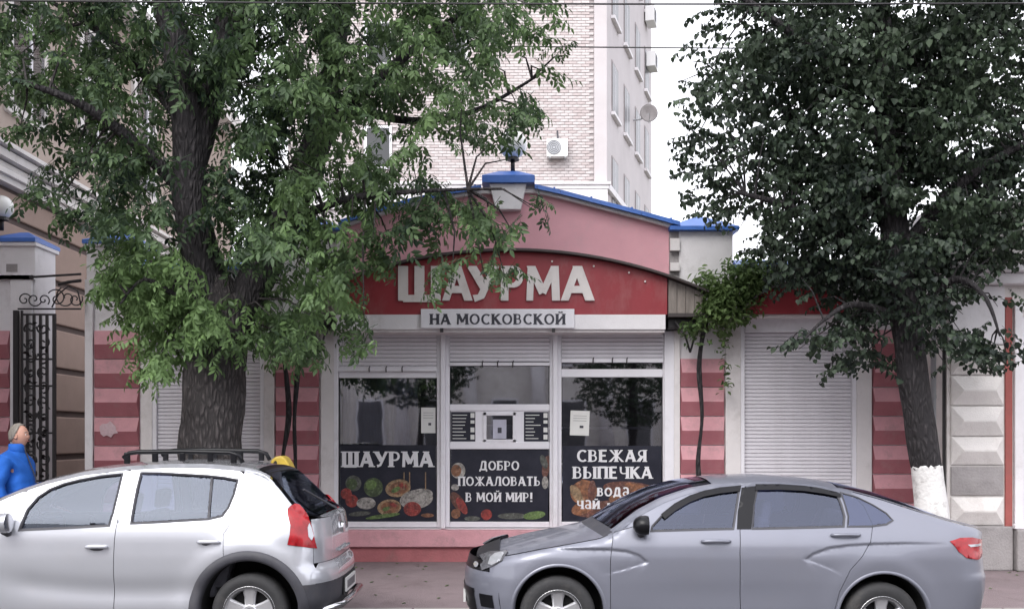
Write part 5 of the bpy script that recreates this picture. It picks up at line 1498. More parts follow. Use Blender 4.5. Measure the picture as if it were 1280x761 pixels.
# details at the tail: plate, tow guard, wiper, badge
xe = cw.xr(.50)
mb = MB(); mb.box(xe + .012, xe + .03, YW - .26, YW + .26, .425, .545); obj('number_plate', mb, M['plate'], carW)
mb = MB(); 
for k in range(7): mb.box(xe + .031, xe + .0325, YW - .21 + k * .062, YW - .175 + k * .062, .45, .52)
obj('plate_characters', mb, M['ink'], carW)
mb = MB(); mb.box(xe + .008, xe + .016, YW - .32, YW + .32, .405, .565); obj('plate_recess', mb, M['under'], carW)
mb = MB(); mb.tube([(xe - .30, YW - .70, .30), (xe - .12, YW - .66, .33), (xe + .03, YW - .55, .36), (xe + .045, YW, .36), (xe + .03, YW + .55, .36), (xe - .12, YW + .66, .33)], .030, 8); obj('skid_guard', mb, M['chrome'], carW, smooth=True)
mb = MB(); mb.tube([(-1.60, YW + .02, 1.145), (-1.68, YW - .05, 1.20), (-1.84, YW - .30, 1.33)], .010, 6); obj('wiper', mb, M['blackpl'], carW)
mb = MB(); mb.lathe([(0, .02), (.05, .02), (.055, 0)], (0, 0, 0), 'z', 16); mb.v = [(cw.xr(.98) + z + .001, YW + y, .98 + x) for x, y, z in mb.v]; obj('badge', mb, M['chrome'], carW)
mb = MB(); mb.tube([(cw.xr(.80) + .01, YW - .25, .80), (cw.xr(.80) + .016, YW + .25, .80)], .014, 6); obj('tailgate_handle', mb, M['paint_w'], carW)
for y in (YW - .38, YW + .38): car_seat(-3.75, y, carW)
for y in (YW - .40, YW, YW + .40): car_seat(-2.75, y, carW, .2, 1.2)
mb = MB(); mb.box(-4.85, -4.35, YW - .70, YW + .70, .80, 1.03); obj('dashboard', mb, M['under'], carW, bevel=.05)
mb = MB(); mb.lathe([(.17, -.012), (.182, 0), (.17, .012), (.158, 0), (.17, -.012)], (0, 0, 0), 'z', 24); mb.v = [(-4.22 + z + x * .35, YW - .38 + y, 1.0 + x * .93) for x, y, z in mb.v]; obj('steering_wheel', mb, M['blackpl'], carW)
mb = MB(); mb.box(-2.2, -1.72, YW - .62, YW + .62, .95, .975); obj('parcel_shelf', mb, M['under'], carW)

# ================================================================== grey saloon, right
YS = 9.45
hwS = [(.13, .80), (.22, .845), (.38, .865), (.60, .878), (.80, .880), (.90, .865), (.97, .84), (1.05, .80), (1.20, .72), (1.35, .63), (1.45, .565), (1.5, .54)]
carS = thing('grey_saloon', 'grey blue four-door saloon with black bonnet guard and window deflectors, parked at the right', 'car', (1.75, YS, .0))
zcS = [(-.42, .60), (-.36, .70), (-.28, .745), (-.14, .785), (.02, .82), (.20, .86), (.40, .895), (.60, .93), (.74, .955), (.84, 1.00), (1.07, 1.165), (1.29, 1.275), (1.52, 1.35), (1.80, 1.395), (2.2, 1.412), (2.59, 1.385), (2.86, 1.34), (3.10, 1.275), (3.37, 1.185), (3.60, 1.11), (3.80, 1.055), (4.0, 1.02), (4.16, .985)]
xfS = [(.13, -.30), (.28, -.40), (.45, -.43), (.62, -.425), (.75, -.39), (.9, -.30), (1.5, -.1)]
xrS = [(.13, 4.00), (.28, 4.07), (.50, 4.11), (.62, 4.115), (.66, 4.10), (.85, 4.08), (.98, 4.10), (1.03, 4.11), (1.5, 4.05)]
def crownS(x): return interp([(-.4, .015), (0, .035), (.7, .045), (.9, .055), (1.4, .055), (1.8, .05), (2.6, .045), (3.2, .05), (3.7, .03), (4.0, .02), (4.12, .005)], x)
def bulgeS(x): return interp([(-.4, 0), (.3, -.03), (.8, -.13), (1.1, -.10), (1.6, -.03), (2.0, 0), (2.8, .03), (3.4, .08), (3.7, .04), (4.05, 0)], x)
upF = [(640, 684), (700, 684), (763, 684.5), (785, 687), (800, 692), (811, 702)]
upR = [(1004, 698), (1015, 690), (1035, 683), (1060, 679.5), (1090, 678), (1140, 677), (1190, 677)]
loF = [(752, 719), (775, 714), (795, 708), (812, 703)]
loR = [(1000, 699), (1018, 704), (1035, 711), (1052, 719)]
def pl_xz(L): return [(PX(a, 8.6), PZ(b, 8.6)) for a, b in L]
UF, UR, LF, LR = map(pl_xz, (upF, upR, loF, loR))
def sdist(p, L):
    """signed vertical-ish distance to a polyline and how far along it we are"""
    best = 9; sgn = 1; tt = 0
    n = len(L) - 1
    for i in range(n):
        ax, az = L[i]; bx, bz = L[i + 1]; dx, dz = bx - ax, bz - az; l2 = dx * dx + dz * dz
        t = max(0, min(1, ((p[0] - ax) * dx + (p[1] - az) * dz) / l2)); qx, qz = ax + dx * t, az + dz * t
        d = math.hypot(p[0] - qx, p[1] - qz)
        if d < best: best = d; sgn = 1 if (dx * (p[1] - az) - dz * (p[0] - ax)) > 0 else -1; tt = (i + t) / n
    return best * sgn, tt
def creaseS(x, z):
    if z > .96 or z < .3: return 0
    d = 0
    for L in (UF, UR):
        s_, t = sdist((x, z), L)
        if not 0 < t < 1: continue
        fade = min(1, t / .25 if L is UF else t / .05, (1 - t) / .06 if L is UF else (1 - t) / .25)
        if s_ < 0:
            k = min(1, -s_ / .016); k = k * k * (3 - 2 * k)
            d -= .014 * k * math.exp(-max(0, -s_ - .016) / .05) * fade
    for L in (LF, LR):
        s_, t = sdist((x, z), L)
        if not 0 < t < 1: continue
        fade = min(1, t / .3, (1 - t) / .15) if L is LF else min(1, t / .1, (1 - t) / .35)
        if s_ > 0:
            k = min(1, s_ / .014); k = k * k * (3 - 2 * k)
            d -= .006 * k * math.exp(-max(0, s_ - .014) / .035) * fade
    if 1.0 < x < 2.5: d -= .008 * math.exp(-((z - .50) / .14) ** 2) * min(1, (x - 1.0) / .4, (2.5 - x) / .4)
    for cx in (.378, 3.058):
        fl = math.hypot(x - cx, z - .33); d += .008 * math.exp(-((fl - .43) / .07) ** 2)
    return d
XTRA = []
for L in (UF, UR, LF, LR):
    sg = -1 if L in (UF, UR) else 1
    for i in range(len(L) - 1):
        (ax, az), (bx, bz) = L[i], L[i + 1]; l_ = math.hypot(bx - ax, bz - az); nx_, nz_ = -(bz - az) / l_, (bx - ax) / l_
        k = max(1, int(l_ / .016))
        for j in range(k):
            for o in (-.012, -.001, .005, .011, .017, .028, .045):
                XTRA.append((ax + (bx - ax) * j / k + nx_ * o * sg, az + (bz - az) * j / k + nz_ * o * sg))
cs = Car(YS, hwS, zcS, xfS, xrS, .62, .48, 2.2, 2.5, crownS, bulgeS, creaseS, .055)
iv = cs.inv
f_c = (PX(697, 8.62), PZ(767, 8.62)); r_c = (PX(1101.5, 8.62), PZ(775, 8.62))
af, ar = (PX(698, 8.6), PZ(764, 8.6)), (PX(1104, 8.6), PZ(773, 8.6)); RS = .375
under_shell(cs, carS, -.15, 3.85, .93, [(af[0], af[1], RS), (ar[0], ar[1], RS)])
zs = .235
wF = [iv(a, b) for a, b in ((813, 664), (850, 662.5), (885, 661.5), (917, 661), (920, 640), (925, 609), (900, 611), (880, 615), (862, 621), (843, 631), (826, 645), (815, 657))]
wR = [iv(a, b) for a, b in ((940, 661), (980, 660), (1020, 659), (1055, 658), (1056, 645), (1052, 630), (1046, 615), (1020, 609), (990, 607), (960, 606), (946, 606.5), (942, 630))]
wQ = [iv(a, b) for a, b in ((1059, 658), (1089, 657.5), (1108, 655), (1116.5, 650), (1108, 641), (1092, 631), (1072, 621), (1050, 614.5), (1056, 630), (1060, 645))]
apx = .78
fd_top = zedge(cs, iv(931, 604)[0], .98, 22, dz=.028)
dF = [iv(763, 790)[:1] + (zs,), (iv(925, 790)[0], zs), iv(925, 740), iv(925, 690), iv(925, 662), iv(931, 604)] + fd_top[1:] + [iv(800, 655), iv(766, 665), iv(763, 700), iv(763, 745)]
dF = [tuple(p) for p in dF]
cs.panel('front_door', dF, M['paint_s'], carS, holes=[wF], gap=.003, step=.03, xtra=XTRA)
rd_top = zedge(cs, iv(1056, 612)[0], iv(931, 604)[0], 18, dz=.028)
dR = [(iv(925, 790)[0], zs), (iv(1040, 790)[0], zs), iv(1044, 760), iv(1050, 738), iv(1063, 712), iv(1078, 695), iv(1088, 678), iv(1091, 656), iv(1080, 632), iv(1064, 617)] + rd_top + [iv(925, 662), iv(925, 690), iv(925, 740)]
cs.panel('rear_door', dR, M['paint_s'], carS, holes=[wR, [p for p in wQ if False]] if False else [wR], gap=.003, step=.03, xtra=XTRA)
QD = [iv(1091, 656), iv(1080, 632), iv(1064, 617)]
for wn in (wF, wR, wQ):
    cs.panel('window', wn, M['cglass2'], carS, off=-.010 if wn is not wQ else .002, gap=-.004, skirt=0)
rim_strip(cs, 'window_seal', cs.shrink(wF, -.006), .018, M['blackpl'], carS)
rim_strip(cs, 'window_seal', cs.shrink(wR, -.006), .018, M['blackpl'], carS)
rim_strip(cs, 'window_seal', cs.shrink(wQ, -.005), .014, M['blackpl'], carS, .005)
cs.panel('pillar_trim', [iv(921, 661), iv(939, 661), iv(942, 630), iv(946, 607), iv(927, 609), iv(922, 640)], M['gloss_black'], carS, off=.003, gap=0, skirt=.02)
# tail lamp outline and quarter panel
lampS = [iv(a, b) for a, b in ((1187, 676), (1200, 671.5), (1215, 671), (1226, 674)) ]
sL = lambda x, z: cs.toS(x, z)
lampSS = [(sL(*p), p[1]) for p in lampS]
e0 = lambda z, t: cs.xr(z) - cs.Lr + cs.SX * t
lampSS += [(e0(.93, .46), .935), (e0(.85, .50), .86), (e0(.80, .46), .80)] + [(sL(*p), p[1]) for p in [iv(a, b) for a, b in ((1222, 699), (1208, 697), (1198, 689))]]
cs.panel('tail_lamp', lampSS, M['redlens'], carS, off=.007, gap=0, inS=True, skirt=.03, step=.03)
cs.panel('tail_lamp_lens', [(a, b) for a, b in [(lampSS[0][0] + .22, .885), (e0(.9, .40), .885), (e0(.9, .42), .905), (lampSS[0][0] + .18, .905)]], M['clearlens'], carS, off=.010, gap=0, inS=True, skirt=.004, step=.03)
oS = [(sL(*p), p[1]) for p in [iv(1091, 656), iv(1088, 678), iv(1078, 695), iv(1063, 712), iv(1050, 738), iv(1044, 760)]]
oS += [(sL(*p), p[1]) for p in cut_arch(zs + .02, ar[0], ar[1], RS)]
oS += [(sL(ar[0] + RS + .10, zs + .02), zs + .02), (e0(.3, 1), .26), (e0(.6, 1), .62), (e0(.9, 1), .90), (e0(.97, 1), .975), (e0(.985, .5), .985)]
oS += [(sL(x, z), z) for x, z in zedge(cs, 3.86, iv(1064, 617)[0], 40, dz=.004)] + [(sL(*p), p[1]) for p in [iv(1064, 617), iv(1080, 632)]]
oS = [p for i, p in enumerate(oS) if i == 0 or math.hypot(p[0] - oS[i - 1][0], p[1] - oS[i - 1][1]) > 1e-4]
cs.panel('rear_quarter', oS, M['paint_s'], carS, inS=True, gap=.002, step=.035, xtra=XTRA)
# bumper seam line
# roof, screens, bonnet, boot
cs.top('roof', 1.72, 2.78, M['paint_s'], carS, nx=24)
cs.top('windscreen', .86, 1.70, M['cglass2'], carS, -.92, .92, nx=20)
for a, b in ((-1, -.92), (.92, 1)): cs.top('pillar', .84, 1.72, M['paint_s'], carS, a, b, nx=24, nv=3); cs.top('pillar', 2.78, 3.62, M['paint_s'], carS, a, b, nx=24, nv=3)
cs.top('rear_window', 2.80, 3.60, M['cglass2'], carS, -.92, .92, nx=20)
cs.top('scuttle', .76, .86, M['blackpl'], carS, nx=3, off=-.004)
cs.top('bonnet', -.26, .76, M['paint_s'], carS, nx=30)
cs.top('boot_lid', 3.62, 4.09, M['paint_s'], carS, nx=16)
cs.top('bonnet_guard', -.31, -.10, M['gloss_black'], carS, off=.014, nx=14)
up = zedge(cs, .80, 2.9, 60); lo = zedge(cs, .80, 2.9, 60, dz=.029)
cs.panel('roof_side', lo + up[::-1], M['paint_s'], carS, gap=0, skirt=0, step=.06)
# front wing, headlight, bumper
hl = [iv(a, b) for a, b in ((632, 687), (634, 690), (628, 700), (616, 707), (603, 712))]
hlS = [(sL(*p), p[1]) for p in hl]
fe = lambda z, t: cs.xf(z) + cs.Lf - cs.SX * t
hlS = hlS + [(fe(.68, .52), .675), (fe(.70, .55), .71), (fe(.745, .52), .745)] + [(sL(*p), p[1]) for p in [iv(600, 693), iv(612, 688.5)]]
wg = [(sL(*p), p[1]) for p in [(iv(763, 790)[0], zs), iv(763, 745), iv(763, 700), iv(766, 665), iv(800, 655)]]
wg += [(sL(x, z), z) for x, z in zedge(cs, .97, -.22, 40, dz=.003)]
wg += [(fe(.74, .45), .752), (fe(.68, .42), .66), (fe(.5, .30), .5), (fe(.3, .30), .30), (sL(af[0] - RS - .02, .27), .27)] + [(sL(*p), p[1]) for p in cut_arch(.27, af[0], af[1], RS)] + [(sL(af[0] + RS + .03, zs), zs)]
wg = wg[::-1]
cs.panel('front_wing', wg, M['paint_s'], carS, inS=True, gap=.002, step=.035, xtra=XTRA)
cs.panel('headlight', hlS, M['lamp_dark'], carS, off=.009, gap=0, inS=True, skirt=.03, step=.025)
cx_ = sum(p[0] for p in hlS) / len(hlS)
hx = [(sL(*p), p[1]) for p in [iv(a, b) for a, b in ((628, 688.5), (631, 690), (626, 700), (616, 705.5), (611, 704), (614, 695), (620, 690))]]
cs.panel('headlight_lens', hx, M['clearlens'], carS, off=.013, gap=0, inS=True, skirt=.003, step=.02)
cs.panel('headlight_lens', [(cx_ - .20 + .045 * math.cos(k * math.pi / 7), .705 + .022 * math.sin(k * math.pi / 7)) for k in range(14)], M['clearlens'], carS, off=.013, gap=0, inS=True, skirt=.003, step=.02)
for sd in (-1, 1):
    for (name, z0, z1, t0, mat, o_) in (('front_bumper', .22, .66, .30, M['paint_s'], 0), ('grille', .655, .76, .44, M['gloss_black'], -.004), ('lower_intake', .30, .50, .60, M['gloss_black'], .006), ('fog_lamp_recess', .36, .47, .36, M['gloss_black'], .006)):
        mb = MB(); nz, ns = 10, 24; t1 = 1.0 if name != 'fog_lamp_recess' else .52
        for i in range(ns + 1):
            for j in range(nz + 1):
                z = z0 + (z1 - z0) * j / nz
                mb.v.append(cs.mp(fe(z, t0 + (t1 - t0) * i / ns), z, sd, o_))
        n = nz + 1
        for i in range(ns):
            for j in range(nz):
                f = (i * n + j, i * n + j + 1, (i + 1) * n + j + 1, (i + 1) * n + j); mb.f.append(f if sd < 0 else f[::-1]); mb.m.append(0)
        obj(name, mb, mat, carS, smooth=True)
# deflectors over the side windows
for L in ([(826, 642), (843, 628.5), (862, 618.5), (880, 612.5), (900, 608.5), (926, 606), (925, 613), (900, 616), (880, 620), (862, 627), (845, 637), (831, 648)],
          [(944, 604.5), (975, 604.5), (1005, 606.5), (1030, 610.5), (1050, 616), (1051, 621), (1030, 616.5), (1005, 613), (975, 611.5), (944, 612)]):
    cs.panel('wind_deflector', [iv(a, b) for a, b in L], M['gloss_black'], carS, off=.012, gap=0, skirt=.006, step=.03)
cs.panel('sill', [(af[0] + RS + .03, .17), (ar[0] - RS - .03, .17), (ar[0] - RS - .02, zs - .004), (af[0] + RS + .02, zs - .004)], M['paint_s'], carS, off=-.01, gap=0, skirt=.03)
for c in (af, ar):
    arch_liner(c, RS + .002, YS - .84, YS - .45, carS, .2); arch_liner(c, RS + .002, YS + .84, YS + .45, carS, .2)
    for sd in (-1, 1):
        mb = MB(); n = 40; a0 = math.asin((.26 - c[1]) / RS)
        for i in range(n + 1):
            t = math.pi - a0 - (math.pi - 2 * a0) * i / n
            for (r, o) in ((RS + .025, .0), (RS + .012, .008), (RS, .006), (RS - .004, -.04)):
                x, z = c[0] + r * math.cos(t), c[1] + r * math.sin(t); mb.v.append(cs.mp(cs.toS(x, z), z, sd, o))
            if i:
                for k in range(3):
                    b = 4 * i; f = (b - 4 + k, b - 4 + k + 1, b + k + 1, b + k); mb.f.append(f[::-1] if sd < 0 else f); mb.m.append(0)
        obj('arch_lip', mb, M['paint_s'], carS, smooth=True)
for c in (f_c, r_c):
    for sd in (-1, 1): make_wheel(carS, (c[0], YS + sd * .858, c[1]), .314, .203, 5, None, sd)
handle(carS, cs, 876, 913, 676, M['paint_s']); handle(carS, cs, 1038, 1075, 668, M['paint_s'])
mirror(carS, cs, 799, 655, .10, .165, M['gloss_black'])
for y in (YS - .38, YS + .38): car_seat(1.75, y, carS, headz=1.16)
for y in (YS - .40, YS, YS + .40): car_seat(2.65, y, carS, .2, 1.10)
mb = MB(); mb.box(.95, 1.3, YS - .70, YS + .70, .75, .96); obj('dashboard', mb, M['under'], carS, bevel=.05)
mb = MB(); mb.lathe([(.17, -.012), (.182, 0), (.17, .012), (.158, 0), (.17, -.012)], (0, 0, 0), 'z', 24); mb.v = [(1.42 + z + x * .35, YS - .38 + y, .95 + x * .93) for x, y, z in mb.v]; obj('steering_wheel', mb, M['blackpl'], carS)
xe = cs.xr(.8)
mb = MB(); mb.box(xe + .012, xe + .03, YS - .26, YS + .26, .70, .82); obj('number_plate', mb, M['plate'], carS)
mb = MB(); mb.box(cs.xf(.4) - .008, cs.xf(.4) + .012, YS - .26, YS + .26, .34, .45); obj('number_plate', mb, M['plate'], carS)
mb = MB(); mb.tube([(.80, YS - .55, 1.005), (.92, YS - .35, 1.06), (.98, YS + .05, 1.11)], .009, 6); obj('wiper', mb, M['blackpl'], carS)
# ------------------------------------------------------------------ trees
NR = np.random.RandomState(11)
def leaflet(L, W, fold=.25):
    """pointed leaf as two folded quads, base at origin, along +x"""
    v = np.array([[0, 0, 0], [L * .35, W / 2, fold * W / 2], [L * .72, W * .34, fold * W * .3], [L, 0, -.06 * L], [L * .72, -W * .34, fold * W * .3], [L * .35, -W / 2, fold * W / 2]])
    return v, np.array([[0, 3, 2, 1], [0, 5, 4, 3]])
def rotm(ax, ay, az):
    cx, sx_, cy, sy, cz, sz = math.cos(ax), math.sin(ax), math.cos(ay), math.sin(ay), math.cos(az), math.sin(az)
    return np.array([[cz, -sz, 0], [sz, cz, 0], [0, 0, 1]]) @ np.array([[cy, 0, sy], [0, 1, 0], [-sy, 0, cy]]) @ np.array([[1, 0, 0], [0, cx, -sx_], [0, sx_, cx]])
def stem_strip(p0, p1, w):
    d = p1 - p0; n = np.cross(d, [0.3, 1, 0.2]); n = n / (np.linalg.norm(n) + 1e-9) * w
    return np.array([p0 - n, p0 + n, p1 + n, p1 - n]), np.array([[0, 1, 2, 3]])
def sprig_elder(rng, scale=1.0):
    V, Fq, T = [], [], []; nb = 0
    def put(v, f, t):
        nonlocal nb
        V.append(v); Fq.append(f + nb); T.append(np.full(len(f), t)); nb += len(v)
    L = .42 * scale; n = 7
    for i in range(n):
        t = (i + .6) / n; p = np.array([L * t, 0, -.10 * t * t]); sd = 1 if i % 2 else -1
        az = sd * rng.uniform(.5, 1.2); ay = rng.uniform(.2, .9)
        Rm = rotm(0, ay, az)
        rl = rng.uniform(.13, .19) * scale; e = p + Rm @ np.array([rl, 0, 0])
        v, f = stem_strip(p, e, .0018); put(v, f, .3)
        tone = rng.uniform(0, 1)
        for (at, s_) in ((.45, 1), (.45, -1), (.75, 1), (.75, -1), (1, 0)):
            lv, lf = leaflet(rng.uniform(.065, .115) * scale, rng.uniform(.030, .046) * scale)
            q = p + Rm @ np.array([rl * at, 0, 0])
            lv = (Rm @ rotm(rng.uniform(-.4, .4), rng.uniform(.1, .8), s_ * rng.uniform(.7, 1.1)) @ lv.T).T + q
            put(lv, lf, min(1, max(0, tone + rng.uniform(-.15, .15))))
    v, f = stem_strip(np.zeros(3), np.array([L, 0, -.1]), .003); put(v, f, .1)
    return np.vstack(V), np.vstack(Fq), np.hstack(T)
def sprig_linden(rng, scale=1.0):
    V, Fq, T = [], [], []; nb = 0
    L = .38 * scale; n = 9
    for i in range(n):
        t = (i + .5) / n; p = np.array([L * t, 0, -.05 * t * t]); sd = 1 if i % 2 else -1
        Rm = rotm(rng.uniform(-.5, .5), rng.uniform(.35, 1.15), sd * rng.uniform(.4, 1.3))
        Ls, Ws = rng.uniform(.045, .09) * scale, rng.uniform(.045, .078) * scale
        v = np.array([[.02, 0, 0], [.02 + Ls * .18, Ws * .5, .012], [.02 + Ls * .6, Ws * .46, .008], [.02 + Ls, 0, -.015], [.02 + Ls * .6, -Ws * .46, .008], [.02 + Ls * .18, -Ws * .5, .012]])
        v = (Rm @ v.T).T + p
        V.append(v); Fq.append(np.array([[0, 3, 2, 1], [0, 5, 4, 3]]) + nb); nb += 6; T.append(np.full(2, rng.uniform(0, 1)))
    v, f = stem_strip(np.zeros(3), np.array([L, 0, -.05]), .003); V.append(v); Fq.append(f + nb); T.append(np.array([.05]))
    return np.vstack(V), np.vstack(Fq), np.hstack(T)
def sprig_vine(rng, scale=1.0):
    V, Fq, T = [], [], []; nb = 0
    for i in range(9):
        p = rng.uniform(-.10, .10, 3) * scale
        lv, lf = leaflet(rng.uniform(.07, .11) * scale, rng.uniform(.035, .06) * scale)
        lv = (rotm(rng.uniform(-.5, .5), rng.uniform(.1, 1.1), rng.uniform(0, 6.28)) @ lv.T).T + p
        V.append(lv); Fq.append(lf + nb); nb += 6; T.append(np.full(2, rng.uniform(.2, 1)))
    return np.vstack(V), np.vstack(Fq), np.hstack(T)
def leaf_object(name, templ, places, mat, parent):
    """places: (x, y, z, azimuth, pitch, roll, scale, tone shift)"""
    V, Fq, T = [], [], []; nb = 0
    for i, (x, y, z, az, ay, ax, sc, ts) in enumerate(places):
        v, f, t = templ[i % len(templ)]
        w = (rotm(ax, ay, az) @ (v - v.mean(0)).T).T * sc + np.array([x, y, z])
        V.append(w); Fq.append(f + nb); T.append(np.clip(t * .55 + ts, 0, 1)); nb += len(v)
    V = np.vstack(V); Fq = np.vstack(Fq).astype(np.int32); T = np.hstack(T).astype(np.float32)
    me = bpy.data.meshes.new(name)
    me.vertices.add(len(V)); me.vertices.foreach_set('co', V.astype(np.float32).ravel())
    me.loops.add(Fq.size); me.loops.foreach_set('vertex_index', Fq.ravel())
    me.polygons.add(len(Fq)); me.polygons.foreach_set('loop_start', np.arange(0, Fq.size, 4, dtype=np.int32))
    me.update(calc_edges=True)
    at = me.attributes.new('tone', 'FLOAT', 'FACE'); at.data.foreach_set('value', T)
    me.materials.append(mat)
    o = bpy.data.objects.new(name, me); COL.objects.link(o)
    if parent is not None:
        o.parent = parent; o.matrix_parent_inverse = Matrix.Translation(-Vector(parent.location))
    o['kind'] = 'stuff'
    return o
def limb(pts, rs, n=14, rough=.06, seed=0, furrow=0.0, sub=6):
    """smooth tapered limb with an uneven, furrowed surface"""
    P_ = [Vector(p) for p in pts]; out = []; ro = []
    for i in range(len(P_) - 1):
        a = P_[max(i - 1, 0)]; b = P_[i]; c = P_[i + 1]; d = P_[min(i + 2, len(P_) - 1)]
        for k in range(sub):
            t = k / sub
            out.append(.5 * ((2 * b) + (-a + c) * t + (2 * a - 5 * b + 4 * c - d) * t * t + (-a + 3 * b - 3 * c + d) * t ** 3)); ro.append(rs[i] + (rs[i + 1] - rs[i]) * t)
    out.append(P_[-1]); ro.append(rs[-1])
    mb = MB(); mb.tube(out, ro, n, cap=True)
    nv = len(out) * n; vv = []
    for idx in range(nv):
        i, k = divmod(idx, n); v = Vector(mb.v[idx]); d = v - out[i]
        f = 1 + rough * noise.noise(Vector((v.x * 3 + seed, v.y * 3, v.z * 2)))
        if furrow:
            q = Vector((k / n * 26, 0, v.z * 3.0 + seed)); q.x += noise.noise(Vector((k, v.z * 4, seed))) * 1.4
            cel = abs(noise.noise(Vector((math.cos(2 * math.pi * k / n) * 5.5, math.sin(2 * math.pi * k / n) * 5.5, v.z * 2.4))))
            f += furrow * (min(cel * 3, 1) - .5)
        vv.append(tuple(out[i] + d * f))
    mb.v[:nv] = vv
    return mb

def dist_limbs(p, L):
    best = None; bd = 1e9
    for q in L:
        d = (q - p).length_squared
        if d < bd: bd = d; best = q
    return best
def blob_places(blobs, D0, rng, yspread, dens=1.0, hang=.35, gaps=None):
    out = []
    for (px, py, rx, ry, n, ts) in blobs:
        for i in range(int(math.ceil(n * dens))):
            while True:
                a, b, c = rng.uniform(-1, 1, 3)
                if a * a + b * b + c * c <= 1: break
            D = D0 + c * yspread
            x, z = PX(px + a * rx, D), PZ(py + b * ry, D)
            if gaps and noise.noise(Vector((x * 2.1 + 5, D * 1.2, z * 2.1))) < gaps: continue
            az = rng.uniform(0, 2 * math.pi)
            if abs(a) > .4: az = (0 if a > 0 else math.pi) + rng.uniform(-1.1, 1.1)
            out.append((x, D, z, az, rng.uniform(-.1, hang * 2.4), rng.uniform(-.5, .5), rng.uniform(.65, 1.15), ts + rng.uniform(-.06, .08) + .30 * noise.noise(Vector((x * 1.3, D * 1.3, z * 1.3)))))
    return out

# --- big box elder, left
LD = 11.3
tl = thing('box_elder_tree', 'big rough-barked tree with feathery leaves at the left, in front of the left shutter', 'tree', (PX(262, LD), LD, .15))
def lp(px, py, D=LD): return tuple(P(px, py, D))
base = PX(262, LD)
tr = limb([(base, LD, .10), (base, LD, .35), lp(262, 640), lp(263, 570), lp(268, 490), lp(274, 420), lp(276, 380), lp(276, 345)], [.48, .41, .365, .345, .325, .30, .24, .10], n=72, rough=.10, seed=2, furrow=.055, sub=14)
obj('trunk', tr, M['bark'], tl, smooth=True)
limbsL = [
 ([lp(262, 400), lp(252, 330), lp(238, 250, 11.2), lp(235, 160, 11.1), lp(220, 60, 11.0), lp(195, -60, 10.9), lp(170, -220, 10.8)], [.22, .21, .19, .17, .15, .12, .07]),
 ([lp(240, 235, 11.18), lp(250, 180, 11.18), lp(262, 120, 11.2), lp(285, 40, 11.3), lp(310, -60, 11.4), lp(330, -240, 11.5)], [.10, .14, .15, .15, .12, .06]),
 ([lp(285, 420), lp(320, 350, 11.4), lp(355, 280, 11.5), lp(392, 190, 11.6), lp(410, 120, 11.7), lp(425, 20, 11.8), lp(470, -160, 11.8)], [.20, .20, .17, .16, .14, .12, .06]),
 ([lp(395, 190, 11.6), lp(450, 120, 11.4), lp(520, 60, 11.3), lp(600, 0, 11.2)], [.08, .06, .045, .02]),
 ([lp(240, 250, 11.2), lp(170, 180, 10.8), lp(100, 130, 10.5), lp(20, 100, 10.3)], [.09, .06, .045, .02]),
 ([lp(235, 160, 11.1), lp(150, 60, 11.5), lp(60, 0, 11.8)], [.08, .05, .02]),
 ([lp(355, 280, 11.5), lp(430, 250, 11.1), lp(510, 240, 10.9), lp(600, 236, 10.8)], [.06, .04, .025, .012]),
 ([lp(410, 120, 11.7), lp(500, 150, 11.9), lp(590, 140, 12.0), lp(680, 90, 12.0)], [.07, .045, .03, .012]),
 ([lp(262, 400), lp(220, 370, 10.9), lp(180, 350, 10.7), lp(150, 380, 10.6)], [.04, .03, .02, .01]),
]
allpts = []
for i, (p, r) in enumerate(limbsL):
    obj('branch', limb(p, r, n=20, rough=.12, seed=i * 7.1, furrow=.06 if i < 3 else 0), M['barkd'], tl, smooth=True)  # limbs darker than the trunk: crown shade put into the bark colour
    allpts += [Vector(q) for q in p]
rngL = np.random.RandomState(5)
tmplL = [sprig_elder(rngL) for _ in range(14)]
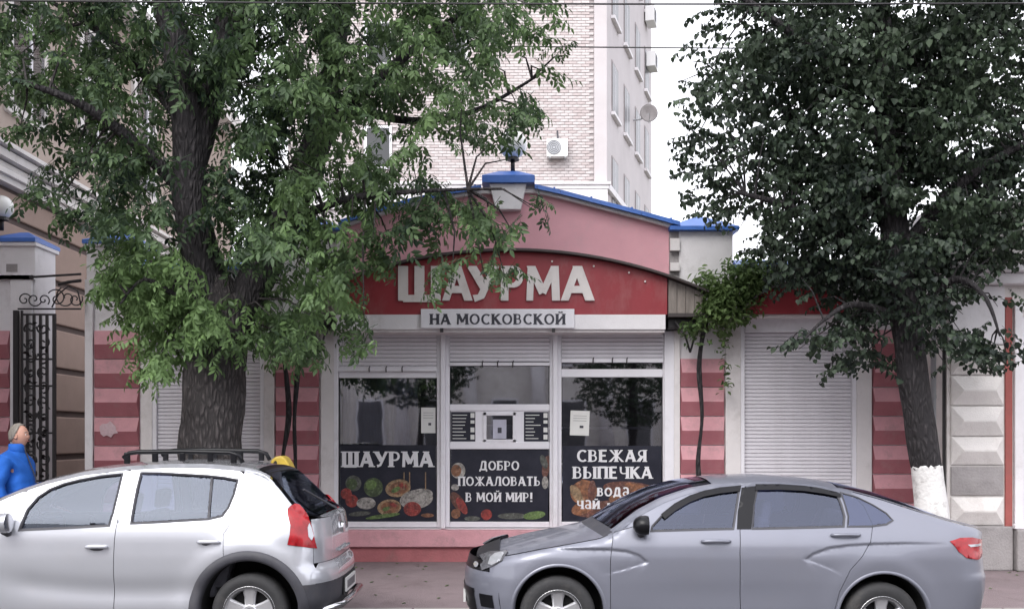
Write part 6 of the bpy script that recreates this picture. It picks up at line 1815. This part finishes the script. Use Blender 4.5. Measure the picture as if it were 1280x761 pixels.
blobsL = [ # px, py, rx, ry, n, tone
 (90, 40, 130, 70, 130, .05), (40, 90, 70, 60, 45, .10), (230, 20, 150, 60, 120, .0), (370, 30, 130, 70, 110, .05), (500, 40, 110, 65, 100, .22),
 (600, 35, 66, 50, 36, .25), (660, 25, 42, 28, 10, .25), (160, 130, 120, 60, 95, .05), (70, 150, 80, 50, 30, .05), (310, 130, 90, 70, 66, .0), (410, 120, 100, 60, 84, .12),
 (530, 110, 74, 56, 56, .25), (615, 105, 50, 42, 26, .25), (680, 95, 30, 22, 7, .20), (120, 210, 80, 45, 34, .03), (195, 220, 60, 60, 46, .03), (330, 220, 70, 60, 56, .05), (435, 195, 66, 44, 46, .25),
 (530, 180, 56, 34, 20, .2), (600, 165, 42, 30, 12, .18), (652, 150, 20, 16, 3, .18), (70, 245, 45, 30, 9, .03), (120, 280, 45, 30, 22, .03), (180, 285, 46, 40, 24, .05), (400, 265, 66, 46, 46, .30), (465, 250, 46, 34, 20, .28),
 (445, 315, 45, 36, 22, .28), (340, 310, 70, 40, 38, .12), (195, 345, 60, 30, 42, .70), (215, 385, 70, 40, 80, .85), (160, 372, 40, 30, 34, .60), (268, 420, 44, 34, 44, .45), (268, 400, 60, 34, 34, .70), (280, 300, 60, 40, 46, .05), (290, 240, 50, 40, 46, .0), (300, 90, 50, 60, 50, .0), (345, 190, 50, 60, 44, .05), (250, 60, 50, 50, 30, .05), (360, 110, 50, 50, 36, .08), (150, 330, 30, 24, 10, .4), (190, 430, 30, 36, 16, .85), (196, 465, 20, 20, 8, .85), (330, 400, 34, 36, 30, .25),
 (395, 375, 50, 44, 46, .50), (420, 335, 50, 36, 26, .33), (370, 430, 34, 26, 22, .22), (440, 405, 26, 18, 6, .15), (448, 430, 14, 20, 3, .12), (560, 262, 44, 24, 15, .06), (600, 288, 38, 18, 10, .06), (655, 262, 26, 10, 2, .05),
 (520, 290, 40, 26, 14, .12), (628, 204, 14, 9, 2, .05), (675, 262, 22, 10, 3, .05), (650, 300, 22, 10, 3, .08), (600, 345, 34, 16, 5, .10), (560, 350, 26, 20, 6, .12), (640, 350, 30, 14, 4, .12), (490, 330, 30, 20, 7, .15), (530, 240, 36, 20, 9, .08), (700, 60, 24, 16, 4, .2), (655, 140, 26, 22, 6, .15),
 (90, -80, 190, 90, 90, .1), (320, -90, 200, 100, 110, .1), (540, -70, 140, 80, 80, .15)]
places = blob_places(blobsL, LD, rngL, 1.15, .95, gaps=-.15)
# rest of the crown above the frame
for i in range(420):
    a, b, c = NR.normal(0, 1, 3); l_ = math.sqrt(a * a + b * b + c * c); k = NR.uniform(.6, 1) / l_
    places.append((PX(300, LD) + a * k * 3.0, LD + b * k * 2.0, 8.6 + c * k * 1.9, NR.uniform(0, 6.28), NR.uniform(-.1, .8), NR.uniform(-.5, .5), NR.uniform(.9, 1.3), .1))
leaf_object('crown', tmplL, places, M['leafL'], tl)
# fine twigs from the limbs to each leafy mass
tg = MB()
dense = []
for (p, r) in limbsL:
    for i in range(len(p) - 1):
        for k in range(6): dense.append(Vector(p[i]).lerp(Vector(p[i + 1]), k / 6))
for (px, py, rx, ry, n, ts) in blobsL:
    if py < -40: continue
    for _ in range(max(1, n // 14)):
        D = LD + rngL.uniform(-.7, .7); e = P(px + rngL.uniform(-.7, .7) * rx, py + rngL.uniform(-.7, .7) * ry, D); q = dist_limbs(e, dense)
        mid = q.lerp(e, .5) + Vector((rngL.uniform(-.08, .08), rngL.uniform(-.08, .08), .10))
        tg.tube([q, mid, e], [.016, .010, .004], 5, cap=False)
o = obj('twigs', tg, M['bark'], tl, smooth=True); o['kind'] = 'stuff'

# --- linden, right
RD = 11.9
tr2 = thing('linden_tree', 'dark dense leafy tree with a whitewashed trunk foot behind the grey saloon', 'tree', (PX(1172, RD), RD, .15))
def rp(px, py, D=RD): return tuple(P(px, py, D))
t1 = limb([(PX(1170, RD), RD, .1), rp(1168, 680), rp(1163, 620), rp(1159, 581)], [.24, .20, .178, .174], n=40, rough=.12, seed=4, furrow=.03, sub=10)
for i_ in range(len(t1.v) - 40, len(t1.v)): t1.v[i_] = (t1.v[i_][0], t1.v[i_][1], t1.v[i_][2] + random.uniform(-.05, .01))
obj('whitewashed_foot', t1, M['lime'], tr2, smooth=True)
t2 = limb([rp(1161.5, 606), rp(1150, 530), rp(1141, 470), rp(1134, 410), rp(1124, 340), rp(1115, 260), rp(1110, 170), rp(1105, 60), rp(1100, -80), rp(1100, -260)], [.168, .168, .168, .170, .17, .15, .13, .10, .08, .04], n=40, rough=.12, seed=9, furrow=.04, sub=8)
obj('trunk', t2, M['barkd'], tr2, smooth=True)
limbsR = [
 ([rp(1128, 370), rp(1060, 300, 11.6), rp(990, 260, 11.4), rp(920, 240, 11.3)], [.08, .06, .04, .015]),
 ([rp(1120, 300), rp(1050, 200, 12.2), rp(970, 130, 12.4), rp(890, 90, 12.5)], [.08, .06, .04, .015]),
 ([rp(1122, 320), rp(1190, 240, 11.6), rp(1260, 190, 11.4), rp(1330, 160, 11.3)], [.09, .06, .04, .02]),
 ([rp(1112, 200), rp(1040, 90, 11.6), rp(960, 20, 11.4), rp(900, -20, 11.3)], [.07, .05, .04, .02]),
 ([rp(1112, 180), rp(1180, 80, 12.1), rp(1250, 20, 12.3)], [.07, .05, .02]),
 ([rp(1132, 400), rp(1190, 350, 11.5), rp(1230, 370, 11.3), rp(1250, 420, 11.2)], [.05, .04, .025, .01]),
 ([rp(1132, 400), rp(1070, 380, 11.5), rp(1030, 400, 11.3), rp(1000, 430, 11.2)], [.05, .035, .02, .01]),
]
for i, (p, r) in enumerate(limbsR):
    obj('branch', limb(p, r, n=14, rough=.12, seed=i * 3.3), M['barkd'], tr2, smooth=True)
rngR = np.random.RandomState(8)
tmplR = [sprig_linden(rngR) for _ in range(14)]
blobsR = [
 (1080, 60, 150, 70, 420, .12), (960, 40, 80, 50, 120, .15), (910, 20, 45, 30, 26, .15), (1220, 60, 110, 70, 300, .12), (940, 110, 80, 50, 130, .12), (885, 120, 40, 34, 24, .12), (872, 70, 22, 16, 5, .15),
 (1060, 150, 130, 70, 380, .08), (1200, 160, 110, 70, 320, .10), (950, 180, 90, 60, 170, .08), (880, 190, 34, 40, 26, .08), (860, 215, 18, 20, 7, .08), (853, 245, 14, 12, 3, .06), (900, 250, 44, 36, 36, .05), (990, 250, 100, 60, 240, .04),
 (1100, 250, 120, 70, 420, .0), (1220, 240, 100, 60, 260, .04), (1030, 320, 80, 50, 190, .0), (960, 300, 44, 40, 52, .04), (1110, 330, 90, 50, 260, .0), (1200, 310, 70, 34, 120, .0), (1265, 290, 44, 30, 46, .03),
 (1060, 380, 60, 26, 84, .0), (1000, 350, 36, 30, 36, .03), (1100, 385, 40, 24, 50, .0), (1050, 420, 50, 20, 32, .02), (1010, 430, 26, 14, 9, .03), (1080, 450, 34, 16, 16, .03), (1045, 462, 18, 12, 5, .03), (985, 432, 12, 8, 2, .03), (1100, 465, 22, 12, 7, .02),
 (1180, 380, 44, 30, 46, .0), (1215, 360, 38, 26, 22, .0), (1190, 430, 40, 26, 30, .02), (1230, 435, 36, 24, 20, .02), (1255, 380, 26, 26, 9, .02), (1240, 455, 24, 12, 7, .02), (1272, 440, 18, 20, 6, .02), (1180, 462, 20, 10, 5, .02), (1160, 400, 26, 34, 22, .0), (1262, 330, 30, 14, 10, .02), (848, 150, 12, 10, 3, .1), (850, 105, 12, 8, 2, .1),
 (1050, -80, 170, 90, 260, .12), (1230, -60, 130, 80, 160, .12), (1330, 120, 70, 140, 180, .08), (1340, 260, 50, 60, 60, .05)]
blobsR = [(a_, b_, c_, d_, n_ * (.85 if b_ >= 400 else .55 if b_ >= 350 else .62 if b_ >= 300 else .62 if a_ < 985 and b_ >= 0 else .95), t_) for a_, b_, c_, d_, n_, t_ in blobsR]
places = blob_places(blobsR, RD, rngR, 1.0, 1.45, hang=.25, gaps=-.18)
for i in range(600):
    a, b, c = NR.normal(0, 1, 3); l_ = math.sqrt(a * a + b * b + c * c); k = NR.uniform(.6, 1) / l_
    places.append((PX(1110, RD) + a * k * 2.2, RD + b * k * 1.7, 7.6 + c * k * 1.8, NR.uniform(0, 6.28), NR.uniform(-.1, .5), NR.uniform(-.4, .4), NR.uniform(.9, 1.2), .12))
leaf_object('crown', tmplR, places, M['leafR'], tr2)
tg = MB(); dense = []
for (p, r) in limbsR:
    for i in range(len(p) - 1):
        for k in range(6): dense.append(Vector(p[i]).lerp(Vector(p[i + 1]), k / 6))
for (px, py, rx, ry, n, ts) in blobsR:
    if py < -40: continue
    for _ in range(max(1, int(n / 9))):
        D = RD + rngR.uniform(-.6, .6); e = P(px + rngR.uniform(-.7, .7) * rx, py + rngR.uniform(-.7, .7) * ry, D); q = dist_limbs(e, dense)
        tg.tube([q, q.lerp(e, .5) + Vector((0, 0, .08)), e], [.013, .008, .003], 5, cap=False)
o = obj('twigs', tg, M['barkd'], tr2, smooth=True); o['kind'] = 'stuff'

# --- climbing vines on the canopy posts
rngV = np.random.RandomState(3)
tmplV = [sprig_vine(rngV) for _ in range(10)]
def vine(label, blobs, stems, D):
    t = thing('climbing_vine', label, 'vine', (PX(stems[0][0][0], D), D, .15), 'climbing vines on the shop front')
    for st in stems:
        pts = []
        for i, (px, py) in enumerate(st): pts.append((PX(px, D) + .012 * math.sin(i * 2.3), D + .03 * math.cos(i * 1.7), PZ(py, D) if py < 700 else .15))
        rs = [.027] * len(pts)
        obj('stem', limb(pts, rs, n=10, rough=.6, seed=st[0][0]), M['barkd'], t, smooth=True)
    if blobs: leaf_object('foliage', tmplV, blob_places(blobs, D, rngV, .28), M['leafV'], t)
    return t
vine('leafy green vine climbing the right post and spreading over the dark bracket', [(915, 375, 40, 28, 150, .22), (940, 352, 30, 20, 70, .30), (895, 388, 22, 20, 40, .15), (905, 420, 9, 24, 10, .05), (907, 462, 5, 24, 4, .03), (960, 345, 22, 16, 34, .22), (885, 352, 16, 10, 12, .2), (872, 412, 16, 12, 22, .0), (930, 335, 26, 16, 30, .1)],
     [[(875, 702), (877, 640), (873, 580), (877, 520), (874, 460), (880, 415), (884, 395)]], 13.42)
vine('bare dark vine stems between the left shutter and the left shop window', [(366, 432, 26, 14, 26, .05), (345, 452, 12, 14, 7, .1)],
     [[(356, 702), (359, 640), (355, 580), (360, 520), (357, 470), (354, 436), (358, 415)], [(370, 702), (367, 640), (371, 580), (367, 520), (371, 460), (369, 415)]], 13.42)
pl_ = []
rngF = np.random.RandomState(21)
one = []
for k in range(5):
    lv, lf = leaflet(rngF.uniform(.05, .08), rngF.uniform(.03, .045), .3); one.append((lv, lf, np.full(2, rngF.uniform(.3, 1))))
for i in range(260):
    x, y = rngF.uniform(-8, 8), 10.65 + 2.9 * rngF.rand() ** .8
    z = interp([(10.6, .05), (11.2, .085), (12.5, .15), (14, .15)], y) + .008
    pl_.append((x, y, z, rngF.uniform(0, 6.28), rngF.uniform(-.12, .12), rngF.uniform(-.2, .2), 1, rngF.uniform(0, .5)))
o = leaf_object('fallen_leaves', one, pl_, M['leafV'], None); tag(o, 'small fallen leaves scattered over the pavement in front of the shop', 'leaves')
# dark tangle under the right canopy bracket
# --- street trees across the road, seen in the reflections
for (x, y, h, lab) in ((-3.3, -9.5, 3.9, 'leafy street tree across the road, left of the camera'), (4.2, -9.0, 3.4, 'leafy street tree across the road, right of the camera')):
    t = thing('street_tree', lab, 'tree', (x, y, .15))
    obj('trunk', limb([(x, y, .1), (x, y, 1.4), (x + .1, y, 2.8), (x + .1, y, 4.6)], [.2, .16, .13, .05], n=16), M['barkd'], t, smooth=True)
    pl_ = []
    for i in range(700):
        a, b, c = NR.normal(0, 1, 3); l_ = math.sqrt(a * a + b * b + c * c); k = NR.uniform(.3, 1) ** .5 / l_
        pl_.append((x + a * k * 2.1, y + b * k * 2.0, h + .6 + c * k * 1.9, NR.uniform(0, 6.28), NR.uniform(-.1, .5), 0, NR.uniform(1.2, 1.6), .1))
    leaf_object('crown', tmplR, pl_, M['leafR'], t)

# ------------------------------------------------------------------ person in the blue jacket
def skin_mesh(joints, edges, levels=2, root=0):
    me = bpy.data.meshes.new('sk'); me.from_pydata([j[0] for j in joints], edges, [])
    o = bpy.data.objects.new('sk', me); COL.objects.link(o)
    md = o.modifiers.new('skin', 'SKIN'); md.use_smooth_shade = True
    sv = me.skin_vertices[0].data
    for i, j in enumerate(joints):
        r = j[1]; sv[i].radius = (r, r) if not hasattr(r, '__len__') else r; sv[i].use_root = (i == root)
    s2 = o.modifiers.new('sub', 'SUBSURF'); s2.levels = levels; s2.render_levels = levels
    dg = bpy.context.evaluated_depsgraph_get(); ev = o.evaluated_get(dg); m2 = bpy.data.meshes.new_from_object(ev)
    vs = [tuple(v.co) for v in m2.vertices]; fs = [tuple(p.vertices) for p in m2.polygons]
    bpy.data.objects.remove(o); bpy.data.meshes.remove(m2)
    return vs, fs
HD = 10.85
pe = thing('person', 'person with short grey blond hair in a bright blue jacket beside the iron gate', 'person', (PX(20, HD), HD, .15))
gx = PX(20, HD); gz = .15
# local frame: +X is where the person faces (towards the right of the picture)
def J(x, y, z): return (gx + x, HD + y, gz + z)
# heights follow a 1.77 m figure
jt = [(J(0, 0, .98), .125), (J(.0, 0, 1.16), .12), (J(-.01, 0, 1.36), .13), (J(0, 0, 1.48), .06), (J(.02, 0, 1.57), .05),
      (J(0, -.10, .93), .095), (J(.03, -.10, .50), .062), (J(-.02, -.10, .09), .042), (J(.13, -.11, .035), .035),
      (J(0, .10, .93), .095), (J(-.05, .10, .50), .062), (J(-.14, .10, .09), .042), (J(.0, .11, .035), .035),
      (J(-.02, -.18, 1.42), .062), (J(-.06, -.22, 1.14), .046), (J(.02, -.22, .90), .032), (J(.04, -.215, .83), .030),
      (J(-.02, .18, 1.42), .062), (J(-.05, .22, 1.14), .046), (J(.06, .22, .90), .032), (J(.08, .215, .83), .030)]
ed = [(0, 1), (1, 2), (2, 3), (3, 4), (0, 5), (5, 6), (6, 7), (7, 8), (0, 9), (9, 10), (10, 11), (11, 12), (2, 13), (13, 14), (14, 15), (15, 16), (2, 17), (17, 18), (18, 19), (19, 20)]
# fingers and thumbs
for (wi, sd) in ((16, -1), (20, 1)):
    wx, wy, wz = [c - g for c, g in zip(jt[wi][0], (gx, HD, gz))]
    for k, (dx_, ln) in enumerate(((-.030, .060), (-.010, .072), (.010, .068), (.028, .055))):
        b = len(jt); jt.append((J(wx + dx_, wy, wz - .035), .0095)); jt.append((J(wx + dx_ + .006, wy - sd * .006, wz - .035 - ln * .55), .0085)); jt.append((J(wx + dx_ + .010, wy - sd * .018, wz - .035 - ln), .007))
        ed += [(wi, b), (b, b + 1), (b + 1, b + 2)]
    b = len(jt); jt.append((J(wx + .036, wy - sd * .01, wz - .010), .010)); jt.append((J(wx + .048, wy - sd * .018, wz - .045), .008)); ed += [(wi, b), (b, b + 1)]
v1, f1 = skin_mesh(jt, ed, 1)
# head: shaped sphere with brow, nose, lips, chin, ears; joined into the same body mesh
hc = J(.035, 0, 1.655)
hv, hf = [], []; nu, nv_ = 28, 22
for i in range(nv_ + 1):
    ph = math.pi * i / nv_
    for k in range(nu):
        th = 2 * math.pi * k / nu
        x, y, z = math.sin(ph) * math.cos(th), math.sin(ph) * math.sin(th), math.cos(ph)
        X, Y, Z = x * .094, y * .074, z * .118
        if z < 0: Y *= 1 - .28 * (-z) ** 1.5; X *= 1 - .10 * (-z)
        fr = max(0, x) ** 2
        if x > 0:
            X += .022 * math.exp(-((z + .12) / .16) ** 2 - (y / .20) ** 2)          # nose
            X += .006 * math.exp(-((z + .48) / .08) ** 2 - (y / .35) ** 2)          # lips
            X += .012 * math.exp(-((z + .78) / .16) ** 2 - (y / .4) ** 2)           # chin
            X -= .010 * math.exp(-((z - .10) / .10) ** 2 - ((abs(y) - .36) / .16) ** 2)   # eye sockets
            X += .005 * math.exp(-((z - .26) / .08) ** 2 - (y / .6) ** 2)           # brow
        hv.append((hc[0] + X, hc[1] + Y, hc[2] + Z))
for i in range(nv_):
    for k in range(nu):
        k2 = (k + 1) % nu; hf.append((i * nu + k, (i + 1) * nu + k, (i + 1) * nu + k2, i * nu + k2))
bm_ = MB(); bm_.add(v1, f1); bm_.add(hv, hf)
for sd in (-1, 1):
    e_ = MB(); e_.lathe([(0.001, -.006), (.018, -.006), (.024, 0), (.016, .006), (.001, .002)], (0, 0, 0), 'y', 12)
    bm_.add([(hc[0] - .005 + a, hc[1] + sd * .074 + b * sd, hc[2] - .005 + c * 1.4) for a, b, c in e_.v], e_.f)
obj('body', bm_, M['skin'], pe, smooth=True)
for sd in (-1, 1):
    e_ = MB(); e_.lathe([(.001, -.008), (.006, -.004), (.008, 0), (.006, .004), (.001, .008)], (hc[0] + .080, hc[1] + sd * .028, hc[2] + .012), 'z', 12); eo = obj('eye', e_, M['white'], pe, smooth=True)
    e_ = MB(); e_.lathe([(.001, -.005), (.006, 0), (.001, .005)], (hc[0] + .085, hc[1] + sd * .028, hc[2] + .012), 'z', 10); obj('iris', e_, M['ink'], eo)
    e_ = MB(); e_.tube([(hc[0] + .088, hc[1] + sd * .014, hc[2] + .036), (hc[0] + .086, hc[1] + sd * .030, hc[2] + .041), (hc[0] + .074, hc[1] + sd * .046, hc[2] + .035)], .004, 6); obj('eyebrow', e_, M['hair'], pe)
e_ = MB(); e_.tube([(hc[0] + .094, hc[1] - .022, hc[2] - .058), (hc[0] + .101, hc[1], hc[2] - .056), (hc[0] + .094, hc[1] + .022, hc[2] - .058)], .004, 6); obj('mouth', e_, nmat('lips', (.35, .12, .11), .5), pe)
# hair: cap of short locks covering crown, sides and nape
hm = MB(); nu2 = 40; rows = 16
for i in range(rows + 1):
    for k in range(nu2):
        th = 2 * math.pi * k / nu2; cth = math.cos(th)
        low = .30 if cth > .55 else (.30 + (.55 - cth) * 1.05 if cth > -.1 else .98 + .25 * (-cth))
        ph = (math.pi * .5) * (low if low < 1.35 else 1.35) * i / rows * 1.12
        x, y, z = math.sin(ph) * cth, math.sin(ph) * math.sin(th), math.cos(ph)
        f = 1.08 + .08 * noise.noise(Vector((x * 7, y * 7, z * 5))) + .02 * noise.noise(Vector((x * 22, y * 22, z * 14)))
        if i == rows: f = 1.01
        hm.v.append((hc[0] + x * .096 * f - .006, hc[1] + y * .080 * f, hc[2] + z * .118 * f + .004))
for i in range(rows):
    for k in range(nu2):
        k2 = (k + 1) % nu2; hm.f.append((i * nu2 + k, (i + 1) * nu2 + k, (i + 1) * nu2 + k2, i * nu2 + k2)); hm.m.append(0)
obj('hair', hm, M['hair'], pe, smooth=True)
jk = [(J(.01, 0, .92), .17), (J(.04, 0, 1.06), .175), (J(.035, 0, 1.22), .165), (J(0, 0, 1.38), .145), (J(.005, 0, 1.49), .082), (J(.02, 0, 1.56), .074),
      (J(-.03, -.185, 1.40), .088), (J(-.07, -.235, 1.14), .072), (J(-.01, -.235, .95), .058), (J(.01, -.225, .885), .050),
      (J(-.03, .185, 1.40), .088), (J(-.06, .235, 1.14), .072), (J(.03, .235, .95), .058), (J(.05, .225, .885), .050)]
je = [(0, 1), (1, 2), (2, 3), (3, 4), (4, 5), (3, 6), (6, 7), (7, 8), (8, 9), (3, 10), (10, 11), (11, 12), (12, 13)]
v2, f2 = skin_mesh(jk, je, 3)
v2 = [(x + .020 * noise.noise(Vector((x * 7, y * 7, z * 9))), y + .022 * noise.noise(Vector((x * 8, y * 8 + 3, z * 11))), z) for x, y, z in v2]
jm = MB(); jm.add(v2, f2); jo = obj('jacket', jm, M['jacket'], pe, smooth=True)
km = MB(); km.lathe([(.080, 0), (.086, .01), (.078, .085), (.070, .088), (.068, .03)], J(.008, 0, 1.485), 'z', 24); obj('collar', km, M['jacket'], jo, smooth=True)
zm = MB(); zm.tube([J(.088, 0, 1.57), J(.095, 0, 1.50), J(.15, 0, 1.36), J(.205, 0, 1.22), J(.220, 0, 1.05), J(.195, 0, .90)], .007, 6); obj('zip', zm, M['ink'], jo, smooth=True)
tk = [(J(0, 0, .96), .145), (J(0, -.10, .90), .112), (J(.03, -.10, .50), .082), (J(-.02, -.10, .10), .070), (J(0, .10, .90), .112), (J(-.05, .10, .50), .082), (J(-.14, .10, .10), .070)]
v3, f3 = skin_mesh(tk, [(0, 1), (1, 2), (2, 3), (0, 4), (4, 5), (5, 6)], 2); tm = MB(); tm.add(v3, f3); obj('trousers', tm, M['trouser'], pe, smooth=True)
for (x, y) in ((-.02, -.10), (-.14, .10)):
    sm = MB(); rr_ = []
    for (dx_, w_, h_) in ((-.09, .03, .05), (-.05, .045, .085), (.03, .045, .085), (.11, .05, .055), (.17, .035, .035)):
        rr_.append([(gx + x + dx_, HD + y + w_ * math.cos(a), gz + max(0.002, h_ * .5 + h_ * .5 * math.sin(a))) for a in [2 * math.pi * k / 12 for k in range(12)]])
    for r_ in rr_: sm.v += r_
    for i in range(4):
        for k in range(12): sm.f.append((i * 12 + k, (i + 1) * 12 + k, (i + 1) * 12 + (k + 1) % 12, i * 12 + (k + 1) % 12)); sm.m.append(0)
    sm.f += [tuple(range(12))[::-1], tuple(range(48, 60))]; sm.m += [0, 0]
    obj('shoe', sm, M['under'], pe, smooth=True)
